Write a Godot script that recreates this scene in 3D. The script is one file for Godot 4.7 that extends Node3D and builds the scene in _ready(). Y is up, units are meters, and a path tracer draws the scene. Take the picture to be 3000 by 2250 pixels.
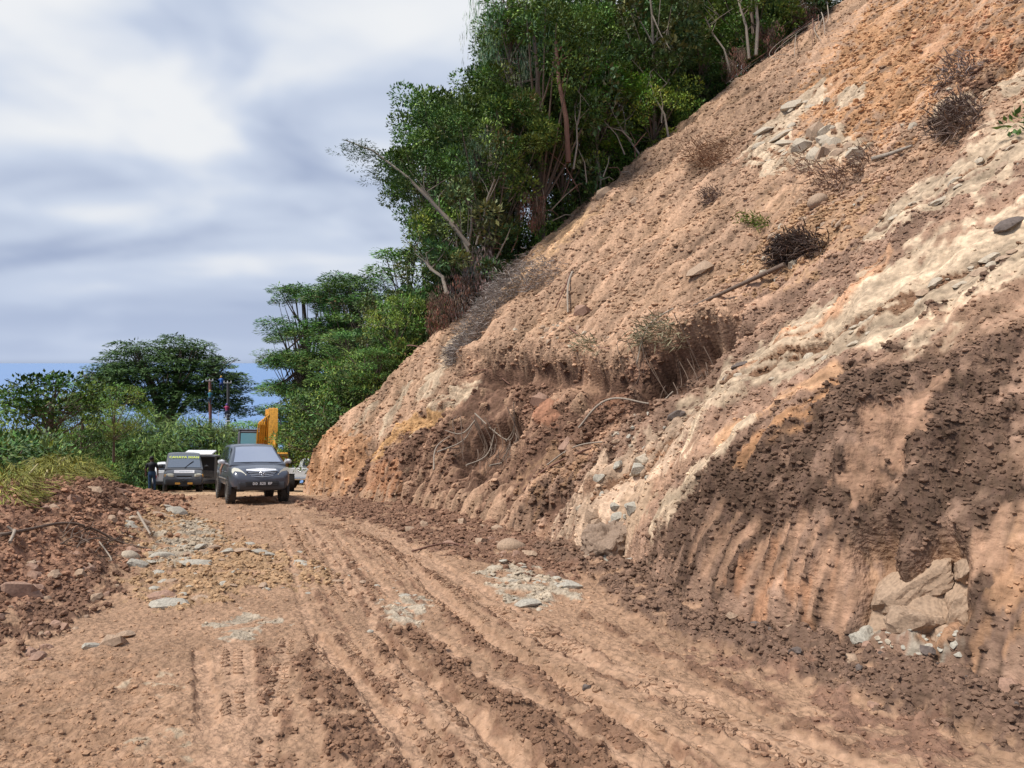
extends Node3D
# A landslide across a mountain road. Metres, y up, the view runs along -z; "d" is depth (= -z).

const F := 2256.0
const EYE := 2.5
const UX := 0.523
const UD := -0.852
const NX := 0.852
const ND := 0.523

var M := {}
var nz := {}
var used := {}
var cam: Camera3D
var slope: Sheet
var road: Sheet

# ------------------------------------------------------------------ the lie of the land
func road_y(d: float) -> float:
	var q := maxf(0.0, d - 22.0)
	var e := minf(q, 14.0)
	return -(0.08 * d + 0.004 * e * e + (q - e) * 0.06)

func toe_c(t: float) -> float:
	var k := [-60.0, 21.4, -29.5, 8.6, -28.0, 8.55, -24.0, 9.0, -19.5, 9.7, -15.0, 9.35, -10.9, 8.6, -6.6, 7.1, -3.7, 7.2, 4.0, 8.0, 20.0, 9.0]
	if t <= -60.0:
		return 21.4 + (-60.0 - t) * 0.42
	for i in range(0, k.size() - 2, 2):
		var a: float = k[i]
		var b: float = k[i + 2]
		if t <= b:
			var w := (t - a) / (b - a)
			w = w * w * (3.0 - 2.0 * w) if i > 0 else w
			return lerpf(k[i + 1], k[i + 3], w)
	return 9.0

func profile(s: float) -> float:
	if s < 0.0:
		return s * 1.1
	return 1.25 * (1.0 - exp(-s / 0.55)) + 0.87 * s - 0.003 * s * s

func slope_base(t: float, s: float) -> Vector3:
	var c := toe_c(t)
	var q := c + s
	var dt := ND * c + UD * t
	return Vector3(NX * q + UX * t, road_y(dt) + profile(s), -(ND * q + UD * t))

func slope_y(x: float, d: float) -> float:
	var t := UX * x + UD * d
	var c := toe_c(t)
	var s := NX * x + ND * d - c
	return road_y(ND * c + UD * t) + profile(s)

func along(k: Array, d: float) -> float:
	# a value that changes from station to station: [d0, v0, d1, v1, ...]
	if d <= k[0]:
		return k[1]
	for i in range(0, k.size() - 2, 2):
		if d <= k[i + 2]:
			return lerpf(k[i + 1], k[i + 3], (d - k[i]) / (k[i + 2] - k[i]))
	return k[k.size() - 1]

func edge_x(d: float) -> float:
	# the road's outer edge, where the valley side begins
	return along([5.0, -9.8, 13.0, -10.2, 22.0, -13.0, 26.0, -15.5, 30.0, -18.5, 34.0, -20.0, 40.0, -19.0, 60.0, -18.0], d)

func berm(x: float, d: float) -> float:
	# the bank of pushed-out spoil along the valley side, then the drop behind it
	var h := along([6.0, 0.0, 9.0, 0.6, 12.0, 1.15, 16.0, 1.25, 21.0, 0.95, 24.0, 0.5, 27.0, 0.0], d)
	var cx := along([6.0, -8.8, 13.0, -9.6, 17.5, -10.7, 21.5, -11.9, 25.0, -13.2, 28.0, -14.4], d)
	var off := x - cx
	var w := (3.3 if off > 0.0 else 2.6)
	var k := clampf(1.0 - absf(off) / w, 0.0, 1.0)
	var y := h * k * k * (3.0 - 2.0 * k)
	var out := edge_x(d) - x
	if out > 0.0:
		y -= 0.6 * out * smoothstep(0.0, 1.5, out)
	return y

func ground_y(x: float, d: float) -> float:
	return road_y(d) + berm(x, d) - 0.0 * x

func surf_y(x: float, d: float) -> float:
	return maxf(ground_y(x, d), slope_y(x, d))

func ray(px: float, py: float) -> Vector3:
	return cam.basis * Vector3((px - 1500.0) / F, -(py - 1125.0) / F, -1.0)

func at_depth(px: float, py: float, d: float) -> Vector3:
	var r := ray(px, py)
	return cam.position + r * (d / -r.z)

func hit(px: float, py: float) -> Vector3:
	var r := ray(px, py)
	r /= -r.z
	var a := 4.0
	var d := 4.0
	while d < 90.0:
		var p := cam.position + r * d
		if p.y < surf_y(p.x, d):
			var lo := a
			var hi := d
			for k in 14:
				var m := (lo + hi) * 0.5
				var q := cam.position + r * m
				if q.y < surf_y(q.x, m):
					hi = m
				else:
					lo = m
			return cam.position + r * hi
		a = d
		d += 0.12
	return cam.position + r * 60.0

func to_ts(p: Vector3) -> Vector2:
	var t := UX * p.x + UD * -p.z
	return Vector2(t, NX * p.x + ND * -p.z - toe_c(t))

func hit_ts(px: float, py: float) -> Vector2:
	# where a pixel's ray meets the cut slope, in slope coordinates
	return to_ts(hit(px, py))

func hit_xd(px: float, py: float) -> Vector2:
	var p := hit(px, py)
	return Vector2(p.x, -p.z)

# pixels of the 2212-wide preview, as pairs, to slope or road coordinates
func ts_list(a: Array) -> PackedVector2Array:
	var o := PackedVector2Array()
	for i in range(0, a.size(), 2):
		o.append(hit_ts(a[i] * 1.3562, a[i + 1] * 1.3562))
	return o

func xd_list(a: Array) -> PackedVector2Array:
	var o := PackedVector2Array()
	for i in range(0, a.size(), 2):
		o.append(hit_xd(a[i] * 1.3562, a[i + 1] * 1.3562))
	return o

func noise(key: String, freq: float, seed_: int, kind := FastNoiseLite.TYPE_SIMPLEX_SMOOTH, oct := 3) -> FastNoiseLite:
	var n := FastNoiseLite.new()
	n.noise_type = kind
	n.seed = seed_
	n.frequency = freq
	n.fractal_type = FastNoiseLite.FRACTAL_FBM if oct > 1 else FastNoiseLite.FRACTAL_NONE
	n.fractal_octaves = oct
	nz[key] = n
	return n

# ------------------------------------------------------------------ a sheet of ground: colour, roughness and relief on a grid
class Sheet:
	var us := PackedFloat32Array()
	var vs := PackedFloat32Array()
	var col := PackedColorArray()
	var rough := PackedFloat32Array()
	var lift := PackedFloat32Array()
	var pos := PackedVector3Array()
	var n1: FastNoiseLite
	var n2: FastNoiseLite

	func setup(u: PackedFloat32Array, v: PackedFloat32Array) -> void:
		us = u
		vs = v
		var n := u.size() * v.size()
		col.resize(n)
		rough.resize(n)
		lift.resize(n)
		pos.resize(n)

	func span(a: PackedFloat32Array, lo: float, hi: float) -> Vector2i:
		return Vector2i(clampi(a.bsearch(lo) - 1, 0, a.size() - 1), clampi(a.bsearch(hi) + 1, 0, a.size()))

	# paint inside a polygon with a ragged edge; share < 1 leaves gaps of what lies beneath
	func poly(pts: PackedVector2Array, c: Color, r: float, up: float, edge := 0.35, share := 1.0, vary := 0.25, patch := 1.3) -> void:
		var lo := pts[0]
		var hi := pts[0]
		for p in pts:
			lo = lo.min(p)
			hi = hi.max(p)
		lo -= Vector2(edge, edge)
		hi += Vector2(edge, edge)
		var iu := span(us, lo.x, hi.x)
		var iv := span(vs, lo.y, hi.y)
		var nu := us.size()
		for j in range(iv.x, iv.y):
			var v := vs[j]
			for i in range(iu.x, iu.y):
				var u := us[i]
				var a := n1.get_noise_2d(u * 2.2, v * 2.2)
				var b := n2.get_noise_2d(u * 2.2, v * 2.2)
				if not Geometry2D.is_point_in_polygon(Vector2(u + a * edge * 1.6, v + b * edge * 1.6), pts):
					continue
				var w := 1.0
				if share < 1.0:
					w = smoothstep(0.08, -0.12, n1.get_noise_2d(u * patch + 31.0, v * patch) + (0.42 - share) * 1.1 + 0.08)
				if w <= 0.01:
					continue
				var k := j * nu + i
				var f := 1.0 + vary * n2.get_noise_2d(u * 3.1 + 7.0, v * 3.1)
				col[k] = col[k].lerp(Color(c.r * f, c.g * f, c.b * f), w)
				rough[k] = lerpf(rough[k], r, w)
				lift[k] += up * w

	# paint along a line; streak > 0 combs the paint along it; tread > 0 presses a lug pattern
	func stroke(pts: PackedVector2Array, w0: float, w1: float, c: Color, r: float, up: float, share := 1.0, streak := 0.0, tread := 0.0, vary := 0.18) -> void:
		var lo := pts[0]
		var hi := pts[0]
		var total := 0.0
		for i in pts.size():
			lo = lo.min(pts[i])
			hi = hi.max(pts[i])
			if i > 0:
				total += pts[i].distance_to(pts[i - 1])
		var pad := maxf(w0, w1) * 1.5
		lo -= Vector2(pad, pad)
		hi += Vector2(pad, pad)
		var iu := span(us, lo.x, hi.x)
		var iv := span(vs, lo.y, hi.y)
		var nu := us.size()
		for j in range(iv.x, iv.y):
			var v := vs[j]
			for i in range(iu.x, iu.y):
				var p := Vector2(us[i], v)
				var best := 1e9
				var side := 0.0
				var along := 0.0
				var run := 0.0
				for q in pts.size() - 1:
					var a := pts[q]
					var ab := pts[q + 1] - a
					var l2 := ab.length()
					var h := clampf((p - a).dot(ab) / (l2 * l2), 0.0, 1.0)
					var off := p - a - ab * h
					var dd := off.length()
					if dd < best:
						best = dd
						along = run + h * l2
						side = signf(ab.cross(off)) * dd
					run += l2
				var width := lerpf(w0, w1, along / total)
				if best > width * 1.5:
					continue
				var e := best / width + 0.55 * n1.get_noise_2d(p.x * 2.6, p.y * 2.6) * (1.0 if tread == 0.0 else 0.25)
				var w := 1.0 - smoothstep(0.72, 1.02, e)
				if w <= 0.01:
					continue
				var wc := w
				if share < 1.0:
					var m := n2.get_noise_2d(along * 0.5, side * 3.0) if streak > 0.0 else n1.get_noise_2d(p.x * 1.6 + 11.0, p.y * 1.6)
					wc *= smoothstep(0.1, -0.14, m + (0.42 - share) * 1.1 + 0.06)
				var k := j * nu + i
				var f := 1.0 + vary * n2.get_noise_2d(p.x * 3.3 + 5.0, p.y * 3.3)
				var dz := up * w
				if streak > 0.0:
					var s := n1.get_noise_2d(along * 0.7, side * 7.0)
					f += s * streak * 1.6
					dz += s * streak * 0.25 * w
				if tread > 0.0:
					var g := fposmod(along / 0.17 + absf(side / width) * 0.9, 1.0)
					var lug := smoothstep(0.0, 0.18, g) * (1.0 - smoothstep(0.45, 0.62, g)) * smoothstep(0.12, 0.3, absf(side / width))
					dz += tread * lug * smoothstep(-0.25, 0.1, n1.get_noise_2d(p.x * 1.4, p.y * 1.4)) * w
				col[k] = col[k].lerp(Color(c.r * f, c.g * f, c.b * f), wc)
				rough[k] = lerpf(rough[k], r, wc)
				lift[k] += dz

	# soften the steps of the relief so that ledges stay walls of earth, not torn sheets
	func soften(passes: int) -> void:
		var nu := us.size()
		var nv := vs.size()
		var tmp := PackedFloat32Array()
		tmp.resize(lift.size())
		for n in passes:
			for j in nv:
				var o := j * nu
				for i in nu:
					tmp[o + i] = (lift[o + maxi(i - 1, 0)] + lift[o + i] + lift[o + mini(i + 1, nu - 1)]) / 3.0
			for j in nv:
				var oa := maxi(j - 1, 0) * nu
				var ob := mini(j + 1, nv - 1) * nu
				var o := j * nu
				for i in nu:
					lift[o + i] = (tmp[oa + i] + tmp[o + i] + tmp[ob + i]) / 3.0

	func point(u: float, v: float) -> Vector3:
		var i := clampi(us.bsearch(u) - 1, 0, us.size() - 2)
		var j := clampi(vs.bsearch(v) - 1, 0, vs.size() - 2)
		var fu := clampf((u - us[i]) / (us[i + 1] - us[i]), 0.0, 1.0)
		var fv := clampf((v - vs[j]) / (vs[j + 1] - vs[j]), 0.0, 1.0)
		var k := j * us.size() + i
		return pos[k].lerp(pos[k + 1], fu).lerp(pos[k + us.size()].lerp(pos[k + us.size() + 1], fu), fv)

	func at(u: float, v: float) -> int:
		return clampi(vs.bsearch(v), 0, vs.size() - 1) * us.size() + clampi(us.bsearch(u), 0, us.size() - 1)

	func normal(u: float, v: float, e := 0.2) -> Vector3:
		var a := point(u + e, v) - point(u - e, v)
		var b := point(u, v + e) - point(u, v - e)
		var n := a.cross(b).normalized()
		return n if n.y > 0.0 else -n

	func mesh() -> ArrayMesh:
		var nu := us.size()
		var nv := vs.size()
		var nor := PackedVector3Array()
		nor.resize(pos.size())
		var flip := (pos[1] - pos[0]).cross(pos[nu] - pos[0]).y < 0.0
		for j in nv:
			var ja := maxi(j - 1, 0) * nu
			var jb := mini(j + 1, nv - 1) * nu
			for i in nu:
				var a := pos[j * nu + mini(i + 1, nu - 1)] - pos[j * nu + maxi(i - 1, 0)]
				var b := pos[jb + i] - pos[ja + i]
				var n := a.cross(b)
				nor[j * nu + i] = (-n if flip else n).normalized()
		var idx := PackedInt32Array()
		idx.resize((nu - 1) * (nv - 1) * 6)
		var w := 0
		for j in nv - 1:
			for i in nu - 1:
				var k := j * nu + i
				if flip:
					idx[w] = k; idx[w + 1] = k + 1; idx[w + 2] = k + nu
					idx[w + 3] = k + 1; idx[w + 4] = k + nu + 1; idx[w + 5] = k + nu
				else:
					idx[w] = k; idx[w + 1] = k + nu; idx[w + 2] = k + 1
					idx[w + 3] = k + 1; idx[w + 4] = k + nu; idx[w + 5] = k + nu + 1
				w += 6
		idx.resize(w)
		var arr := []
		arr.resize(Mesh.ARRAY_MAX)
		arr[Mesh.ARRAY_VERTEX] = pos
		arr[Mesh.ARRAY_NORMAL] = nor
		arr[Mesh.ARRAY_COLOR] = col
		arr[Mesh.ARRAY_INDEX] = idx
		var m := ArrayMesh.new()
		m.add_surface_from_arrays(Mesh.PRIMITIVE_TRIANGLES, arr)
		return m

# ------------------------------------------------------------------ naming and tagging
func numbered(called: String) -> String:
	var n: int = used.get(called, 0)
	used[called] = n + 1
	return called if n == 0 else "%s_%03d" % [called, n]

func tag(o: Node, label: String, category: String, group := "", kind := "") -> Node:
	if label != "":
		o.set_meta("label", label)
	if category != "":
		o.set_meta("category", category)
	if group != "":
		o.set_meta("group", group)
	if kind != "":
		o.set_meta("kind", kind)
	return o

func thing(called: String, label: String, category: String, where := Vector3.ZERO, turn := 0.0, group := "") -> Node3D:
	var o := Node3D.new()
	o.name = numbered(called)
	add_child(o)
	o.position = where
	o.rotation.y = turn
	tag(o, label, category, group)
	return o

func put(mesh: Mesh, called: String, m: Material, parent: Node = null) -> MeshInstance3D:
	var o := MeshInstance3D.new()
	o.mesh = mesh
	o.material_override = m
	if parent == null:
		o.name = numbered(called)
		add_child(o)
	else:
		o.name = called
		parent.add_child(o, true)
	return o

# ------------------------------------------------------------------ materials
func mat(color: Color, rough := 0.8, metal := 0.0) -> StandardMaterial3D:
	var m := StandardMaterial3D.new()
	m.albedo_color = color.linear_to_srgb()
	m.roughness = rough
	m.metallic = metal
	return m

func noise_tex(freq: float, seed_: int, lo: float, hi: float, kind := FastNoiseLite.TYPE_SIMPLEX_SMOOTH, oct := 5, size := 512) -> ImageTexture:
	var n := FastNoiseLite.new()
	n.noise_type = kind
	n.seed = seed_
	n.frequency = freq
	n.fractal_octaves = oct
	if kind == FastNoiseLite.TYPE_CELLULAR:
		n.cellular_return_type = FastNoiseLite.RETURN_DISTANCE
	var im := n.get_seamless_image(size, size)
	im.convert(Image.FORMAT_RGB8)
	var data := im.get_data()
	for i in data.size():
		data[i] = int(clampf(lerpf(lo, hi, data[i] / 255.0), 0.0, 1.0) * 255.0)
	im = Image.create_from_data(size, size, false, Image.FORMAT_RGB8, data)
	return ImageTexture.create_from_image(im)

func earth_mat(tex: Texture2D, relief: Texture2D, scale: float, depth: float, rough := 0.95) -> StandardMaterial3D:
	var m := StandardMaterial3D.new()
	m.vertex_color_use_as_albedo = true
	m.albedo_texture = tex
	m.roughness = rough
	m.metallic_specular = 0.25
	m.uv1_triplanar = true
	m.uv1_world_triplanar = true
	m.uv1_scale = Vector3(scale, scale, scale)
	if relief:
		m.heightmap_enabled = true
		m.heightmap_texture = relief
		m.heightmap_scale = depth
	return m

func _ready() -> void:
	sky_and_camera()
	noises_and_materials()
	build_slope()
	build_road()
	far_land()
	plant_kinds()
	build_forest()
	build_left()
	car_mats()
	build_people()
	build_people_carrier()
	build_van()
	build_other_cars()
	build_excavator()
	build_stones()
	build_sticks()

func sky_and_camera() -> void:
	cam = Camera3D.new()
	cam.name = "camera"
	cam.fov = rad_to_deg(2.0 * atan(1125.0 / F))
	cam.near = 0.1
	cam.far = 90000.0
	cam.position = Vector3(0, EYE, 0)
	cam.rotation.x = -atan(65.0 / F)
	add_child(cam)
	cam.current = true
	var sun := DirectionalLight3D.new()
	sun.name = "sun"
	sun.light_energy = 0.48
	sun.light_angular_distance = 16.0
	sun.light_color = Color(1.0, 0.975, 0.94)
	sun.shadow_enabled = true
	add_child(sun)
	sun.look_at_from_position(Vector3(-6.0, 10.5, 2.6), Vector3.ZERO)
	var env := Environment.new()
	env.background_mode = Environment.BG_SKY
	var sky := Sky.new()
	var pan := PanoramaSkyMaterial.new()
	pan.panorama = sky_image()
	pan.energy_multiplier = 0.262
	sky.sky_material = pan
	env.sky = sky
	env.background_energy_multiplier = 1.0
	env.tonemap_mode = Environment.TONE_MAPPER_LINEAR
	env.tonemap_exposure = 3.5
	env.sdfgi_enabled = true
	env.ssao_enabled = true
	env.ssil_enabled = true
	var we := WorldEnvironment.new()
	we.name = "daylight"
	we.environment = env
	add_child(we)

func sky_image() -> ImageTexture:
	var w := 1280
	var h := 640
	var im := Image.create(w, h, false, Image.FORMAT_RGBF)
	var a := noise("sky_a", 0.55, 5, FastNoiseLite.TYPE_SIMPLEX_SMOOTH, 5)
	var b := noise("sky_b", 0.30, 19, FastNoiseLite.TYPE_SIMPLEX_SMOOTH, 3)
	var low := Color(0.56, 0.65, 0.84)
	im.fill(Color(0.42, 0.50, 0.66))
	for y in h / 2 + 2:
		var el := (0.5 - (y + 0.5) / h) * PI
		var sy := maxf(sin(el), 0.0)
		for x in w:
			var az := ((x + 0.5) / w - 0.5) * TAU
			# a cloud layer seen from below, flattened towards the horizon
			var r := cos(el) / (sy + 0.16)
			var p := Vector3(sin(az) * r, cos(az) * r, 0.0)
			var warp := b.get_noise_2d(p.x * 1.3 + 40.0, p.y * 1.3) * 0.9
			var n := a.get_noise_3d(p.x * 0.62 + warp, p.y * 1.05 + warp * 0.5, 3.0)
			var m := b.get_noise_2d(p.x * 0.8 - 9.0, p.y * 1.4 + 3.0)
			var fine := a.get_noise_3d(p.x * 2.1 + warp * 2.0, p.y * 3.6, 17.0)
			var g := clampf(0.5 + n * 0.85 + m * 0.45 + fine * 0.34, 0.0, 1.1)
			var c := Color(0.38, 0.46, 0.65).lerp(Color(0.66, 0.74, 0.89), smoothstep(0.1, 0.75, g))
			c = c.lerp(Color(0.94, 0.96, 0.99), smoothstep(0.62, 1.05, g + 0.12 * smoothstep(0.15, 0.5, sy)))
			c = c.lerp(low.lerp(c, 0.25), 1.0 - smoothstep(0.0, 0.16, sy))
			im.set_pixel(x, y, c)
	return ImageTexture.create_from_image(im)

func noises_and_materials() -> void:
	noise("edge1", 1.0, 11, FastNoiseLite.TYPE_SIMPLEX_SMOOTH, 3)
	noise("edge2", 1.0, 23, FastNoiseLite.TYPE_SIMPLEX_SMOOTH, 3)
	noise("big", 0.28, 31, FastNoiseLite.TYPE_SIMPLEX_SMOOTH, 3)
	noise("mid", 1.3, 41, FastNoiseLite.TYPE_SIMPLEX_SMOOTH, 4)
	noise("fine", 7.0, 51, FastNoiseLite.TYPE_SIMPLEX_SMOOTH, 2)
	noise("streak", 1.0, 81, FastNoiseLite.TYPE_SIMPLEX_SMOOTH, 4)
	var cl := noise("clod", 4.2, 61, FastNoiseLite.TYPE_CELLULAR, 1)
	cl.cellular_return_type = FastNoiseLite.RETURN_DISTANCE
	cl.cellular_jitter = 1.0
	var cl2 := noise("crumb", 10.0, 71, FastNoiseLite.TYPE_CELLULAR, 1)
	cl2.cellular_return_type = FastNoiseLite.RETURN_DISTANCE
	var tex := noise_tex(0.02, 3, 0.70, 1.15, FastNoiseLite.TYPE_SIMPLEX_SMOOTH, 6)
	var rel := noise_tex(0.03, 9, 0.0, 1.0, FastNoiseLite.TYPE_SIMPLEX_SMOOTH, 6)
	M.grain = tex
	M.earth = earth_mat(tex, rel, 0.8, 3.0)
	M.mud = earth_mat(tex, rel, 1.0, 2.2, 0.9)

# ------------------------------------------------------------------ the valley side and the sea far below
func far_land() -> void:
	var h := Sheet.new()
	var u := PackedFloat32Array()
	var v := PackedFloat32Array()
	var x := -420.0
	while x < 60.0:
		u.append(x)
		x += 1.0 if x > -45.0 else 9.0
	var d := -40.0
	while d < 900.0:
		v.append(d)
		d += 1.0 if d < 80.0 else 12.0
	h.setup(u, v)
	for j in v.size():
		for i in u.size():
			var k := j * u.size() + i
			var dd := v[j]
			var y := road_y(maxf(dd, 0.0)) - 0.6
			var out := edge_x(dd) - 1.0 - u[i]
			if out > 0.0:
				y -= 0.62 * out
			if dd > 55.0:
				y = minf(y, road_y(55.0) - 0.6 - 0.55 * (dd - 55.0)) if u[i] < 0.0 else y
			y = maxf(y, -155.0)
			y += nz.big.get_noise_2d(u[i] * 0.25, dd * 0.25) * minf(1.2, maxf(0.0, out) * 0.1)
			h.pos[k] = Vector3(u[i], y, -dd)
			h.col[k] = Color(0.055, 0.075, 0.025).lerp(Color(0.11, 0.085, 0.04), clampf(nz.mid.get_noise_2d(u[i] * 0.4, dd * 0.4) + 0.4, 0, 1))
	tag(put(h.mesh(), "valley_side", M.earth), "", "", "", "structure")
	var b := B.new()
	var y := -150.0
	b.quad(Vector3(-70000, y, 3000), Vector3(70000, y, 3000), Vector3(70000, y, -80000), Vector3(-70000, y, -80000))
	var w := mat(Color(0.10, 0.21, 0.42), 0.35)
	w.metallic_specular = 0.4
	tag(put(b.mesh(0.0), "sea", w), "", "", "", "structure")

# ------------------------------------------------------------------ the cut slope
const TAN := Color(0.370, 0.240, 0.160)
const PALE := Color(0.500, 0.380, 0.264)
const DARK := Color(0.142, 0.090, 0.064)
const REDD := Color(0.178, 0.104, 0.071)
const PINK := Color(0.479, 0.279, 0.168)
const OCHRE := Color(0.376, 0.240, 0.152)
const GREY := Color(0.367, 0.304, 0.229)

func build_slope() -> void:
	slope = Sheet.new()
	slope.n1 = nz.edge1
	slope.n2 = nz.edge2
	var u := PackedFloat32Array()
	var t := -31.0
	while t < 2.5:
		u.append(t)
		t += 0.058 if t < -24.0 else (0.048 if t < -14.0 else 0.036)
	var v := PackedFloat32Array()
	var s := -0.5
	while s < 37.0:
		v.append(s)
		s += 0.031 + 0.0021 * maxf(s, 0.0)
	slope.setup(u, v)
	var nu := u.size()
	for j in v.size():
		for i in nu:
			var k := j * nu + i
			var a: float = nz.big.get_noise_2d(u[i], v[j])
			var b: float = nz.mid.get_noise_2d(u[i] * 0.7, v[j] * 0.5)
			var c := TAN.lerp(OCHRE, clampf(a * 1.6 + 0.2, 0.0, 1.0)) * (1.0 + 0.25 * b)
			slope.col[k] = c
			# low on the near face the soil is a duller pinkish brown
			slope.col[k] = c.lerp(Color(0.285, 0.182, 0.128) * (1.0 + 0.25 * b), smoothstep(-18.0, -13.0, u[i] - 0.5 * v[j]) * (1.0 - smoothstep(5.0, 9.0, v[j])))
			slope.rough[k] = 0.55
	var P := slope
	# the slope's beds and slips, from the top down
	P.poly(ts_list([1890, 0, 2212, 0, 2212, 120, 2050, 240, 1850, 300, 1700, 250]), Color(0.439, 0.248, 0.132), 0.65, 0.0, 1.5, 0.8)
	P.poly(ts_list([1960, 60, 2100, 10, 2212, 60, 2212, 150, 2080, 180, 1980, 130]), Color(0.388, 0.211, 0.120), 0.7, -0.15, 0.5, 0.6)
	P.poly(ts_list([2060, 160, 2160, 130, 2130, 200, 2080, 230, 2040, 220]), Color(0.245, 0.144, 0.096), 1.0, -0.1, 0.4, 0.7)
	P.poly(ts_list([1602, 335, 1690, 250, 1790, 176, 1785, 205, 1725, 268, 1700, 300, 1695, 345, 1690, 388, 1655, 385, 1610, 350]), PALE, 0.2, 0.12, 0.2)
	P.poly(ts_list([1700, 335, 1745, 290, 1800, 275, 1862, 300, 1850, 345, 1800, 352, 1770, 372, 1730, 375]), PALE * 0.95, 0.22, 0.12, 0.2)
	P.poly(ts_list([1800, 215, 1850, 190, 1880, 200, 1860, 225, 1815, 240]), PALE * 0.95, 0.2, 0.1, 0.2)
	P.stroke(ts_list([1905, 480, 2000, 425, 2100, 370, 2212, 290]), 0.6, 1.3, PALE, 0.06, 0.0, 0.9, 0.25)
	P.stroke(ts_list([2060, 235, 2130, 205, 2225, 150]), 0.5, 1.0, PALE, 0.1, 0.0, 0.85, 0.25)
	P.stroke(ts_list([1490, 905, 1560, 835, 1700, 735, 1850, 655, 2030, 600]), 0.7, 1.2, PALE * 1.02, 0.05, 0.0, 0.9, 0.25)
	P.stroke(ts_list([1700, 770, 1880, 665, 2040, 590, 2212, 520]), 0.5, 1.1, PALE * 1.05, 0.05, 0.0, 0.85, 0.25)
	P.stroke(ts_list([1620, 800, 1760, 690, 1900, 560]), 0.25, 0.25, PINK, 0.3, 0.0, 0.7, 0.3)
	P.stroke(ts_list([1990, 730, 2090, 660, 2212, 580]), 0.3, 0.5, PALE * 0.95, 0.3, 0.0, 0.7, 0.3)
	# grey rubble bed on the upper middle
	P.poly(ts_list([1560, 590, 1660, 500, 1800, 430, 1900, 400, 1890, 480, 1780, 560, 1650, 620]), Color(0.337, 0.211, 0.124), 0.7, 0.0, 0.5, 0.75)
	P.poly(ts_list([1640, 420, 1720, 400, 1740, 450, 1680, 510, 1640, 480]), OCHRE, 0.3, -0.1, 0.4, 0.8)
	# crumbly lip of the middle slip, darker bench under it
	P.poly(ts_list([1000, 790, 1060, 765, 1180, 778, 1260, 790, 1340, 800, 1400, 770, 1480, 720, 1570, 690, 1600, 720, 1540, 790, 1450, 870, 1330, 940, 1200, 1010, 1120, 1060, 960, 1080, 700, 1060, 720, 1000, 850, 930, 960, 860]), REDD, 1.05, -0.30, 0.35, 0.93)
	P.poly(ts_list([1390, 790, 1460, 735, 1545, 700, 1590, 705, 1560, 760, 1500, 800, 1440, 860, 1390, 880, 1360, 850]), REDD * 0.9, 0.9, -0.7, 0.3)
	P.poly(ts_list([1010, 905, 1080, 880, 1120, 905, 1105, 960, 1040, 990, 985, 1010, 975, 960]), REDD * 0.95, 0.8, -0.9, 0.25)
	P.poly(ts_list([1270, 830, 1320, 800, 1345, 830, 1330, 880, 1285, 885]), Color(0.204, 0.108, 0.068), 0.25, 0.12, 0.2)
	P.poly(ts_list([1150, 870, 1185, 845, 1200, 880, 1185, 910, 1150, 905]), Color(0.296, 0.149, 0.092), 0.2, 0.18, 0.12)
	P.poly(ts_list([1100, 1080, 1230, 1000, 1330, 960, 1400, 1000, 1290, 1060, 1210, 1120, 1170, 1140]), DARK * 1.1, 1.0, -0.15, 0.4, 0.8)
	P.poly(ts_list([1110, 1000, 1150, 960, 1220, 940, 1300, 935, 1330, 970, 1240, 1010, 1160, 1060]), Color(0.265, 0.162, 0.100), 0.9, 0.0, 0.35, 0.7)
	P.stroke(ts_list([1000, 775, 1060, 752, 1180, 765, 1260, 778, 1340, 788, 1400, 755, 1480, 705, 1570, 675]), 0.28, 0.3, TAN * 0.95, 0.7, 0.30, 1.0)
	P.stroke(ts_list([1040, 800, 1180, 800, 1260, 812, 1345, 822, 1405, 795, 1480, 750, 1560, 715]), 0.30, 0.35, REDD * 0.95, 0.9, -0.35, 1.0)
	# left flank: pale slips and ochre runs
	P.stroke(ts_list([985, 745, 1060, 660, 1130, 600, 1230, 500]), 0.7, 1.3, Color(0.510, 0.324, 0.188), 0.2, 0.1, 0.85, 0.25)
	P.stroke(ts_list([925, 850, 960, 800, 985, 745]), 0.5, 0.5, PALE * 0.92, 0.15, 0.05, 0.95, 0.2)
	P.stroke(ts_list([895, 925, 935, 870, 990, 830]), 0.2, 0.5, PALE * 0.9, 0.2, 0.05, 0.8, 0.3)
	P.stroke(ts_list([820, 935, 850, 880, 870, 840]), 0.2, 0.35, PALE * 0.85, 0.2, 0.05, 0.9, 0.2)
	P.stroke(ts_list([795, 975, 860, 925, 930, 890]), 0.3, 0.4, Color(0.428, 0.252, 0.120), 0.25, 0.0, 0.9, 0.2)
	P.stroke(ts_list([745, 960, 770, 920, 800, 880]), 0.2, 0.3, PALE * 0.8, 0.3, 0.05, 0.8, 0.2)
	P.poly(ts_list([665, 1050, 690, 980, 700, 950, 740, 930, 790, 950, 780, 1000, 740, 1055]), Color(0.408, 0.230, 0.128), 0.55, 0.10, 0.25)
	P.poly(ts_list([770, 1060, 800, 1000, 850, 990, 870, 1040, 850, 1070]), Color(0.337, 0.176, 0.100), 0.6, 0.05, 0.25, 0.8)
	# the great dark crumbly apron at the right
	P.poly(ts_list([2212, 600, 2100, 660, 1990, 720, 1850, 790, 1780, 850, 1660, 930, 1560, 1000, 1480, 1060, 1400, 1150, 1390, 1240, 1500, 1300, 1700, 1360, 1900, 1420, 2212, 1500]), DARK, 1.15, 0.05, 0.5, 0.80, 0.4)
	P.stroke(ts_list([1560, 960, 1640, 900, 1720, 850, 1790, 815]), 0.25, 0.2, Color(0.439, 0.261, 0.152), 0.2, 0.0, 0.9, 0.25)
	P.stroke(ts_list([1610, 1010, 1700, 930, 1790, 870]), 0.16, 0.22, Color(0.408, 0.225, 0.120), 0.3, -0.03, 0.8, 0.25)
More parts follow.
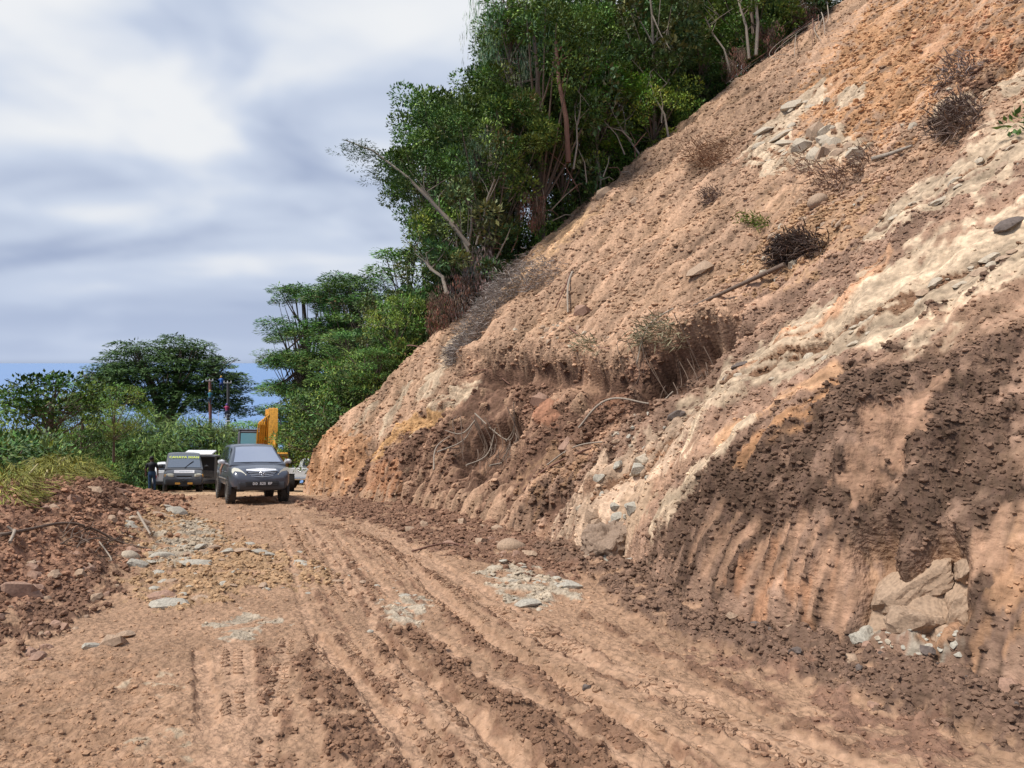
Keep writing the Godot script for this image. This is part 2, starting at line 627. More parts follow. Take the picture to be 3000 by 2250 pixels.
	P.poly(ts_list([1800, 1080, 1850, 1000, 1900, 930, 1960, 900, 1990, 870, 2010, 880, 1970, 960, 1920, 1030, 1860, 1090]), Color(0.357, 0.216, 0.142), 0.2, -0.04, 0.25, 0.9)
	P.stroke(ts_list([1940, 960, 1990, 880, 2030, 820]), 0.16, 0.12, Color(0.377, 0.230, 0.152), 0.1, -0.04, 1.0, 0.2)
	# pale bed above the boulder
	P.poly(ts_list([1190, 1140, 1240, 1085, 1300, 1010, 1380, 960, 1450, 910, 1520, 880, 1560, 890, 1500, 950, 1440, 1020, 1400, 1090, 1370, 1150, 1330, 1190, 1240, 1190]), Color(0.455, 0.325, 0.228), 0.28, 0.1, 0.3, 0.93)
	P.stroke(ts_list([1420, 1150, 1470, 1090, 1530, 1010, 1620, 930]), 0.2, 0.2, PALE * 0.95, 0.2, 0.04, 0.9, 0.3)
	P.stroke(ts_list([1500, 970, 1550, 900, 1600, 860]), 0.22, 0.2, PALE * 1.05, 0.15, 0.05, 0.9, 0.3)
	P.poly(ts_list([1340, 1090, 1390, 1030, 1420, 1060, 1400, 1130, 1370, 1150]), Color(0.347, 0.266, 0.185), 0.5, 0.05, 0.2, 0.8)
	P.poly(ts_list([1150, 1100, 1190, 1060, 1230, 1075, 1200, 1130, 1170, 1150]), REDD, 0.9, -0.3, 0.2, 0.9)
	# bucket-tooth grooves raked down the lower face
	for g in [[1500, 1200, 1560, 1100], [1530, 1215, 1590, 1110], [1560, 1230, 1625, 1120], [1600, 1240, 1660, 1130], [1640, 1260, 1700, 1140], [1690, 1230, 1740, 1130], [1720, 1280, 1770, 1170], [1755, 1300, 1800, 1190], [1790, 1310, 1840, 1200], [1820, 1330, 1860, 1230], [1240, 1120, 1290, 1050], [1120, 1060, 1160, 1000], [1080, 1060, 1115, 1000], [900, 1050, 930, 1000], [930, 1055, 955, 1000], [960, 1060, 990, 1000], [2130, 1180, 2165, 1080], [2165, 1200, 2200, 1090], [2195, 1230, 2230, 1100], [2090, 1220, 2110, 1160]]:
		P.stroke(ts_list(g), 0.10, 0.075, Color(0.367, 0.225, 0.148), 0.1, -0.08, 0.95, 0.15)
	P.poly(ts_list([1520, 1290, 1600, 1180, 1660, 1170, 1760, 1230, 1830, 1240, 1850, 1330, 1700, 1330, 1600, 1320]), Color(0.347, 0.189, 0.112), 0.45, 0.0, 0.3, 0.55)
	# the hollow round the exposed slab, and the grey washed rock at its foot
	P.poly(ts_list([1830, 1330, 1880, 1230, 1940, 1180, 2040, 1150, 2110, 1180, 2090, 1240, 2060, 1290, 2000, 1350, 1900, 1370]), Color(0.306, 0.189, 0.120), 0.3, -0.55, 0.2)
	P.poly(ts_list([2000, 1380, 2040, 1280, 2110, 1200, 2212, 1180, 2212, 1400, 2080, 1400]), Color(0.377, 0.221, 0.132), 0.5, 0.0, 0.3, 0.7)
	P.poly(ts_list([1840, 1400, 1880, 1350, 1960, 1340, 2060, 1370, 2050, 1430, 1930, 1440]), Color(0.408, 0.347, 0.273), 0.3, 0.0, 0.2, 0.85)
	# cracks and soil runs across the pale beds
	for g in [[1612, 345, 1700, 262, 1785, 190], [1640, 372, 1690, 320, 1700, 300], [1660, 330, 1720, 345, 1760, 330], [1750, 300, 1770, 340, 1765, 370], [1800, 280, 1815, 320, 1850, 330], [1710, 360, 1760, 335, 1800, 350], [1625, 350, 1665, 350, 1690, 340], [1650, 300, 1690, 290, 1710, 285],
		[1560, 850, 1700, 750, 1860, 660], [1600, 835, 1720, 745, 1900, 645], [1750, 720, 1880, 650, 2000, 610], [1850, 690, 1980, 620, 2130, 555], [1930, 655, 2060, 590, 2200, 530], [1940, 470, 2040, 415, 2150, 345], [1980, 450, 2090, 385, 2212, 310], [1420, 1010, 1480, 930, 1540, 880], [1360, 1040, 1420, 980, 1480, 940], [1290, 1080, 1350, 1020, 1410, 970], [2080, 225, 2140, 200, 2210, 165]]:
		P.stroke(ts_list(g), 0.07, 0.05, Color(0.255, 0.149, 0.092), 0.7, -0.07, 0.7)
	slope.soften(3)
	for j in v.size():
		var vs := v[j]
		for i in nu:
			var k := j * nu + i
			var uu := u[i]
			var b := slope_base(uu, vs)
			# scrape marks and smears fan out over the face from below its middle
			var th := atan2(vs + 3.4, uu + 20.3) * 13.0
			var rad := Vector2(uu + 20.3, vs + 3.4).length()
			var s1: float = nz.streak.get_noise_2d(th * 0.75, rad * 0.10)
			var s2: float = nz.streak.get_noise_2d(th * 3.0 + 40.0, rad * 0.35)
			var smear := smoothstep(0.16, 0.38, s1) * (0.75 if slope.rough[k] > 0.3 else 0.0)
			slope.rough[k] *= 1.0 - 0.75 * smear
			slope.col[k] = slope.col[k].lerp(Color(0.383, 0.241, 0.156), smear * 0.6) * (1.0 + 0.55 * s1 + 0.42 * s2)
			var r := slope.rough[k]
			var big: float = nz.big.get_noise_2d(uu * 1.2 + 50.0, vs)
			var mid: float = nz.mid.get_noise_2d(uu, vs * 0.8)
			var clod: float = nz.clod.get_noise_2d(uu + mid * 0.3, vs)
			var crumb: float = nz.crumb.get_noise_2d(uu, vs + mid * 0.2)
			var gully: float = nz.mid.get_noise_2d(uu * 1.6 + 200.0, vs * 0.16)
			var h := slope.lift[k] + big * 0.38 + mid * (0.10 + 0.13 * r) + gully * 0.04
			h -= (clod + 0.55) * 0.09 * r + (crumb + 0.55) * 0.055 * r
			h += s1 * 0.06 + s2 * 0.035
			h *= smoothstep(-0.3, 0.5, vs)
			var n := Vector3(-0.60 * NX, 0.78, 0.60 * ND)
			slope.pos[k] = b + n * h
			var f: float = 1.0 + 0.20 * mid + 0.22 * nz.fine.get_noise_2d(uu, vs)
			slope.col[k] *= f
	var m := slope.mesh()
	var o := put(m, "landslide_slope", M.earth)
	tag(o, "", "", "", "structure")

# ------------------------------------------------------------------ the road under the slide
func build_road() -> void:
	road = Sheet.new()
	road.n1 = nz.edge1
	road.n2 = nz.edge2
	var u := PackedFloat32Array()
	var x := -27.0
	while x < 9.0:
		u.append(x)
		if x < -4.2:
			x += 0.026 + 0.0055 * (-4.2 - x)
		elif x > 4.0:
			x += 0.03 + 0.01 * (x - 4.0)
		else:
			x += 0.024
	var v := PackedFloat32Array()
	var d := 3.0
	while d < 62.0:
		v.append(d)
		d += 0.0037 * d + (0.0 if d < 30.0 else 0.12)
	road.setup(u, v)
	var nu := u.size()
	var base := Color(0.352, 0.221, 0.142)
	for j in v.size():
		for i in nu:
			var k := j * nu + i
			var a: float = nz.big.get_noise_2d(u[i] * 1.5 + 90.0, v[j] * 1.5)
			road.col[k] = base * (1.0 + 0.22 * a)
			road.rough[k] = 0.22
	var P := road
	# spoil bank on the valley side
	P.poly(PackedVector2Array([Vector2(-15, 8.0), Vector2(-6.6, 8.6), Vector2(-6.0, 10.0), Vector2(-6.6, 12.5), Vector2(-7.2, 15), Vector2(-8.6, 18.5), Vector2(-9.6, 22), Vector2(-10.8, 25), Vector2(-12.4, 27.5), Vector2(-16, 27)]), Color(0.275, 0.155, 0.102), 1.25, 0.0, 0.7, 0.9, 0.45)
	P.poly(xd_list([0, 1330, 160, 1250, 260, 1180, 240, 1290, 130, 1350, 0, 1420]), REDD, 1.3, 0.0, 0.4, 0.8)
	P.poly(xd_list([180, 1060, 260, 1040, 300, 1060, 280, 1110, 200, 1110]), REDD * 0.9, 1.2, 0.0, 0.3, 0.8)
	# crushed grey shale along the bank's foot
	P.poly(xd_list([270, 1130, 340, 1095, 430, 1110, 480, 1160, 560, 1190, 700, 1215, 740, 1260, 560, 1270, 430, 1310, 340, 1320, 300, 1220]), Color(0.367, 0.239, 0.140), 0.8, 0.02, 0.5, 0.75)
	P.poly(xd_list([330, 1150, 420, 1120, 470, 1160, 440, 1200, 350, 1230]), GREY, 0.7, 0.03, 0.35, 0.6)
	P.poly(xd_list([440, 1350, 520, 1325, 610, 1330, 580, 1370, 480, 1380]), GREY * 1.05, 0.3, 0.0, 0.25, 0.6)
	P.poly(xd_list([820, 1290, 880, 1280, 930, 1300, 905, 1345, 840, 1345]), GREY * 1.1, 0.4, 0.02, 0.2, 0.75)
	P.poly(xd_list([1030, 1230, 1110, 1220, 1230, 1260, 1250, 1290, 1160, 1320, 1080, 1290]), GREY * 1.1, 0.5, 0.03, 0.25, 0.6)
	P.poly(xd_list([450, 1560, 560, 1530, 580, 1590, 480, 1610]), PALE * 0.8, 0.2, 0.0, 0.3, 0.6)
	P.poly(xd_list([270, 1470, 360, 1460, 370, 1500, 290, 1510]), PALE * 0.8, 0.2, 0.0, 0.3, 0.6)
	P.poly(xd_list([230, 1620, 400, 1590, 420, 1659, 250, 1659]), PALE * 0.75, 0.3, 0.0, 0.3, 0.5)
	P.poly(xd_list([0, 1440, 250, 1400, 330, 1480, 300, 1659, 0, 1659]), Color(0.326, 0.200, 0.126), 0.5, 0.0, 0.5, 0.8)
	# churned soil beneath the face
	P.poly(xd_list([640, 1085, 760, 1075, 900, 1085, 1060, 1110, 1180, 1180, 1270, 1230, 1200, 1250, 1050, 1215, 930, 1180, 820, 1135, 700, 1110]), REDD * 1.15, 0.75, 0.03, 0.5, 0.8)
	P.poly(xd_list([1240, 1230, 1400, 1250, 1560, 1330, 1700, 1400, 1850, 1470, 2000, 1540, 2212, 1640, 2212, 1420, 1900, 1380, 1600, 1300, 1400, 1210]), DARK * 1.15, 1.1, 0.12, 0.35, 0.9)
	P.poly(xd_list([1500, 1380, 1700, 1420, 1900, 1500, 2212, 1659, 1900, 1659, 1700, 1530, 1560, 1450]), REDD * 1.3, 0.55, 0.0, 0.4, 0.6)
	# broken soil heaped along the foot of the near face
	var foot := PackedVector2Array()
	for q in 12:
		var tt := -12.0 + q * 1.15
		var cc := toe_c(tt) - 0.25
		foot.append(Vector2(NX * cc + UX * tt, ND * cc + UD * tt))
	P.stroke(foot, 0.5, 0.9, DARK * 1.25, 1.1, 0.13, 0.8)
	road.soften(2)
	# churned ridges between the wheel tracks
	var RIDGE := Color(0.224, 0.132, 0.086)
	P.stroke(xd_list([880, 1360, 960, 1420, 1060, 1500, 1180, 1600, 1290, 1690]), 0.17, 0.36, RIDGE * 0.89, 1.0, 0.03, 0.95)
	P.stroke(xd_list([660, 1420, 720, 1500, 800, 1590, 860, 1690]), 0.22, 0.42, RIDGE * 0.92, 0.95, 0.02, 0.85)
	P.stroke(xd_list([820, 1400, 900, 1490, 990, 1580, 1060, 1690]), 0.07, 0.12, RIDGE * 0.87, 0.9, 0.05, 0.9)
	P.stroke(xd_list([960, 1330, 1100, 1440, 1250, 1540, 1420, 1690]), 0.10, 0.2, RIDGE * 0.94, 0.8, 0.03, 0.8)
	P.stroke(xd_list([1130, 1330, 1300, 1430, 1500, 1540, 1750, 1690]), 0.10, 0.16, RIDGE * 0.97, 0.7, 0.03, 0.75)
	P.stroke(xd_list([1260, 1330, 1480, 1440, 1700, 1550, 1900, 1660]), 0.10, 0.14, RIDGE * 0.99, 0.6, 0.03, 0.7)
	P.stroke(xd_list([570, 1400, 580, 1500, 600, 1690]), 0.12, 0.22, RIDGE * 1.02, 0.7, 0.0, 0.7)
	P.stroke(xd_list([740, 1190, 800, 1290, 840, 1360]), 0.12, 0.1, RIDGE * 0.99, 0.6, 0.0, 0.7)
	P.stroke(xd_list([690, 1130, 820, 1170, 950, 1250]), 0.2, 0.2, RIDGE * 0.99, 0.5, 0.0, 0.6)
	# the tracks themselves: pressed smooth, lugs along one side
	var smooth_ := Color(0.408, 0.259, 0.170)
	P.stroke(xd_list([830, 1370, 900, 1440, 1010, 1530, 1110, 1620, 1180, 1700]), 0.09, 0.14, smooth_, 0.06, -0.085, 1.0, 0.05)
	P.stroke(xd_list([690, 1370, 760, 1450, 850, 1550, 920, 1640, 970, 1710]), 0.09, 0.13, smooth_, 0.06, -0.08, 1.0, 0.05)
	P.stroke(xd_list([870, 1200, 1000, 1330, 1130, 1420, 1290, 1520, 1440, 1620, 1520, 1690]), 0.10, 0.15, smooth_ * 0.97, 0.08, -0.065, 1.0, 0.04)
	P.stroke(xd_list([1000, 1270, 1180, 1390, 1380, 1480, 1600, 1590, 1780, 1690]), 0.10, 0.15, smooth_ * 0.97, 0.08, -0.035, 1.0, 0.03)
	P.stroke(xd_list([930, 1280, 1090, 1400, 1260, 1500, 1400, 1590, 1520, 1690]), 0.08, 0.13, smooth_ * 0.95, 0.08, -0.02, 1.0, 0.03)
	P.stroke(xd_list([850, 1440, 950, 1540, 1040, 1640, 1090, 1700]), 0.08, 0.10, smooth_ * 0.95, 0.1, -0.02, 1.0, 0.03)
	P.stroke(xd_list([740, 1380, 830, 1480, 930, 1590, 1000, 1700]), 0.06, 0.09, smooth_ * 0.95, 0.1, -0.02, 1.0, 0.03)
	P.stroke(xd_list([620, 1380, 600, 1480, 570, 1600, 560, 1690]), 0.08, 0.1, smooth_ * 0.97, 0.1, -0.02, 1.0, 0.03)
	P.stroke(xd_list([430, 1400, 440, 1470, 450, 1560]), 0.08, 0.12, smooth_, 0.1, -0.05, 1.0, 0.05)
	P.stroke(xd_list([500, 1390, 500, 1500, 520, 1690]), 0.2, 0.35, smooth_ * 1.02, 0.1, -0.015, 0.9, 0.05)
	P.stroke(xd_list([1080, 1330, 1300, 1440, 1560, 1550, 1800, 1659]), 0.2, 0.3, smooth_ * 0.98, 0.15, 0.0, 0.75, 0.04)
	P.stroke(xd_list([780, 1130, 900, 1200, 1050, 1290]), 0.25, 0.2, smooth_ * 0.98, 0.15, -0.02, 0.85, 0.04)
	P.stroke(xd_list([620, 1100, 700, 1180, 760, 1270, 800, 1330]), 0.25, 0.2, smooth_, 0.15, -0.02, 0.7, 0.04)
	# the fan of older tracks from the cars to the lower right
	var ga := xd_list([600, 1130, 625, 1200, 650, 1300, 690, 1400, 800, 1540, 930, 1690])
	var gb := xd_list([860, 1165, 1010, 1260, 1170, 1360, 1400, 1470, 1650, 1570, 1900, 1680])
	for q in 13:
		var f := (q + 0.35 * sin(q * 2.7)) / 12.0
		var line := PackedVector2Array()
		for e in ga.size():
			line.append(ga[e].lerp(gb[e], f))
		if q % 3 == 0:
			P.stroke(line, 0.05, 0.08, smooth_ * 1.03, 0.08, -0.022, 0.62, 0.03)
		elif q % 3 == 1:
			P.stroke(line, 0.04, 0.06, RIDGE * 1.05, 0.5, 0.012, 0.5)
		else:
			P.stroke(line, 0.03, 0.05, RIDGE * 1.2, 0.4, -0.018, 0.45)
	# clean road beyond the cars
	P.poly(PackedVector2Array([Vector2(-17, 29.5), Vector2(-6.5, 27.5), Vector2(-4, 33), Vector2(-4, 60), Vector2(-17, 60)]), Color(0.530, 0.360, 0.224), 0.08, 0.0, 0.4, 1.0, 0.1)
	for j in v.size():
		var dd := v[j]
		for i in nu:
			var k := j * nu + i
			var xx := u[i]
			var r := road.rough[k]
			var big: float = nz.big.get_noise_2d(xx * 1.4, dd * 1.4)
			var mid: float = nz.mid.get_noise_2d(xx * 1.1, dd * 1.1)
			var clod: float = nz.clod.get_noise_2d(xx * 1.15 + mid * 0.3, dd * 1.15)
			var crumb: float = nz.crumb.get_noise_2d(xx * 1.2, dd * 1.2 + mid * 0.2)
			var fine: float = nz.fine.get_noise_2d(xx, dd)
			var h := road.lift[k] + big * 0.05 + mid * (0.02 + 0.09 * r)
			h -= (clod + 0.55) * 0.12 * r + (crumb + 0.55) * 0.05 * r
			h += fine * 0.012
			road.pos[k] = Vector3(xx, ground_y(xx, dd) + h, -dd)
			road.col[k] *= 1.0 + 0.16 * mid + 0.10 * fine
	var m := road.mesh()
	var o := put(m, "road", M.mud)
	tag(o, "", "", "", "structure")

# ------------------------------------------------------------------ a small mesh builder
class B:
	var p := PackedVector3Array()
	var c := PackedColorArray()
	var ink := Color(1, 1, 1)

	func tri(a: Vector3, b: Vector3, d: Vector3) -> void:
		p.append(a); p.append(b); p.append(d)
		c.append(ink); c.append(ink); c.append(ink)

	func quad(a: Vector3, b: Vector3, d: Vector3, e: Vector3) -> void:
		tri(a, b, d)
		tri(a, d, e)

	# rings of equal length joined into a skin; each ring runs the same way round
	func skin(rings: Array, closed := true, cap0 := true, cap1 := true) -> void:
		var n: int = rings[0].size()
		for r in rings.size() - 1:
			var a: PackedVector3Array = rings[r]
			var b: PackedVector3Array = rings[r + 1]
			for i in (n if closed else n - 1):
				var k := (i + 1) % n
				quad(a[i], a[k], b[k], b[i])
		if cap0:
			fan(rings[0], true)
		if cap1:
			fan(rings[rings.size() - 1], false)

	func fan(r: PackedVector3Array, back: bool) -> void:
		var m := Vector3.ZERO
		for q in r:
			m += q
		m /= r.size()
		for i in r.size():
			var k := (i + 1) % r.size()
			if back:
				tri(m, r[k], r[i])
			else:
				tri(m, r[i], r[k])

	func tube(pts: PackedVector3Array, r0: float, r1: float, sides := 6, ends := true) -> void:
		var rings := []
		var n := pts.size()
		for i in n:
			var t := (pts[mini(i + 1, n - 1)] - pts[maxi(i - 1, 0)]).normalized()
			var u := t.cross(Vector3(0.31, 0.2, 0.93)).normalized()
			var w := t.cross(u)
			var r := lerpf(r0, r1, float(i) / maxf(n - 1, 1))
			var ring := PackedVector3Array()
			for s in sides:
				var a := TAU * s / sides
				ring.append(pts[i] + (u * cos(a) + w * sin(a)) * r)
			rings.append(ring)
		skin(rings, true, ends, ends)

	# box with chamfered edges, in a frame
	func box(mid: Vector3, size: Vector3, bevel := 0.02, basis := Basis.IDENTITY) -> void:
		var h := size * 0.5
		var b := minf(bevel, minf(h.x, minf(h.y, h.z)) * 0.9)
		var rings := []
		for s in [[-h.y, b], [-h.y + b, 0.0], [h.y - b, 0.0], [h.y, b]]:
			var y: float = s[0]
			var i: float = s[1]
			var x := h.x - i
			var z := h.z - i
			var ring := PackedVector3Array()
			for q in [Vector2(x - b, -z), Vector2(x, -z + b), Vector2(x, z - b), Vector2(x - b, z), Vector2(-x + b, z), Vector2(-x, z - b), Vector2(-x, -z + b), Vector2(-x + b, -z)]:
				ring.append(mid + basis * Vector3(q.x, y, q.y))
			rings.append(ring)
		skin(rings)

	# a turned shape round an axis: pairs of (along, radius)
	func lathe(o: Vector3, axis: Vector3, prof: PackedVector2Array, sides := 16) -> void:
		var t := axis.normalized()
		var u := t.cross(Vector3(0.13, 0.97, 0.2)).normalized()
		var w := t.cross(u)
		var rings := []
		for q in prof:
			var ring := PackedVector3Array()
			for s in sides:
				var a := TAU * s / sides
				ring.append(o + t * q.x + (u * cos(a) + w * sin(a)) * q.y)
			rings.append(ring)
		skin(rings)

	# flat outline with thickness; pts counter-clockwise in the plane (u, v), pushed along n
	func plate(o: Vector3, u: Vector3, v: Vector3, pts: PackedVector2Array, thick: float) -> void:
		var n := u.cross(v).normalized()
		var a := PackedVector3Array()
		var b := PackedVector3Array()
		for q in pts:
			a.append(o + u * q.x + v * q.y)
			b.append(o + u * q.x + v * q.y + n * thick)
		var t := Geometry2D.triangulate_polygon(pts)
		for i in range(0, t.size(), 3):
			tri(b[t[i]], b[t[i + 1]], b[t[i + 2]])
			tri(a[t[i]], a[t[i + 2]], a[t[i + 1]])
		for i in pts.size():
			var k := (i + 1) % pts.size()
			quad(a[i], a[k], b[k], b[i])

	func mesh(crease := 40.0, colours := false) -> ArrayMesh:
		var n := p.size()
		var nor := PackedVector3Array()
		nor.resize(n)
		var fn := PackedVector3Array()
		fn.resize(n / 3)
		var near := {}
		for f in n / 3:
			var k := (p[f * 3 + 1] - p[f * 3]).cross(p[f * 3 + 2] - p[f * 3])
			fn[f] = k
			if crease > 0.0:
				for q in 3:
					var key := Vector3i((p[f * 3 + q] * 2000.0).round())
					if near.has(key):
						near[key].append(f)
					else:
						near[key] = [f]
		var lim := cos(deg_to_rad(crease))
		for f in n / 3:
			var me := fn[f].normalized()
			for q in 3:
				var s := me
				if crease > 0.0:
					s = Vector3.ZERO
					for g in near[Vector3i((p[f * 3 + q] * 2000.0).round())]:
						if fn[g].normalized().dot(me) >= lim:
							s += fn[g]
					s = s.normalized() if s.length() > 1e-12 else me
				nor[f * 3 + q] = -s
		# faces above run counter-clockwise seen from outside; the engine wants them clockwise
		var idx := PackedInt32Array()
		idx.resize(n)
		for f in n / 3:
			idx[f * 3] = f * 3
			idx[f * 3 + 1] = f * 3 + 2
			idx[f * 3 + 2] = f * 3 + 1
		for i in n:
			nor[i] = -nor[i]
		var arr := []
		arr.resize(Mesh.ARRAY_MAX)
		arr[Mesh.ARRAY_VERTEX] = p
		arr[Mesh.ARRAY_NORMAL] = nor
		if colours:
			arr[Mesh.ARRAY_COLOR] = c
		arr[Mesh.ARRAY_INDEX] = idx
		var m := ArrayMesh.new()
		m.add_surface_from_arrays(Mesh.PRIMITIVE_TRIANGLES, arr)
		return m

# ------------------------------------------------------------------ many leaves in one mesh
class Leaves:
	var p := PackedVector3Array()
	var c := PackedColorArray()
	var rng := RandomNumberGenerator.new()

	func leaf(o: Vector3, dir: Vector3, side: Vector3, l: float, w: float, col: Color, fold := 0.15) -> void:
		var n := dir.cross(side)
		var tip := o + dir * l
		var m := o + dir * l * 0.45
		var a := m + side * w * 0.5 + n * w * fold
		var b := m - side * w * 0.5 + n * w * fold
		p.append(o); p.append(a); p.append(tip)
		p.append(o); p.append(tip); p.append(b)
		for i in 6:
			c.append(col)

	func mesh() -> ArrayMesh:
		var arr := []
		arr.resize(Mesh.ARRAY_MAX)
		arr[Mesh.ARRAY_VERTEX] = p
		arr[Mesh.ARRAY_COLOR] = c
		var m := ArrayMesh.new()
		m.add_surface_from_arrays(Mesh.PRIMITIVE_TRIANGLES, arr)
		return m

	func ball() -> Vector3:
		while true:
			var v := Vector3(rng.randf_range(-1, 1), rng.randf_range(-1, 1), rng.randf_range(-1, 1))
			if v.length_squared() <= 1.0:
				return v
		return Vector3.ZERO

	# a spray of leaves round a point: style 0 broad leaves, 1 flat feathery sprays, 2 hanging needles, 3 bamboo
	func spray(at: Vector3, r: Vector3, n: int, l: float, w: float, c0: Color, c1: Color, style := 0) -> void:
		for i in n:
			var q := ball()
			# most leaves sit in the outer part of the spray
			q = q.normalized() * pow(q.length(), 0.55)
			var o := at + q * r
			var out := (q + Vector3(0, 0.25, 0)).normalized()
			var dir := (out + ball() * 0.9).normalized()
			if style == 1:
				dir = (Vector3(out.x, -0.05, out.z) + ball() * 0.35).normalized()
			elif style == 2:
				dir = (Vector3(0, -1, 0) + ball() * 0.28).normalized()
			elif style == 3:
				dir = (Vector3(out.x, -0.35, out.z) + ball() * 0.7).normalized()
			var side := dir.cross(Vector3(rng.randf_range(-0.5, 0.5), 1, rng.randf_range(-0.5, 0.5))).normalized()
			var f := rng.randf_range(0.65, 1.25)
			var col := c0.lerp(c1, rng.randf() * rng.randf() * 1.3)
			col = Color(col.r * f, col.g * f, col.b * f)
			var ll := l * rng.randf_range(0.6, 1.3)
			leaf(o, dir, side, ll, w * ll / l, col)

func leaf_mat(back := 0.35, rough := 0.55) -> StandardMaterial3D:
	var m := StandardMaterial3D.new()
	m.vertex_color_use_as_albedo = true
	m.roughness = rough
	m.metallic_specular = 0.35
	m.cull_mode = BaseMaterial3D.CULL_DISABLED
	m.backlight_enabled = back > 0.0
	m.backlight = Color(back, back, back * 0.6)
	return m

# ------------------------------------------------------------------ rocks and clods
func ico(level: int) -> Array:
	var g := (1.0 + sqrt(5.0)) * 0.5
	var v := [Vector3(-1, g, 0), Vector3(1, g, 0), Vector3(-1, -g, 0), Vector3(1, -g, 0), Vector3(0, -1, g), Vector3(0, 1, g), Vector3(0, -1, -g), Vector3(0, 1, -g), Vector3(g, 0, -1), Vector3(g, 0, 1), Vector3(-g, 0, -1), Vector3(-g, 0, 1)]
	var f := [[0, 11, 5], [0, 5, 1], [0, 1, 7], [0, 7, 10], [0, 10, 11], [1, 5, 9], [5, 11, 4], [11, 10, 2], [10, 7, 6], [7, 1, 8], [3, 9, 4], [3, 4, 2], [3, 2, 6], [3, 6, 8], [3, 8, 9], [4, 9, 5], [2, 4, 11], [6, 2, 10], [8, 6, 7], [9, 8, 1]]
	var tris := []
	for t in f:
		tris.append([v[t[0]].normalized(), v[t[1]].normalized(), v[t[2]].normalized()])
	for l in level:
		var nxt := []
		for t in tris:
			var a: Vector3 = (t[0] + t[1]).normalized()
			var b: Vector3 = (t[1] + t[2]).normalized()
			var c: Vector3 = (t[2] + t[0]).normalized()
			nxt.append([t[0], a, c])
			nxt.append([t[1], b, a])
			nxt.append([t[2], c, b])
			nxt.append([a, b, c])
		tris = nxt
	return tris

# a broken stone: a ball trimmed by flat planes, then roughened
func rock_mesh(seed_: int, level: int, cuts: int, size: Vector3, bump: float, crease := 25.0) -> ArrayMesh:
	var rng := RandomNumberGenerator.new()
	rng.seed = seed_
	var planes := []
	for i in cuts:
		var n := Vector3(rng.randfn(), rng.randfn(), rng.randfn()).normalized()
		planes.append([n, rng.randf_range(0.45, 0.82)])
	var nn := FastNoiseLite.new()
	nn.seed = seed_
	nn.frequency = 1.4
	nn.fractal_octaves = 4
	var b := B.new()
	for t in ico(level):
		var q := []
		for k in 3:
			var v: Vector3 = t[k]
			var r := 1.0
			for pl in planes:
				var e: float = v.dot(pl[0])
				if e > 0.01:
					r = minf(r, pl[1] / e)
			var w: Vector3 = v * r
			w += v * nn.get_noise_3dv(w * 1.2) * bump
			q.append(w * size)
		b.tri(q[0], q[1], q[2])
	return b.mesh(crease)

# ------------------------------------------------------------------ trees
var tree_kinds := {}

# a crown of leaf sprays on limbs: returns {trunk, crown}, one metre of crown radius per unit r
func tree_parts(seed_: int, height: float, r: Vector3, sprays: int, per: int, style: int, l: float, w: float, c0: Color, c1: Color, lean := Vector2.ZERO, trunk_r := 0.12, low := 0.35, spray_r := 0.5) -> Dictionary:
	var lv := Leaves.new()
	lv.rng.seed = seed_
	var rng := lv.rng
	var tb := B.new()
	var top := Vector3(lean.x, height, lean.y)
	var spine := PackedVector3Array()
	for i in 7:
		var f := i / 6.0
		spine.append(Vector3(lean.x * f * f, height * f * 0.92, lean.y * f * f) + Vector3(rng.randf_range(-1, 1), 0, rng.randf_range(-1, 1)) * 0.05 * height * f * 0.4)
	tb.tube(spine, trunk_r, trunk_r * 0.3, 7)
	var mid := Vector3(lean.x, height - r.y * 0.8, lean.y)
	for i in sprays:
		var q := lv.ball()
		q = q.normalized() * pow(q.length(), 0.45)
		if q.y > 0.8:
			q.y = 0.8
		if style == 1:
			q.y = lerpf(q.y, round(q.y * 3.0) / 3.0, 0.55)
		if q.y < -low * 1.6:
			q.y *= 0.5
		var at := mid + q * r
		var sr := spray_r * rng.randf_range(0.7, 1.35)
		var flat := Vector3(sr, sr * (0.36 if style == 1 else (1.5 if style == 2 else 0.75)), sr)
		# sprays differ: some in new leaf, some dull, a few withered
		var tint := rng.randf_range(0.6, 1.4)
		var warm := rng.randf_range(0.75, 1.45)
		var k0 := Color(c0.r * tint * warm, c0.g * tint, c0.b * tint)
		var k1 := Color(c1.r * tint * warm, c1.g * tint, c1.b * tint)
		if rng.randf() < 0.04:
			k1 = Color(0.24, 0.16, 0.07)
		lv.spray(at, flat, per, l, w, k0, k1, style)
		if i % 2 == 0:
			var f := clampf(rng.randf_range(0.35, 0.9), 0.0, 1.0)
			var o := spine[int(f * 6)]
			var m := o.lerp(at, 0.5) + Vector3(0, -0.06 * o.distance_to(at), 0)
			tb.tube(PackedVector3Array([o, m, at]), trunk_r * 0.32, 0.012, 4, false)
	return {"trunk": tb.mesh(60.0), "crown": lv.mesh()}

func make_tree(kind: String, called: String, label: String, category: String, group: String, where: Vector3, turn: float, scale_: float, lean := Vector3.UP) -> Node3D:
	var k: Dictionary = tree_kinds[kind]
	var o := thing(called, label, category, where, turn, group)
	put(k.trunk, "trunk", k.bark, o)
	put(k.crown, "crown", k.leaf, o)
	var b := Basis(Vector3.UP, turn)
	if lean != Vector3.UP:
		var ax := Vector3.UP.cross(lean).normalized()
		b = Basis(ax, Vector3.UP.angle_to(lean)) * b
	o.basis = b.scaled(Vector3.ONE * scale_)
	return o

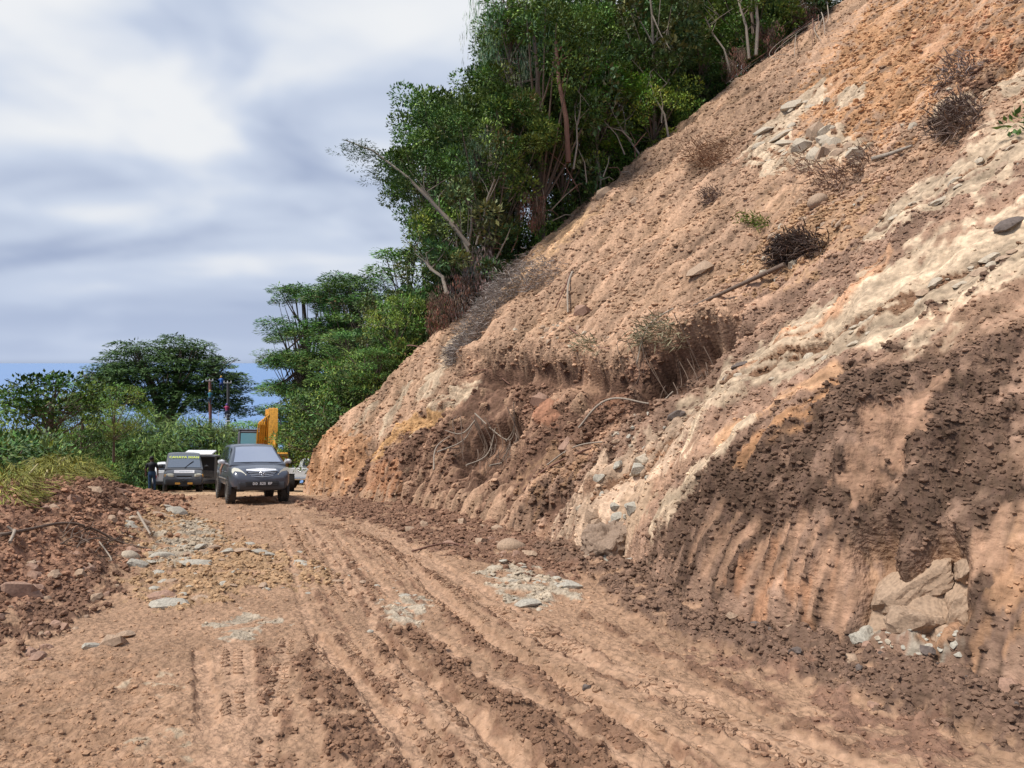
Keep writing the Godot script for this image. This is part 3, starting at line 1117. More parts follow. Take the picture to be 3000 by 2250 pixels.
func plant_kinds() -> void:
	M.leaf = leaf_mat(0.35)
	M.dry = leaf_mat(0.15, 0.8)
	M.bark = bark_mat(Color(0.160, 0.110, 0.080))
	M.pale_bark = bark_mat(Color(0.340, 0.280, 0.220))
	M.cane = bark_mat(Color(0.420, 0.360, 0.170))
	M.red_bark = bark_mat(Color(0.200, 0.100, 0.070))
	var G1 := Color(0.053, 0.112, 0.027)
	var G2 := Color(0.150, 0.285, 0.053)
	var add := func(k: String, d: Dictionary, bark: Material, leaf: Material) -> void:
		d.bark = bark
		d.leaf = leaf
		tree_kinds[k] = d
	# broad-leaved forest trees
	add.call("broad_a", tree_parts(101, 6.0, Vector3(2.2, 2.2, 2.2), 44, 190, 0, 0.15, 0.075, Color(0.067, 0.129, 0.028), Color(0.224, 0.358, 0.067), Vector2(0.3, 0.1), 0.12, 0.6, 0.48), M.bark, M.leaf)
	add.call("broad_b", tree_parts(102, 7.0, Vector3(1.8, 2.6, 1.8), 40, 130, 0, 0.22, 0.12, Color(0.067, 0.112, 0.045), Color(0.202, 0.280, 0.101), Vector2(-0.4, 0.2), 0.11, 0.6, 0.46), M.pale_bark, M.leaf)
	add.call("broad_c", tree_parts(103, 5.0, Vector3(2.0, 1.9, 2.0), 40, 180, 0, 0.12, 0.055, Color(0.101, 0.185, 0.034), Color(0.302, 0.470, 0.078), Vector2(0.2, -0.2), 0.1, 0.6, 0.44), M.bark, M.leaf)
	add.call("tall_a", tree_parts(104, 11.0, Vector3(2.9, 2.9, 2.9), 60, 230, 0, 0.17, 0.085, Color(0.056, 0.112, 0.028), Color(0.190, 0.314, 0.062), Vector2(0.5, 0.1), 0.2, 0.6, 0.62), M.bark, M.leaf)
	add.call("tall_b", tree_parts(105, 10.0, Vector3(2.2, 2.8, 2.2), 46, 180, 0, 0.21, 0.11, Color(0.084, 0.134, 0.056), Color(0.235, 0.325, 0.123), Vector2(-0.6, 0.2), 0.15, 0.6, 0.55), M.pale_bark, M.leaf)
	# feathery trees
	add.call("feather_a", tree_parts(111, 7.0, Vector3(2.3, 3.0, 2.3), 85, 100, 1, 0.22, 0.07, Color(0.056, 0.134, 0.039), Color(0.168, 0.325, 0.067), Vector2(0.3, 0.0), 0.13, 0.8, 0.6), M.bark, M.leaf)
	add.call("feather_b", tree_parts(112, 6.0, Vector3(2.0, 2.4, 2.0), 70, 100, 1, 0.20, 0.07, Color(0.090, 0.202, 0.039), Color(0.269, 0.493, 0.078), Vector2(-0.2, 0.2), 0.12, 0.8, 0.55), M.bark, M.leaf)
	add.call("tall_feather", tree_parts(113, 14.5, Vector3(2.7, 6.6, 2.7), 170, 150, 1, 0.26, 0.085, Color(0.050, 0.123, 0.034), Color(0.157, 0.302, 0.062), Vector2(-0.6, 0.2), 0.26, 0.9, 0.8), M.bark, M.leaf)
	# a weeping grey-green one
	add.call("weeping", tree_parts(121, 8.0, Vector3(1.8, 3.0, 1.8), 60, 95, 2, 0.30, 0.02, Color(0.151, 0.252, 0.143), Color(0.336, 0.487, 0.286), Vector2(0.2, 0.1), 0.12, 0.9, 0.55), M.bark, M.leaf)
	# open young tree with single big leaves
	add.call("open", tree_parts(131, 6.5, Vector3(1.4, 2.8, 1.4), 42, 34, 0, 0.24, 0.13, Color(0.101, 0.168, 0.076), Color(0.286, 0.370, 0.185), Vector2(0.5, 0.2), 0.06, 0.8, 0.42), M.pale_bark, M.leaf)
	# undergrowth
	add.call("shrub_a", tree_parts(141, 1.8, Vector3(1.5, 1.1, 1.5), 36, 60, 0, 0.17, 0.08, Color(0.050, 0.101, 0.034), Color(0.151, 0.252, 0.059), Vector2.ZERO, 0.05, 1.0, 0.4), M.bark, M.leaf)
	add.call("shrub_b", tree_parts(142, 1.6, Vector3(1.4, 0.9, 1.4), 36, 60, 0, 0.13, 0.05, Color(0.076, 0.151, 0.034), Color(0.235, 0.403, 0.067), Vector2.ZERO, 0.05, 1.0, 0.36), M.bark, M.leaf)
	# dead and dry
	add.call("dead_grey", tree_parts(151, 2.2, Vector3(1.0, 1.3, 1.0), 34, 60, 2, 0.20, 0.035, Color(0.200, 0.165, 0.145), Color(0.360, 0.310, 0.280), Vector2.ZERO, 0.05, 1.0, 0.36), M.pale_bark, M.dry)
	add.call("dead_brown", tree_parts(152, 2.0, Vector3(0.9, 1.1, 0.9), 26, 55, 2, 0.2, 0.05, Color(0.14, 0.085, 0.06), Color(0.27, 0.17, 0.12), Vector2.ZERO, 0.05, 1.0, 0.32), M.red_bark, M.dry)
	# bamboo-like roadside thicket
	add.call("bamboo", tree_parts(161, 3.2, Vector3(1.7, 1.9, 1.7), 64, 75, 3, 0.30, 0.035, Color(0.060, 0.128, 0.033), Color(0.225, 0.375, 0.090), Vector2.ZERO, 0.04, 1.0, 0.45), M.bark, M.leaf)

func bark_mat(c: Color) -> StandardMaterial3D:
	var m := mat(c, 0.9)
	m.albedo_texture = M.grain
	m.uv1_triplanar = true
	m.uv1_scale = Vector3(4, 1, 4)
	return m

# the forest edge as the photograph shows it: how high, in pixels, the tree tops stand over each column
func canopy_py(px: float) -> float:
	return along([780.0, 1250.0, 820.0, 1080.0, 860.0, 950.0, 900.0, 830.0, 1000.0, 800.0, 1090.0, 790.0, 1130.0, 720.0, 1160.0, 500.0, 1190.0, 360.0, 1240.0, 280.0, 1290.0, 180.0, 1340.0, 90.0, 1400.0, 20.0, 1480.0, -90.0, 1700.0, -160.0, 2100.0, -220.0, 2600.0, -260.0], px)

# depth of the scar's far edge in each column of the photograph
func edge_d(px: float) -> float:
	return along([900.0, 28.8, 941.0, 29.0, 1079.0, 30.0, 1169.0, 30.7, 1286.0, 31.6, 1493.0, 33.4, 1686.0, 35.2, 1939.0, 38.0, 2225.0, 41.7, 2563.0, 47.0], px)

func to_px(p: Vector3) -> Vector2:
	var q := cam.basis.inverse() * (p - cam.position)
	return Vector2(1500.0 + F * q.x / -q.z, 1125.0 - F * q.y / -q.z)

func build_forest() -> void:
	var rng := RandomNumberGenerator.new()
	rng.seed = 77
	# the wooded hillside beyond the scar
	var h := Sheet.new()
	var u := PackedFloat32Array()
	var t := -90.0
	while t < -29.7:
		u.append(t)
		t += 0.3 if t > -40.0 else 1.0
	var v := PackedFloat32Array()
	var s := -1.0
	while s < 60.0:
		v.append(s)
		s += 0.3 if s < 30.0 else 1.2
	h.setup(u, v)
	for j in v.size():
		for i in u.size():
			var k := j * u.size() + i
			var e := smoothstep(-30.3, -31.6, u[i])
			var n: float = nz.mid.get_noise_2d(u[i], v[j])
			var up: float = -1.4 + 2.0 * e + n * 0.35 + nz.big.get_noise_2d(u[i] * 0.7, v[j] * 0.7) * 0.4
			up *= smoothstep(-0.8, 1.0, v[j])
			h.pos[k] = slope_base(u[i], v[j]) + Vector3(-0.6 * NX, 0.78, 0.6 * ND) * up
			h.col[k] = Color(0.085, 0.06, 0.035).lerp(Color(0.05, 0.07, 0.02), clampf(n + 0.5, 0, 1))
	tag(put(h.mesh(), "wooded_hillside", M.earth), "", "", "", "structure")
	var kinds := ["broad_a", "broad_b", "broad_c", "feather_a", "feather_b", "broad_a", "broad_b", "open"]
	var words := {"broad_a": "dark green broad-leaved tree in the forest beyond the landslide", "broad_b": "tall narrow tree with large dull leaves in the hillside forest", "broad_c": "bright green small-leaved tree in the hillside forest", "feather_a": "dark feathery-leaved tree in tiers in the hillside forest", "feather_b": "bright feathery-leaved tree in the hillside forest", "tall_a": "tall dark broad-crowned tree in the hillside forest", "tall_b": "tall greyish-green tree on a pale trunk in the hillside forest", "open": "thin open tree with single large leaves in the hillside forest", "weeping": "grey-green weeping tree hanging over the forest edge"}
	var n := 0
	for row in 5:
		var tt: float = [-30.6, -32.8, -35.4, -38.6, -43.0][row]
		var ss := 0.4 + row * 0.5
		while ss < 34.0:
			var a := tt + rng.randf_range(-0.8, 0.8)
			var b := ss + rng.randf_range(-0.6, 0.6)
			var base := h.point(a, b)
			var px := to_px(base)
			var d := -base.z
			var top := canopy_py(px.x - 40.0) + (rng.randf_range(0.0, 420.0) if row < 2 else rng.randf_range(0.0, 170.0))
			var want := (px.y - top) * d / F
			var kind: String = kinds[rng.randi() % kinds.size()]
			if want > 7.5 and px.x > 1080.0:
				kind = ["tall_a", "tall_b", "tall_a", "broad_b", "open"][rng.randi() % 5]
			if px.x < 1080.0:
				kind = ["feather_a", "feather_b", "broad_c", "feather_a"][rng.randi() % 4]
			var own: float = {"broad_a": 6.3, "broad_b": 7.6, "broad_c": 5.3, "feather_a": 7.6, "feather_b": 6.3, "open": 7.0, "tall_a": 11.6, "tall_b": 10.8}[kind]
			if want > 2.2 and px.x > (1010.0 if d < 49.0 else 900.0) and px.x < 2750.0:
				var sc := clampf(want / own, 0.5, 1.3 if px.x > 1220.0 or d > 41.0 else 0.72)
				make_tree(kind, "forest_tree", words[kind], "tree", "trees of the hillside forest", base - Vector3(0, 0.15, 0), rng.randf() * TAU, sc)
				n += 1
			ss += 1.9 + row * 0.35
	# undergrowth along the scar's edge and between the trunks
	for i in 95:
		var a := -30.5 - absf(rng.randfn()) * 2.0
		var b := rng.randf_range(0.3, 33.0)
		var base := h.point(a, b)
		if canopy_py(to_px(base).x) > to_px(base).y - 40.0:
			continue
		var kind := "shrub_a" if rng.randf() < 0.62 else "shrub_b"
		make_tree(kind, "forest_shrub", "dark leafy shrub in the undergrowth of the hillside forest" if kind == "shrub_a" else "bright leafy shrub in the undergrowth of the hillside forest", "shrub", "shrubs under the hillside trees", base - Vector3(0, 0.1, 0), rng.randf() * TAU, rng.randf_range(0.6, 1.35))
	# the tall feathery pair where the road bends away
	for q in [[915, 54.0, 800, 1.0], [985, 51.0, 800, 0.98], [1050, 48.0, 760, 0.9], [865, 60.0, 930, 0.9], [1020, 53.0, 830, 0.9]]:
		var tp := at_depth(q[0], q[2], q[1])
		make_tree("tall_feather", "feathery_tree", "tall feathery tree in dark tiers at the bend of the road", "tree", "tall feathery trees at the bend", Vector3(tp.x, tp.y - 15.2 * q[3], tp.z), rng.randf() * TAU, q[3])
	# slender trunks that stand out against the shade: base and fork in pixels of the photograph
	var slim := [[1665, 450, 1628, 120, 39.0, "red_bark", 0.13], [1905, 520, 1780, 300, 38.0, "pale_bark", 0.06], [1960, 385, 1900, 230, 39.5, "pale_bark", 0.06], [2140, 190, 2065, 50, 41.0, "pale_bark", 0.055], [2195, 150, 2150, -80, 42.0, "pale_bark", 0.08], [2215, 140, 2218, -80, 42.0, "pale_bark", 0.10], [1375, 715, 1230, 545, 34.5, "pale_bark", 0.07], [1395, 690, 1450, 525, 34.5, "pale_bark", 0.05], [1310, 835, 1245, 765, 33.2, "pale_bark", 0.09], [1680, 470, 1700, 320, 38.5, "pale_bark", 0.05], [1815, 560, 1690, 640, 37.0, "bark", 0.05]]
	for q in slim:
		var a := at_depth(q[0], q[1], edge_d(q[0]) + 0.35)
		var e := at_depth(q[2], q[3], edge_d(q[0]) + 0.9)
		var o := thing("slender_trunk", "slender leaning %s trunk at the forest edge above the slide" % ("reddish" if q[5] == "red_bark" else ("dark" if q[5] == "bark" else "pale")), "tree", a, 0.0, "slender trunks at the forest edge")
		var tb := B.new()
		var e2 := e - a
		tb.tube(PackedVector3Array([Vector3(0, -0.4, 0), e2 * 0.3 + Vector3(0.08, 0.05, 0), e2 * 0.65 + Vector3(-0.06, 0, 0), e2]), q[6], q[6] * 0.6, 7)
		put(tb.mesh(60.0), "trunk", M[q[5]], o)
		tb = B.new()
		for k in 4:
			var f := e2 * (0.6 + 0.1 * k)
			tb.tube(PackedVector3Array([f, f + Vector3(rng.randf_range(-0.6, 0.6), 0.5, rng.randf_range(-0.3, 0.3)), f + Vector3(rng.randf_range(-1.2, 1.2), 1.3, rng.randf_range(-0.5, 0.5))]), q[6] * 0.4, 0.012, 5)
		put(tb.mesh(60.0), "branch", M[q[5]], o)
		var lv := Leaves.new()
		lv.rng.seed = 900 + int(q[0])
		for k in 7:
			lv.spray(e2 + lv.ball() * Vector3(1.2, 0.9, 0.9) + Vector3(0, 0.6, 0), Vector3(0.45, 0.35, 0.45), 40, 0.2, 0.1, Color(0.04, 0.08, 0.02), Color(0.11, 0.19, 0.04))
		put(lv.mesh(), "crown", M.leaf, o)
	# the tree that leans far out of the forest over the road
	var lean := thing("leaning_tree", "feathery tree leaning far out of the forest over the slide", "tree", at_depth(1375, 720, edge_d(1375) + 0.4))
	var lt := B.new()
	var o0 := lean.position
	var tip := at_depth(1010, 410, 33.2) - o0
	var fork := at_depth(1195, 520, 32.8) - o0
	lt.tube(PackedVector3Array([Vector3.ZERO, fork * 0.5 + Vector3(0, 0.1, 0), fork, fork.lerp(tip, 0.55) + Vector3(0, 0.25, 0), tip]), 0.10, 0.02, 7)
	put(lt.mesh(60.0), "trunk", M.pale_bark, lean)
	var ll := Leaves.new()
	ll.rng.seed = 505
	for k in 46:
		var f := ll.rng.randf_range(-0.05, 1.0)
		var q := fork.lerp(tip, f) + Vector3(ll.rng.randf_range(-0.3, 0.5), ll.rng.randf_range(-1.5, 0.35) * (1.0 - f * 0.6), ll.rng.randf_range(-0.7, 0.7))
		ll.spray(q, Vector3(0.5, 0.16, 0.5), 60, 0.15, 0.04, Color(0.03, 0.07, 0.018), Color(0.09, 0.16, 0.035), 1)
	put(ll.mesh(), "crown", M.leaf, lean)
	# weeping trees at the top
	for q in [[1500, 150, 37.0, 1.1], [1430, 560, 35.5, 0.6]]:
		make_tree("weeping", "weeping_tree", words.weeping, "tree", "weeping trees", at_depth(q[0], q[1], q[2]) - Vector3(0, 4.0 * q[3], 0), rng.randf() * TAU, q[3])
	# dead plants dragged down along the edge
	for q in [[1400, 830, 33.3, 1.0, "dead_grey"], [1450, 880, 33.0, 0.8, "dead_grey"], [1360, 900, 32.8, 0.85, "dead_grey"], [1335, 870, 33.0, 0.8, "dead_brown"], [1300, 960, 32.0, 0.7, "dead_brown"], [1560, 620, 35.0, 0.7, "dead_brown"], [2150, 190, 40.6, 0.7, "dead_brown"], [2250, 120, 41.5, 0.8, "dead_brown"], [2360, 60, 42.4, 0.8, "dead_brown"], [1290, 905, 32.6, 0.6, "dead_brown"]]:
		make_tree(q[4], "dead_shrub", "withered grey shrub at the forest edge" if q[4] == "dead_grey" else "withered red-brown shrub at the forest edge", "shrub", "withered shrubs along the slide's edge", at_depth(q[0], q[1], edge_d(q[0]) + 0.5) - Vector3(0, 1.0 * q[3], 0), rng.randf() * TAU, q[3])

# ------------------------------------------------------------------ loose soil: clods too many to count
func scatter_clods(sheet: Sheet, called: String, label: String, count: int, seed_: int, s0: float, s1: float, power: float, reach: float) -> void:
	var rng := RandomNumberGenerator.new()
	rng.seed = seed_
	var nu := sheet.us.size()
	var lists := [[], [], []]
	var tries := 0
	var made := 0
	while made < count and tries < count * 12:
		tries += 1
		var k := rng.randi() % sheet.pos.size()
		var r := sheet.rough[k]
		if rng.randf() > pow(clampf(r, 0.0, 1.0), power):
			continue
		var p := sheet.pos[k]
		if sheet.us[k % nu] < near_from or p.y < surf_y(p.x, -p.z) - 0.45 or -p.z > reach:
			continue
		made += 1
		var sz := lerpf(s0, s1, pow(rng.randf(), 4.0)) * (0.6 + 0.5 * r) * clampf(-p.z / 18.0, 0.42, 1.35)
		lists[rng.randi() % 3].append([p, sz, sheet.col[k]])
	for q in 3:
		var mm := MultiMesh.new()
		mm.transform_format = MultiMesh.TRANSFORM_3D
		mm.use_colors = true
		mm.mesh = rock_mesh(700 + q, 1, 5, Vector3.ONE, 0.5, 30.0)
		mm.instance_count = lists[q].size()
		for i in lists[q].size():
			var e: Array = lists[q][i]
			var b := Basis(Vector3(rng.randfn(), rng.randfn(), rng.randfn()).normalized(), rng.randf() * TAU)
			var sz: float = e[1]
			b = b.scaled(Vector3(sz * rng.randf_range(0.8, 1.3), sz * rng.randf_range(0.55, 0.9), sz * rng.randf_range(0.8, 1.3)))
			mm.set_instance_transform(i, Transform3D(b, e[0] + Vector3(0, sz * 0.15, 0)))
			var f := rng.randf_range(0.9, 1.45)
			var c: Color = e[2]
			mm.set_instance_color(i, Color(c.r * f, c.g * f * 0.99, c.b * f * 0.97))
		var o := MultiMeshInstance3D.new()
		o.multimesh = mm
		o.material_override = M.clod
		o.name = numbered(called)
		add_child(o)
		tag(o, label, "soil", "", "stuff")

var near_from := -99.0
var stone_meshes := {}

func stone_shape(kind: String, n: int) -> Mesh:
	var key := "%s%d" % [kind, n]
	if not stone_meshes.has(key):
		match kind:
			"slab":
				stone_meshes[key] = rock_mesh(300 + n, 1, 9, Vector3(1.0, 0.32, 0.75), 0.12, 20.0)
			"round":
				stone_meshes[key] = rock_mesh(330 + n, 2, 2, Vector3(1.0, 0.68, 0.8), 0.10, 60.0)
			_:
				stone_meshes[key] = rock_mesh(360 + n, 1, 8, Vector3(1.0, 0.75, 0.85), 0.16, 22.0)
	return stone_meshes[key]

func stone_mat(c: Color) -> StandardMaterial3D:
	var m := mat(c, 0.88)
	m.albedo_texture = M.grain
	m.uv1_triplanar = true
	m.uv1_world_triplanar = true
	m.uv1_scale = Vector3(2.2, 2.2, 2.2)
	m.heightmap_enabled = false
	m.normal_enabled = true
	m.normal_texture = M.bumps
	m.normal_scale = 0.8
	return m

# one stone resting where a pixel's ray meets the ground; width in pixels of the 3000-wide photograph
func stone(px: float, py: float, wpx: float, kind: String, m: Material, called: String, label: String, group := "", n := 0, turn := 0.0, squash := 1.0, tilt := 0.0) -> MeshInstance3D:
	var p := hit(px, py)
	var ts := to_ts(p)
	var nrm := Vector3.UP
	if ts.y > 0.05 and slope_y(p.x, -p.z) > ground_y(p.x, -p.z):
		p = slope.point(ts.x, ts.y)
		nrm = slope.normal(ts.x, ts.y, 0.3).lerp(Vector3.UP, 0.35).normalized()
	else:
		p = road.point(p.x, -p.z)
		nrm = road.normal(p.x, -p.z, 0.25)
	var r := wpx * -p.z / F * 0.5
	var o := put(stone_shape(kind, n % 5), called, m)
	var ax := Vector3.UP.cross(nrm)
	var b := Basis(Vector3.UP, turn) * Basis(Vector3(1, 0, 0), tilt)
	if ax.length() > 0.001:
		b = Basis(ax.normalized(), Vector3.UP.angle_to(nrm)) * b
	o.transform = Transform3D(b * Basis.from_scale(Vector3(r, r * squash, r)), p + nrm * r * 0.02 * squash)
	tag(o, label, "rock", group)
	return o

func build_stones() -> void:
	var rng := RandomNumberGenerator.new()
	rng.seed = 4242
	M.bumps = noise_normal()
	M.clod = mat(Color(1, 1, 1), 0.95)
	M.clod.vertex_color_use_as_albedo = true
	M.clod.metallic_specular = 0.2
	M.clod.albedo_texture = M.grain
	M.clod.uv1_triplanar = true
	M.clod.uv1_scale = Vector3(1.5, 1.5, 1.5)
	var pale := stone_mat(Color(0.46, 0.385, 0.29))
	var tan := stone_mat(Color(0.38, 0.265, 0.18))
	var red := stone_mat(Color(0.33, 0.20, 0.14))
	var grey := stone_mat(Color(0.40, 0.365, 0.30))
	var dark := stone_mat(Color(0.13, 0.10, 0.085))
	M.pale_stone = pale
	M.grey_stone = grey
	M.tan_stone = tan
	M.dark_stone = dark
	# stones one can name
	for q in [
		[1738, 1662, 52, "block", grey, "white-grey pointed stone propped under the big boulder's left side", 1, 0.4, 1.3],
		[1790, 1664, 58, "block", grey, "white-grey pointed stone standing under the middle of the big boulder", 2, 1.3, 1.5],
		[1848, 1668, 62, "block", grey, "squarish grey stone under the big boulder's dark side", 3, 2.2, 1.0],
		[1655, 1615, 90, "slab", tan, "smooth tan slab lying left of the big boulder", 0, 0.5, 0.9],
		[2402, 606, 62, "round", tan, "rounded tan river boulder high on the slope", 0, 0.3, 1.0],
		[2348, 592, 42, "round", tan, "smaller rounded stone beside the river boulder on the slope", 1, 1.1, 0.9],
		[2392, 572, 40, "round", red, "brown rounded stone just above the river boulder on the slope", 2, 2.0, 0.9],
		[1855, 590, 62, "block", tan, "tan block in the crumbly upper slope below the forest edge", 1, 0.7, 0.9],
		[1775, 580, 75, "block", tan, "tan block jutting from the slope under the forest roots", 2, 0.2, 0.8],
		[2350, 530, 60, "block", pale, "pale cut block below the cream outcrop", 3, 0.9, 0.9],
		[1500, 1610, 95, "round", tan, "rounded yellow-brown stone on the churned verge", 3, 0.4, 0.8],
		[1410, 1595, 70, "block", tan, "tan broken stone beside the rounded one on the churned verge", 0, 1.9, 0.8],
		[1660, 1725, 105, "slab", grey, "broad pale-grey slab at the edge of the road rubble", 1, 0.1, 0.9],
		[1550, 1775, 100, "slab", grey, "greenish grey slab half sunk in the road rubble", 3, 0.3, 0.8],
		[330, 1885, 100, "block", tan, "large tan rock at the foot of the spoil bank", 2, 0.6, 0.85],
		[262, 1895, 70, "slab", grey, "tilted pale slab leaning on the large tan rock", 0, 1.1, 1.6],
		[310, 1930, 50, "slab", grey, "thin pale slab lying below the large tan rock", 1, 0.2, 0.6],
		[370, 1860, 80, "slab", tan, "flat tan rock behind the large tan rock of the bank", 2, 2.0, 0.8],
		[395, 1665, 75, "slab", grey, "tilted grey-brown shale block on the bank's foot", 0, 0.5, 2.2],
		[475, 1635, 80, "round", grey, "pale rounded shale rock at the top of the shale strip", 1, 0.3, 0.8],
		[380, 1630, 60, "round", pale, "pale cream rock beside the twigs on the bank", 2, 0.8, 0.9],
		[500, 1775, 170, "slab", grey, "large flat grey shale slab crushed into the road edge", 3, 0.1, 0.75],
		[480, 1745, 100, "slab", red, "brown slab tilted over the large flat shale slab", 4, 0.3, 1.1],
		[550, 1640, 130, "slab", grey, "long flat shale slab in the shale strip", 2, 0.0, 0.6],
		[580, 1655, 110, "slab", grey, "lens-shaped shale slab next to the long one", 4, 0.2, 0.6],
		[390, 1545, 90, "slab", grey, "pale shale sheet standing up from the bank's foot", 0, 0.4, 1.5],
		[395, 1525, 60, "slab", pale, "small cream shale sheet above the standing one", 1, 0.9, 0.8],
		[60, 1750, 130, "block", red, "big red-brown rock with an ochre face in the spoil bank", 4, 0.7, 0.9],
		[330, 1530, 50, "block", tan, "tan block lodged in the top of the spoil bank", 3, 0.2, 0.9],
		[365, 1445, 80, "block", red, "brown boulder at the far end of the spoil bank", 1, 0.6, 0.7],
		[1085, 1845, 22, "round", grey, "round grey pebble on the churned ridge between the tracks", 0, 0.2, 0.9],
		[1720, 2015, 38, "block", dark, "black clod lying on the wheel track", 2, 0.3, 0.8],
		[2960, 2080, 150, "block", red, "big pinkish rock at the lower end of the debris apron", 3, 0.5, 1.2],
		[2760, 1590, 28, "round", pale, "small white pebble in the hollow behind the slab", 1, 0.0, 0.9],
		[2140, 1110, 95, "slab", dark, "black slate flake on the pale streak, lower one of two", 1, 0.5, 0.8],
		[2170, 1085, 80, "slab", dark, "black slate flake on the pale streak, upper one of two", 2, 0.6, 0.8],
		[1985, 1225, 60, "block", dark, "dark clod perched on the pale bed above the boulder", 4, 0.1, 0.9],
		[1870, 1370, 70, "block", grey, "grey-white block set in the pale bed above the boulder", 0, 0.8, 1.0],
		[2960, 650, 110, "slab", dark, "dark broken stone plate on the upper right of the slope", 3, 0.2, 0.8],
		[1580, 1165, 80, "block", red, "large smooth brown block in the dark middle slip", 0, 0.3, 1.3],
		[1640, 1275, 100, "block", red, "brown block with a stump beside it in the middle slip", 1, 1.0, 0.7],
		[1705, 920, 75, "block", red, "dark rounded lump of soil in the crumbly upper slope", 2, 0.0, 1.2],
		[2050, 790, 110, "slab", tan, "long tan stone under the log's root end", 4, 0.45, 0.9]]:
		stone(q[0], q[1], q[2], q[3], q[4], "rock", q[5], "", q[6], q[7], q[8])
	# rubble: look-alikes that only their place tells apart
	scatter_stones(rng, [270, 1120, 345, 1090, 430, 1105, 480, 1155, 560, 1185, 700, 1210, 760, 1260, 560, 1275, 430, 1310, 340, 1325, 300, 1225], 75, 26.0, 85.0, "slab", [grey, grey, tan], "shale_piece", "flat grey-brown shale piece in the strip along the spoil bank", "shale pieces along the spoil bank")
	scatter_stones(rng, [1030, 1225, 1110, 1215, 1230, 1250, 1265, 1280, 1160, 1320, 1080, 1290], 26, 24.0, 62.0, "slab", [grey, grey, pale], "road_stone", "pale grey stone in the patch of rubble beside the wheel tracks", "stones in the roadside rubble patch")
	scatter_stones(rng, [820, 1285, 890, 1275, 935, 1300, 905, 1345, 840, 1345], 12, 20.0, 48.0, "slab", [grey, pale], "road_stone", "crushed pale stone in the small grey patch on the tracks", "stones crushed into the tracks")
	scatter_stones(rng, [1600, 560, 1690, 480, 1800, 425, 1880, 420, 1870, 480, 1770, 550, 1660, 600], 60, 14.0, 46.0, "block", [pale, tan, grey], "slope_stone", "broken stone in the rubble bed on the upper slope", "stones of the upper rubble bed")
	scatter_stones(rng, [1050, 740, 1120, 700, 1240, 700, 1330, 720, 1300, 770, 1150, 765], 45, 12.0, 40.0, "block", [tan, tan, pale], "slope_stone", "tan lump on the lip of the middle slip", "lumps on the lip of the middle slip")
	scatter_stones(rng, [1280, 940, 1400, 880, 1440, 900, 1420, 960, 1330, 980], 26, 12.0, 34.0, "block", [grey, pale, tan], "slope_stone", "small grey stone in the crumbled soil below the roots", "stones below the root hollow")
	scatter_stones(rng, [0, 1180, 160, 1060, 290, 1060, 300, 1200, 240, 1320, 120, 1420, 0, 1440], 55, 22.0, 80.0, "block", [red, red, tan], "bank_rock", "red-brown rock lump in the spoil bank", "rocks in the spoil bank")
	scatter_stones(rng, [1500, 1310, 1700, 1350, 1900, 1420, 2212, 1480, 2212, 1620, 1900, 1530, 1650, 1420], 45, 18.0, 70.0, "block", [red, red, tan, dark], "debris_rock", "brown rock lump in the debris at the foot of the face", "rocks at the foot of the face")
	scatter_stones(rng, [1000, 1120, 1180, 1180, 1290, 1240, 1200, 1250, 1000, 1190, 850, 1140], 30, 16.0, 60.0, "block", [tan, red], "debris_rock", "brown stone on the churned verge below the middle slip", "stones on the churned verge")
	scatter_stones(rng, [560, 1180, 720, 1180, 900, 1280, 760, 1330, 600, 1300], 26, 14.0, 44.0, "slab", [tan, grey], "road_stone", "small flat stone trodden into the middle of the road", "stones trodden into the road")
	scatter_stones(rng, [1750, 130, 2212, 60, 2212, 420, 1900, 420, 1750, 330], 36, 14.0, 52.0, "block", [tan, red, pale], "slope_stone", "stone stuck in the ochre soil of the upper slope", "stones in the upper ochre soil")
	scatter_stones(rng, [1880, 1360, 2080, 1340, 2100, 1420, 1980, 1450, 1860, 1420], 22, 20.0, 60.0, "slab", [grey, grey, pale], "slope_stone", "grey splinter at the foot of the exposed slab", "splinters at the foot of the slab")
	# angular blocks standing out of the pale beds
	scatter_stones(rng, [1605, 335, 1690, 255, 1785, 182, 1780, 205, 1705, 295, 1690, 385, 1650, 380], 16, 40.0, 120.0, "slab", [pale], "outcrop_block", "angular cream block in the long outcrop on the upper slope", "blocks of the long cream outcrop")
	scatter_stones(rng, [1705, 335, 1750, 292, 1850, 300, 1845, 345, 1770, 370], 16, 40.0, 110.0, "block", [pale, pale, tan], "outcrop_block", "angular cream block in the broken outcrop above the withered brush", "blocks of the broken cream outcrop")
	scatter_stones(rng, [1500, 900, 1700, 740, 1900, 640, 2200, 520, 2200, 560, 1900, 690, 1700, 790], 34, 24.0, 90.0, "slab", [pale, tan, pale], "bedrock_flake", "pale rock flake breaking from the main pale streak", "rock flakes on the main pale streak")
	scatter_stones(rng, [1910, 475, 2100, 375, 2210, 300, 2210, 340, 2050, 430], 14, 30.0, 90.0, "slab", [pale, tan], "bedrock_flake", "pale rock flake on the upper pale streak", "rock flakes on the upper pale streak")
	scatter_stones(rng, [1250, 1100, 1330, 1010, 1450, 920, 1520, 890, 1440, 1010, 1370, 1130, 1290, 1180], 22, 24.0, 80.0, "block", [tan, pale, grey], "bed_block", "broken block in the pinkish bed above the boulder", "blocks in the bed above the boulder")
	# the big broken boulder
	var bp := hit(1795, 1640)
	var r := 185.0 * -bp.z / F * 0.5
	var bo := thing("boulder", "big broken boulder with an overhanging side at the slope's foot", "boulder", bp + Vector3(-0.1, r * 0.6, 0))
	var bm := rock_mesh(1236, 4, 10, Vector3(r, r * 0.88, r * 0.9), 0.24, 28.0)
	bo.rotation = Vector3(0.1, -0.5, 0.15)
	put(bm, "stone", stone_mat(Color(0.27, 0.19, 0.135)), bo)
	build_slab()
	tread_prints()
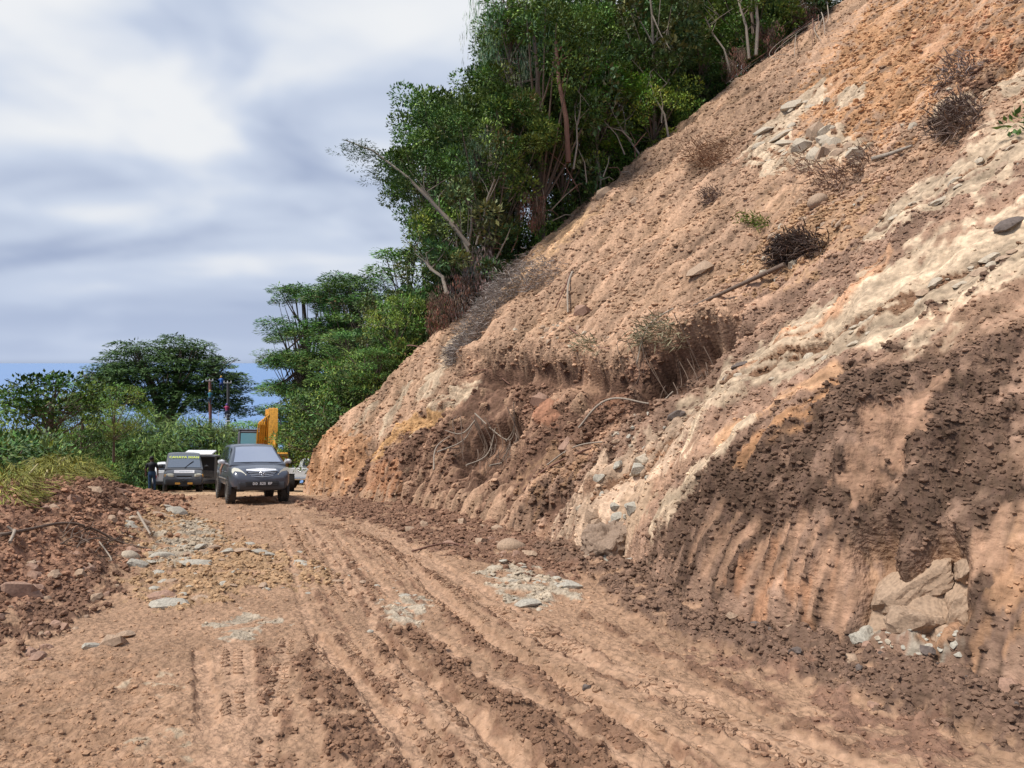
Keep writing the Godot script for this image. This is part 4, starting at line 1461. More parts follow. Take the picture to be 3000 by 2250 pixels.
	scatter_clods(slope, "slope_soil", "crumbled soil lying on the landslide slope", 110000, 5, 0.013, 0.08, 1.2, 60.0)
	near_from = -15.0
	scatter_clods(slope, "slope_crumbs", "fine crumbs of soil on the near face of the slope", 60000, 8, 0.014, 0.085, 1.0, 20.0)
	near_from = -99.0
	scatter_clods(road, "road_soil", "crumbled soil lying on the road and spoil bank", 90000, 6, 0.011, 0.075, 1.5, 30.0)

func scatter_stones(rng: RandomNumberGenerator, poly: Array, count: int, w0: float, w1: float, kind: String, mats: Array, called: String, label: String, group: String) -> void:
	var pts := PackedVector2Array()
	for i in range(0, poly.size(), 2):
		pts.append(Vector2(poly[i], poly[i + 1]) * 1.3562)
	var lo := pts[0]
	var hi := pts[0]
	for p in pts:
		lo = lo.min(p)
		hi = hi.max(p)
	var n := 0
	while n < count:
		var q := Vector2(rng.randf_range(lo.x, hi.x), rng.randf_range(lo.y, hi.y))
		if not Geometry2D.is_point_in_polygon(q, pts):
			continue
		n += 1
		var w := lerpf(w0, w1, pow(rng.randf(), 2.2))
		stone(q.x, q.y, w, kind, mats[rng.randi() % mats.size()], called, label, group, rng.randi() % 5, rng.randf() * TAU, rng.randf_range(0.7, 1.2), rng.randf_range(-0.3, 0.3))

func noise_normal() -> ImageTexture:
	var n := FastNoiseLite.new()
	n.seed = 77
	n.frequency = 0.02
	n.fractal_octaves = 6
	var im := n.get_seamless_image(512, 512)
	im.bump_map_to_normal_map(6.0)
	return ImageTexture.create_from_image(im)

# the great slab laid bare low on the right, with its broken blocks
func build_slab() -> void:
	var p := slope_at(2660, 1700)
	var o := thing("bedrock_slab", "great pale tilted bedrock slab laid bare low on the slope", "rock", p)
	var out := Vector3(-0.62 * NX, 0.62, 0.62 * ND).normalized()
	# each piece: its long axis from pixel to pixel, half thickness, half width, how far out, tilt about the long axis
	for q in [
		["slab_face", 2555, 1815, 2765, 1610, 0.16, 0.40, -0.02, 0.5, M.tan_stone, 1],
		["upper_slab", 2545, 1725, 2760, 1560, 0.16, 0.30, 0.12, -0.55, M.tan_stone, 2],
		["lower_block", 2610, 1815, 2735, 1745, 0.16, 0.16, 0.12, -0.4, M.tan_stone, 3],
		["upright_block", 2745, 1690, 2800, 1590, 0.13, 0.12, -0.04, 0.4, M.tan_stone, 4],
		["right_block", 2745, 1745, 2830, 1690, 0.13, 0.13, -0.03, 0.1, M.tan_stone, 5],
		["lip_slab", 2740, 1590, 2880, 1605, 0.10, 0.20, 0.04, -0.3, M.tan_stone, 6],
		["foot_slab", 2690, 1880, 2800, 1790, 0.12, 0.24, -0.05, 0.4, M.tan_stone, 7],
		["splinter", 2480, 1850, 2545, 1825, 0.06, 0.14, 0.06, 0.1, M.grey_stone, 8]]:
		var a := slope_at(q[1], q[2])
		var e := slope_at(q[3], q[4])
		var ax := (e - a).normalized()
		var n := (out - ax * out.dot(ax)).normalized()
		n = n.rotated(ax, q[8])
		var s := ax.cross(n)
		var m := rock_mesh(1300 + int(q[10]), 3, 13, Vector3(a.distance_to(e) * 0.66, q[5] * 1.6, q[6] * 1.25), 0.13, 20.0)
		var c := put(m, q[0], q[9], o)
		c.transform = Transform3D(Basis(ax, n, s), (a + e) * 0.5 - p + out * (float(q[7]) - 0.11))

func slope_at(px: float, py: float) -> Vector3:
	var ts := hit_ts(px, py)
	return slope.point(ts.x, maxf(ts.y, 0.0))

# ------------------------------------------------------------------ the prints of tyre lugs pressed up along the tracks
func tread_prints() -> void:
	var rng := RandomNumberGenerator.new()
	rng.seed = 12
	var b := B.new()
	b.box(Vector3.ZERO, Vector3(1, 1, 1), 0.3)
	var lug := b.mesh(30.0)
	var at := []
	for q in [[[1000, 1270, 1180, 1390, 1380, 1480, 1600, 1590, 1780, 1690], 0.14, 1], [[930, 1280, 1090, 1400, 1260, 1500, 1400, 1590, 1520, 1690], 0.12, 1], [[850, 1440, 950, 1540, 1040, 1640, 1090, 1700], 0.11, 1], [[740, 1380, 830, 1480, 930, 1590, 1000, 1700], 0.10, 1], [[620, 1380, 600, 1480, 570, 1600, 560, 1690], 0.11, 1], [[830, 1370, 900, 1440, 1010, 1530, 1110, 1620, 1180, 1700], 0.15, 0], [[690, 1370, 760, 1450, 850, 1550, 920, 1640, 970, 1710], 0.15, 0], [[1080, 1330, 1300, 1440, 1560, 1550, 1800, 1659], 0.14, 1], [[870, 1200, 1000, 1330, 1130, 1420, 1290, 1520, 1440, 1620, 1520, 1690], 0.16, 0], [[500, 1400, 500, 1500, 520, 1650], 0.12, 1], [[780, 1150, 900, 1220, 1050, 1310, 1200, 1400], 0.12, 1], [[640, 1150, 700, 1230, 760, 1320], 0.12, 1]]:
		var c := Curve2D.new()
		for p in xd_list(q[0]):
			c.add_point(p)
		var l := c.get_baked_length()
		var s := 0.0
		while s < l:
			var p := c.sample_baked(s)
			var dir := (c.sample_baked(minf(s + 0.1, l)) - c.sample_baked(maxf(s - 0.1, 0.0))).normalized()
			var across := Vector2(-dir.y, dir.x)
			s += 0.125
			if nz.mid.get_noise_2d(p.x * 0.6 + 70.0, p.y * 0.6) < -0.12:
				continue
			for side in [-1.0, 1.0]:
				if rng.randf() < 0.12:
					continue
				var w: float = q[1]
				# bars across the tread, or only the torn edge of a smooth track
				var mid: Vector2 = p + across * side * w * (0.52 if q[2] == 1 else 1.05) + dir * side * 0.03
				var bar: Vector2 = (across * side + dir * 0.75).normalized()
				at.append([mid, bar, w * (0.85 if q[2] == 1 else 0.5)])
	var mm := MultiMesh.new()
	mm.transform_format = MultiMesh.TRANSFORM_3D
	mm.use_colors = true
	mm.mesh = lug
	mm.instance_count = at.size()
	for i in at.size():
		var e: Array = at[i]
		var p: Vector2 = e[0]
		var y := road.point(p.x, p.y)
		var x := Vector3(e[1].x, 0, -e[1].y)
		var n := road.normal(p.x, p.y, 0.1)
		x = (x - n * x.dot(n)).normalized()
		var z := x.cross(n)
		var l: float = e[2] * rng.randf_range(0.75, 1.1)
		mm.set_instance_transform(i, Transform3D(Basis(x * l, n * rng.randf_range(0.05, 0.075), z * rng.randf_range(0.045, 0.065)), y))
		var col := road.col[road.at(p.x, p.y)] * rng.randf_range(0.9, 1.15)
		mm.set_instance_color(i, Color(col.r, col.g, col.b))
	var o := MultiMeshInstance3D.new()
	o.multimesh = mm
	o.material_override = M.clod
	o.name = "tread_print"
	add_child(o)
	tag(o, "lug prints of tyres pressed into the muddy road", "tyre prints", "", "stuff")

# ------------------------------------------------------------------ sticks, roots and dead grass
func stick(pix: Array, r0: float, r1: float, m: Material, called: String, label: String, category: String, group := "", lift := 0.06) -> void:
	var pts := PackedVector3Array()
	for i in range(0, pix.size(), 2):
		var p := hit(pix[i] * 1.3562, pix[i + 1] * 1.3562)
		var ts := to_ts(p)
		if ts.y > 0.05 and slope_y(p.x, -p.z) > ground_y(p.x, -p.z):
			p = slope.point(ts.x, ts.y) + Vector3(-0.6 * NX, 0.6, 0.6 * ND) * lift
		else:
			p = road.point(p.x, -p.z) + Vector3(0, lift, 0)
		pts.append(p)
	var c := Curve3D.new()
	for i in pts.size():
		var t := (pts[mini(i + 1, pts.size() - 1)] - pts[maxi(i - 1, 0)]) * 0.2
		c.add_point(pts[i], -t, t)
	c.bake_interval = 0.12
	var baked := c.get_baked_points()
	var o := thing(called, label, category, pts[0], 0.0, group)
	var loc := PackedVector3Array()
	for q in baked:
		loc.append(q - pts[0])
	var b := B.new()
	b.tube(loc, r0, r1, 6)
	put(b.mesh(60.0), "stem", m, o)

func build_sticks() -> void:
	var rng := RandomNumberGenerator.new()
	rng.seed = 99
	stick([1395, 705, 1700, 578], 0.03, 0.055, M.bark, "log", "long thin grey log lying across the upper slope", "log", "", 0.2)
	stick([1225, 670, 1235, 630, 1244, 598], 0.03, 0.045, M.pale_bark, "branch", "short white split branch standing in the crumbly slope", "branch", "", 0.2)
	stick([1200, 660, 1225, 630, 1240, 605], 0.02, 0.03, M.red_bark, "branch", "brown branch crossing the white split branch", "branch", "", 0.15)
	stick([1235, 715, 1270, 735, 1320, 760], 0.03, 0.03, M.red_bark, "branch", "brown branch lying on the lip of the middle slip", "branch")
	stick([1380, 790, 1420, 740, 1470, 690], 0.02, 0.02, M.pale_bark, "branch", "thin branch over the dark hollow under the log", "branch", "", 0.2)
	stick([1250, 920, 1320, 870, 1390, 830, 1430, 800], 0.03, 0.018, M.pale_bark, "branch", "long pale branch rising from a stump in the middle slip", "branch", "", 0.2)
	stick([1130, 1060, 1180, 1010, 1260, 950, 1310, 930], 0.03, 0.02, M.red_bark, "root", "long brown root running down the middle slip", "root", "", 0.1)
	stick([1180, 1000, 1240, 960, 1310, 935], 0.02, 0.015, M.pale_bark, "root", "thin pale root beside the long brown root", "root", "", 0.1)
	stick([1890, 360, 1930, 340, 1975, 325], 0.06, 0.03, M.pale_bark, "log", "short pale log below the cream outcrop", "log", "", 0.12)
	stick([1640, 510, 1700, 480, 1720, 460], 0.02, 0.02, M.bark, "branch", "dark twig in the upper rubble bed", "branch")
	stick([900, 770, 915, 775, 935, 770], 0.03, 0.02, M.red_bark, "root", "bare root sticking out of the far scar edge", "root", "", 0.5)
	stick([1000, 800, 1040, 780, 1075, 790], 0.02, 0.02, M.red_bark, "root", "thin root along the lip of the middle slip", "root")
	# twigs on the spoil bank
	stick([0, 1172, 60, 1160, 140, 1145, 200, 1155, 260, 1175, 320, 1190], 0.03, 0.018, M.bark, "branch", "long bent branch lying across the spoil bank", "branch", "", 0.12)
	stick([22, 1192, 32, 1170, 28, 1155, 15, 1150], 0.028, 0.02, M.pale_bark, "root", "pale hooked root on the spoil bank", "root", "", 0.15)
	stick([0, 1165, 20, 1160, 45, 1158], 0.02, 0.02, M.pale_bark, "branch", "pale stub of a branch at the edge of the spoil bank", "branch", "", 0.1)
	stick([298, 1130, 312, 1155, 325, 1180], 0.03, 0.02, M.pale_bark, "branch", "grey stick leaning on the standing shale sheet", "branch", "", 0.2)
	stick([215, 1190, 240, 1220, 235, 1225], 0.015, 0.01, M.pale_bark, "twig", "short pale twig in the brushwood on the spoil bank", "twig", "", 0.1)
	stick([890, 1190, 960, 1180, 1010, 1185], 0.02, 0.015, M.red_bark, "branch", "thin stick pressed into the road", "branch", "", 0.03)
	for i in 16:
		var x := rng.randf_range(130, 230)
		var y := rng.randf_range(1165, 1215)
		stick([x, y, x + rng.randf_range(10, 35), y + rng.randf_range(-22, 6), x + rng.randf_range(40, 75), y + rng.randf_range(-35, 8)], 0.012, 0.006, M.bark, "twig", "thin dry twig in the brushwood heap on the spoil bank", "twig", "twigs in the brushwood heap", rng.randf_range(0.05, 0.25))
	# roots hanging in the two hollows
	for i in 34:
		var x := rng.randf_range(985, 1110)
		var y := rng.randf_range(885, 935)
		stick([x, y, x - rng.randf_range(-4, 10), y + 20, x - rng.randf_range(4, 24), y + rng.randf_range(35, 85)], 0.016, 0.005, M.bark, "root", "dark root hanging in the root hollow of the middle slip", "root", "roots hanging in the root hollow", rng.randf_range(0.25, 0.6))
	for g in [[955, 985, 985, 930, 1010, 905], [1000, 990, 1020, 930, 1050, 890], [1020, 880, 1060, 895, 1090, 880], [1040, 975, 1055, 950, 1080, 990], [945, 1020, 950, 975, 970, 935], [1020, 895, 990, 920, 965, 930], [1065, 905, 1095, 895, 1120, 880]]:
		stick(g, 0.028, 0.012, M.pale_bark, "root", "thick pale root sticking out of the root hollow", "root", "thick roots of the root hollow", 0.4)
	for i in 26:
		var x := rng.randf_range(1370, 1540)
		var y := rng.randf_range(735, 800) - (x - 1370) * 0.2
		stick([x, y, x - rng.randf_range(-10, 14), y + 18, x - rng.randf_range(-14, 24), y + rng.randf_range(30, 70)], 0.012, 0.004, M.bark, "root", "thin root hanging under the lip of the dark hollow", "root", "roots under the lip of the dark hollow", rng.randf_range(0.2, 0.5))
	for i in 22:
		var f := rng.randf()
		var x := lerpf(1560, 1800, f) + rng.randf_range(-14, 14)
		var y := lerpf(150, 30, f) + rng.randf_range(-10, 20)
		stick([x, y, x - rng.randf_range(-12, 12), y + 22, x - rng.randf_range(-16, 20), y + rng.randf_range(30, 60)], 0.03, 0.01, M.pale_bark if i % 3 else M.red_bark, "root", "bare root dangling from the forest floor at the top of the scar", "root", "roots dangling at the scar's top edge", rng.randf_range(0.2, 0.6))
	for i in 26:
		var f := rng.randf()
		var x := lerpf(1060, 1440, f) + rng.randf_range(-20, 10)
		var y := lerpf(600, 310, f) + rng.randf_range(-60, -6)
		var a := at_depth(x * 1.3562, y * 1.3562, edge_d(x * 1.3562) + 0.4)
		var o := thing("branch", "broken bare branch tangled along the forest edge", "branch", a, 0.0, "broken branches along the forest edge")
		var b := B.new()
		var e := Vector3(rng.randf_range(-1.6, 1.2), rng.randf_range(-0.4, 1.6), rng.randf_range(-0.3, 0.4))
		b.tube(PackedVector3Array([Vector3.ZERO, e * 0.5 + Vector3(0.1, 0.15, 0), e]), rng.randf_range(0.02, 0.045), 0.012, 5)
		put(b.mesh(60.0), "stem", M.pale_bark if i % 2 else M.red_bark, o)
	# the long mat of withered grey grass that slid down the slope
	mat_of_grass([1195, 600, 1150, 610, 1110, 625, 1085, 660, 1060, 690, 1030, 725, 1005, 760, 990, 790], 0.95, 0.35, 7000, "withered_grass", "long mat of withered grey grass slid down the slope", Color(0.20, 0.165, 0.14), Color(0.42, 0.365, 0.325), 0.34)
	mat_of_grass([1500, 345, 1540, 350, 1580, 350], 0.7, 0.7, 900, "withered_shrub", "withered red-brown shrub on the upper slope", Color(0.16, 0.085, 0.05), Color(0.30, 0.17, 0.10), 0.5)
	mat_of_grass([1530, 425, 1555, 430], 0.35, 0.35, 260, "withered_shrub", "small dark tuft of dead plant on the upper slope", Color(0.09, 0.06, 0.05), Color(0.18, 0.12, 0.10), 0.35)
	mat_of_grass([1680, 560, 1720, 545, 1770, 540], 0.3, 0.35, 1500, "root_clump", "dark root clump at the end of the long log", Color(0.07, 0.05, 0.045), Color(0.17, 0.12, 0.095), 0.4)
	mat_of_grass([2045, 290, 2080, 270, 2100, 285], 0.35, 0.4, 1200, "root_clump", "dark root clump below the upper pale streak", Color(0.11, 0.075, 0.06), Color(0.22, 0.16, 0.13), 0.4)
	mat_of_grass([2050, 200, 2080, 180, 2110, 160], 0.5, 0.5, 420, "withered_shrub", "grey withered plants near the slope's upper right", Color(0.20, 0.15, 0.13), Color(0.33, 0.27, 0.24), 0.35)
	mat_of_grass([1610, 485, 1655, 475], 0.28, 0.2, 260, "grass_tuft", "small green grass tuft on the upper slope", Color(0.09, 0.13, 0.02), Color(0.20, 0.26, 0.05), 0.25)
	mat_of_grass([1395, 760, 1440, 740, 1475, 725], 0.35, 0.4, 420, "dry_grass", "dry grass hanging over the lip of the dark hollow", Color(0.22, 0.19, 0.12), Color(0.36, 0.32, 0.20), 0.35)
	mat_of_grass([1265, 765, 1310, 775], 0.3, 0.3, 200, "dry_grass", "thin dry grass on the lip of the middle slip", Color(0.24, 0.21, 0.13), Color(0.36, 0.32, 0.2), 0.3)
	mat_of_grass([1730, 365, 1790, 400, 1840, 390], 0.4, 0.4, 420, "withered_shrub", "thin withered brush below the cream outcrop", Color(0.18, 0.11, 0.08), Color(0.3, 0.2, 0.15), 0.45)
	var lf := Leaves.new()
	lf.rng.seed = 8
	var lp := slope_at(2990, 400)
	for i in 5:
		lf.spray(lf.ball() * 0.3 + Vector3(0.1, 0.15, 0.1), Vector3(0.16, 0.14, 0.16), 16, 0.16, 0.08, Color(0.06, 0.12, 0.03), Color(0.2, 0.3, 0.07))
	var sap := put(lf.mesh(), "sapling", M.leaf)
	sap.position = lp
	tag(sap, "small green leafy sapling at the right end of the upper pale streak", "plant")
	mat_of_grass([1880, 330, 1860, 380], 0.3, 0.3, 200, "withered_shrub", "withered brush beside the short pale log", Color(0.18, 0.12, 0.09), Color(0.3, 0.21, 0.16), 0.4)

func mat_of_grass(pix: Array, w0: float, w1: float, n: int, called: String, label: String, c0: Color, c1: Color, l: float) -> void:
	var pts := PackedVector3Array()
	for i in range(0, pix.size(), 2):
		pts.append(slope_at(pix[i] * 1.3562, pix[i + 1] * 1.3562))
	var lv := Leaves.new()
	lv.rng.seed = n + pix.size()
	var down := Vector3(-0.72 * NX, -0.62, 0.72 * ND).normalized()
	var up := Vector3(-0.6 * NX, 0.78, 0.6 * ND)
	for i in n:
		var f := lv.rng.randf() * (pts.size() - 1)
		var k := mini(int(f), pts.size() - 2)
		var q := pts[k].lerp(pts[k + 1], f - k)
		var w := lerpf(w0, w1, f / (pts.size() - 1))
		var cl: Vector3 = lv.ball()
		if n > 600:
			# gather the blades into tufts
			cl = Vector3(snappedf(cl.x, 0.5), snappedf(cl.y, 0.5), snappedf(cl.z, 0.5)) + lv.ball() * 0.22
			f = snappedf(f, 0.22)
			k = mini(int(f), pts.size() - 2)
			q = pts[k].lerp(pts[k + 1], f - k)
		q += cl * w + up * (w * 0.35)
		var dir := (up * lv.rng.randf_range(0.2, 0.9) + down * lv.rng.randf_range(0.2, 1.0) + lv.ball() * 0.7).normalized()
		var col := c0.lerp(c1, lv.rng.randf())
		var ll := l * lv.rng.randf_range(0.4, 1.1)
		lv.leaf(q - pts[0], dir, dir.cross(lv.ball()).normalized(), ll, 0.028, col, 0.3)
	var o := put(lv.mesh(), called, M.dry)
	o.position = pts[0]
	tag(o, label, "plant")

# ------------------------------------------------------------------ the valley side's plants
func valley_y(x: float, d: float) -> float:
	return ground_y(x, d) if x > -26.5 and d < 60.0 else ground_y(-26.5, minf(d, 60.0)) - 0.6 * maxf(0.0, -26.5 - x)

func plant(kind: String, called: String, label: String, category: String, group: String, px: float, d: float, sc: float, turn: float, sink := 0.1) -> Node3D:
	var x := (px - 1500.0) / F * d
	return make_tree(kind, called, label, category, group, Vector3(x, valley_y(x, d) - sink, -d), turn, sc)

func build_left() -> void:
	var rng := RandomNumberGenerator.new()
	rng.seed = 31
	rain_tree()
	# roadside thicket behind the cars
	for q in [[285, 39, 1.0], [330, 40, 1.25], [375, 39.5, 1.2], [420, 40.5, 1.35], [465, 40, 1.35], [505, 41, 1.3], [545, 40.5, 1.25], [590, 41.5, 1.1], [630, 43, 1.0], [310, 37.5, 0.8], [360, 37.8, 0.85], [410, 38, 0.9], [455, 38.3, 0.9], [500, 38.8, 0.9], [250, 38, 0.9], [650, 47, 0.9], [215, 40, 0.9]]:
		q[1] += 6.0
		var x: float = (q[0] - 1500.0) / F * q[1]
		var top := at_depth(q[0], 1232.0 + absf(q[0] - 440.0) * 0.12 + (45.0 if q[1] < 45.0 else 0.0), q[1])
		make_tree("bamboo", "bamboo_clump", "leafy green bamboo clump in the thicket behind the parked cars", "bamboo", "bamboo clumps behind the cars", Vector3(x, top.y - 3.3 * q[2] * 1.32, -q[1]), rng.randf() * TAU, q[2] * 1.32)
	for q in [[270, 36.5], [320, 36.8], [370, 37.0], [420, 37.2], [470, 37.5], [520, 38.0], [570, 39.0], [620, 41.0]]:
		plant("shrub_a", "roadside_shrub", "dark leafy shrub at the foot of the bamboo thicket", "shrub", "shrubs at the foot of the thicket", q[0], q[1] + 6.5, rng.randf_range(0.9, 1.3), rng.randf() * TAU, 0.2)
	# the small spreading tree left of it
	var k := tree_parts(171, 3.9, Vector3(2.0, 1.0, 1.8), 60, 60, 0, 0.2, 0.10, Color(0.035, 0.075, 0.015), Color(0.12, 0.23, 0.03), Vector2(0.2, 0.0), 0.13, 0.8, 0.45)
	k.bark = M.bark
	k.leaf = M.leaf
	tree_kinds["spreading"] = k
	var x0 := (140.0 - 1500.0) / F * 29.5
	var y0 := at_depth(140, 1365, 29.5).y
	var sp := make_tree("spreading", "spreading_tree", "small spreading tree with a dark bare trunk behind the spoil bank", "tree", "", Vector3(x0, y0, -29.5), 0.4, 0.84)
	sp.scale.x *= 1.25
	for q in [[40, 31.0, 1175, 0.8, "broad_c"], [-60, 30.0, 1190, 0.9, "broad_a"], [330, 33.0, 1130, 0.62, "broad_c"], [230, 36.0, 1150, 0.75, "broad_a"], [280, 44.0, 1150, 0.8, "broad_c"]]:
		var own: float = {"broad_a": 6.3, "broad_c": 5.3}[q[4]]
		var top := at_depth(q[0], q[2], q[1])
		make_tree(q[4], "valley_tree", "leafy tree rising from the valley beside the spreading tree", "tree", "trees rising from the valley", Vector3(top.x, top.y - own * q[3], top.z), rng.randf() * TAU, q[3])
	for q in [[20, 24, 1290, 1.1], [70, 26, 1280, 1.0], [-40, 22, 1300, 1.3], [110, 27, 1330, 0.9], [10, 20, 1370, 1.0], [60, 22, 1370, 1.0], [190, 29, 1320, 1.0], [230, 31, 1330, 0.9], [0, 34, 1255, 1.1], [60, 36, 1262, 1.1], [120, 38, 1270, 1.1], [180, 38, 1265, 1.1], [-20, 18, 1420, 0.8], [30, 17.5, 1440, 0.7], [150, 31, 1345, 1.0], [270, 33, 1340, 0.9], [300, 35, 1345, 0.9]]:
		var top := at_depth(q[0], q[2], q[1])
		var kind := "shrub_b" if rng.randf() < 0.5 else "shrub_a"
		make_tree(kind, "valley_shrub", "leafy bush growing on the valley side behind the spoil bank" if kind == "shrub_a" else "bright leafy bush growing on the valley side behind the spoil bank", "shrub", "bushes on the valley side", Vector3(top.x, top.y - 1.9 * q[3], top.z), rng.randf() * TAU, q[3])
	# trees past the excavator
	for q in [[735, 62, 1222, 0.7, "feather_b"], [700, 66, 1250, 0.7, "broad_c"], [850, 56, 1215, 0.9, "feather_a"], [890, 60, 1150, 1.1, "feather_a"], [820, 64, 1255, 0.7, "broad_c"], [640, 70, 1300, 0.7, "broad_a"], [870, 54, 1300, 0.6, "shrub_b"], [910, 56, 1300, 0.7, "shrub_a"], [840, 57, 1345, 0.6, "shrub_b"], [930, 58, 1250, 0.9, "broad_a"], [780, 60, 1330, 0.7, "shrub_a"]]:
		var own: float = {"broad_a": 6.3, "broad_c": 5.3, "feather_a": 7.6, "feather_b": 6.3, "shrub_a": 1.9, "shrub_b": 1.7}[q[4]]
		var top := at_depth(q[0], q[2], q[1])
		var sc: float = maxf(q[3], (top.y - road_y(q[1]) + 0.6) / own)
		if String(q[4]).begins_with("shrub"):
			sc = q[3] * 1.6
		make_tree(q[4], "roadside_tree", "leafy tree beside the road beyond the excavator", "tree", "trees beyond the excavator", Vector3(top.x, top.y - own * sc, top.z), rng.randf() * TAU, sc)
	# cut yellow-green grass and canes heaped behind the bank
	var lv := Leaves.new()
	lv.rng.seed = 61
	var o0 := Vector3(-12.0, 0, -19)
	for q in [[40, 1430, 15.0, 0.5], [20, 1470, 14.0, 0.4], [80, 1430, 16.0, 0.5], [110, 1410, 17.5, 0.6], [150, 1385, 19.0, 0.6], [190, 1370, 20.5, 0.65], [230, 1375, 22.0, 0.6], [265, 1390, 23.5, 0.5], [130, 1370, 19.5, 0.5], [170, 1400, 19.0, 0.5], [60, 1465, 15.0, 0.4], [10, 1400, 15.5, 0.5], [290, 1405, 25.0, 0.45], [215, 1395, 21.0, 0.5]]:
		var c := at_depth(q[0], q[1], q[2]) - o0
		lv.spray(c, Vector3(q[3], q[3] * 0.7, q[3]), 420, 0.26, 0.025, Color(0.15, 0.15, 0.025), Color(0.36, 0.34, 0.075), 3)
	var heap := put(lv.mesh(), "cut_grass", M.leaf)
	heap.position = o0
	tag(heap, "heap of yellow-green cut grass behind the spoil bank", "grass", "", "stuff")
	for g in [[100, 1475, 190, 1340, 19.0], [115, 1455, 210, 1380, 19.5], [60, 1440, 110, 1360, 17.0], [45, 1480, 90, 1425, 15.5], [130, 1400, 150, 1375, 18.5]]:
		var a := at_depth(g[0], g[1], g[4] - 0.5)
		var e := at_depth(g[2], g[3], g[4] + 0.7)
		var o := thing("cane", "pale yellow cane lying in the heap of cut grass", "cane", a, 0.0, "canes in the cut grass")
		var b := B.new()
		b.tube(PackedVector3Array([Vector3.ZERO, (e - a) * 0.5 + Vector3(0, 0.08, 0), e - a]), 0.03, 0.018, 6)
		put(b.mesh(60.0), "stem", M.cane, o)

func rain_tree() -> void:
	var d := 96.0
	var k := 1.6
	var base := at_depth(490, 1330, d)
	var o := thing("umbrella_tree", "great umbrella-crowned tree standing against the sea", "tree", base)
	var lv := Leaves.new()
	lv.rng.seed = 611
	var rng := lv.rng
	var tb := B.new()
	var fork := at_depth(488, 1262, d) - base
	tb.tube(PackedVector3Array([Vector3(0, -12, 0), Vector3(0.1, -4, 0), Vector3.ZERO, fork]), 0.8, 0.5, 9)
	var mid := at_depth(490, 1185, d) - base
	var rx := 245.0 / F * d
	var ry := 205.0 / F * d
	for i in 26:
		var az := i * 2.39996
		var el := rng.randf_range(0.12, 1.25)
		var tip := mid + Vector3(cos(az) * cos(el) * rx, sin(el) * ry * 0.92, sin(az) * cos(el) * rx * 0.8)
		var m1 := fork.lerp(tip, 0.4) + Vector3(0, 0.5, 0)
		tb.tube(PackedVector3Array([fork + Vector3(0, -0.2, 0), m1, fork.lerp(tip, 0.72) + Vector3(0, 0.35, 0), tip]), 0.24, 0.05, 5, false)
		for z in 3:
			var e := tip + lv.ball() * Vector3(1.9, 0.6, 1.9)
			tb.tube(PackedVector3Array([m1.lerp(tip, 0.4), e]), 0.08, 0.03, 4, false)
	put(tb.mesh(60.0), "trunk", M.bark, o)
	for i in 640:
		var az := rng.randf() * TAU
		var el := asin(rng.randf_range(-0.05, 1.0))
		var q := rng.randf_range(0.72, 1.03) if rng.randf() < 0.8 else rng.randf_range(0.45, 0.75)
		var lump: float = 1.0 + 0.16 * nz.mid.get_noise_2d(cos(az) * 2.0 + 9.0, sin(az) * 2.0 + el)
		var at := mid + Vector3(cos(az) * cos(el) * rx, sin(el) * ry, sin(az) * cos(el) * rx * 0.8) * q * lump
		# the crown hangs a little lower at its right-hand side
		at.y -= maxf(0.0, at.x - mid.x) * 0.10
		lv.spray(at, Vector3(0.8, 0.2, 0.8) * k * rng.randf_range(0.7, 1.35), 95, 0.46, 0.17, Color(0.04, 0.085, 0.025), Color(0.11, 0.19, 0.05), 1)
	put(lv.mesh(), "crown", M.leaf, o)

# ------------------------------------------------------------------ vehicles
# Local frame of a vehicle: +z forward, +x its left-hand side, y = 0 at the ground.
func stations(t: Array, z: float) -> Array:
	if z <= t[0][0]:
		return t[0]
	for i in t.size() - 1:
		if z <= t[i + 1][0]:
			var f: float = (z - t[i][0]) / (t[i + 1][0] - t[i][0])
			var o := []
			for k in t[i].size():
				o.append(lerpf(t[i][k], t[i + 1][k], f))
			return o
	return t[t.size() - 1]

# lower body section: z, half width, bottom, shoulder, top
func body_half(s: Array) -> PackedVector2Array:
	var w: float = s[1]
	var b: float = s[2]
	var h: float = s[3]
	var t: float = s[4]
	return PackedVector2Array([Vector2(0, b), Vector2(w * 0.84, b), Vector2(w * 0.965, b + 0.06), Vector2(w, b + 0.2), Vector2(w, lerpf(b + 0.2, h, 0.6)), Vector2(w * 0.985, h), Vector2(w * 0.92, lerpf(h, t, 0.65)), Vector2(w * 0.6, t - 0.005), Vector2(0, t + 0.012)])

# cabin section: z, half width at belt, half width at roof, belt, roof
func cabin_half(s: Array) -> PackedVector2Array:
	var a: float = s[1]
	var c: float = s[2]
	var b: float = s[3]
	var t: float = s[4]
	return PackedVector2Array([Vector2(0, b), Vector2(a, b), Vector2(lerpf(a, c, 0.08), lerpf(b, t, 0.10)), Vector2(lerpf(a, c, 0.5) + 0.008, lerpf(b, t, 0.5)), Vector2(lerpf(a, c, 0.9), lerpf(b, t, 0.86)), Vector2(c * 0.95, lerpf(b, t, 0.965)), Vector2(c * 0.6, t), Vector2(0, t + 0.008)])

func ring(half: PackedVector2Array, z: float) -> PackedVector3Array:
	var o := PackedVector3Array()
	for q in half:
		o.append(Vector3(q.x, q.y, z))
	for i in range(half.size() - 2, 0, -1):
		o.append(Vector3(-half[i].x, half[i].y, z))
	return o

func shell(b: B, t: Array, cabin: bool) -> void:
	var rings := []
	for s in t:
		rings.append(ring(cabin_half(s) if cabin else body_half(s), s[0]))
	b.skin(rings)

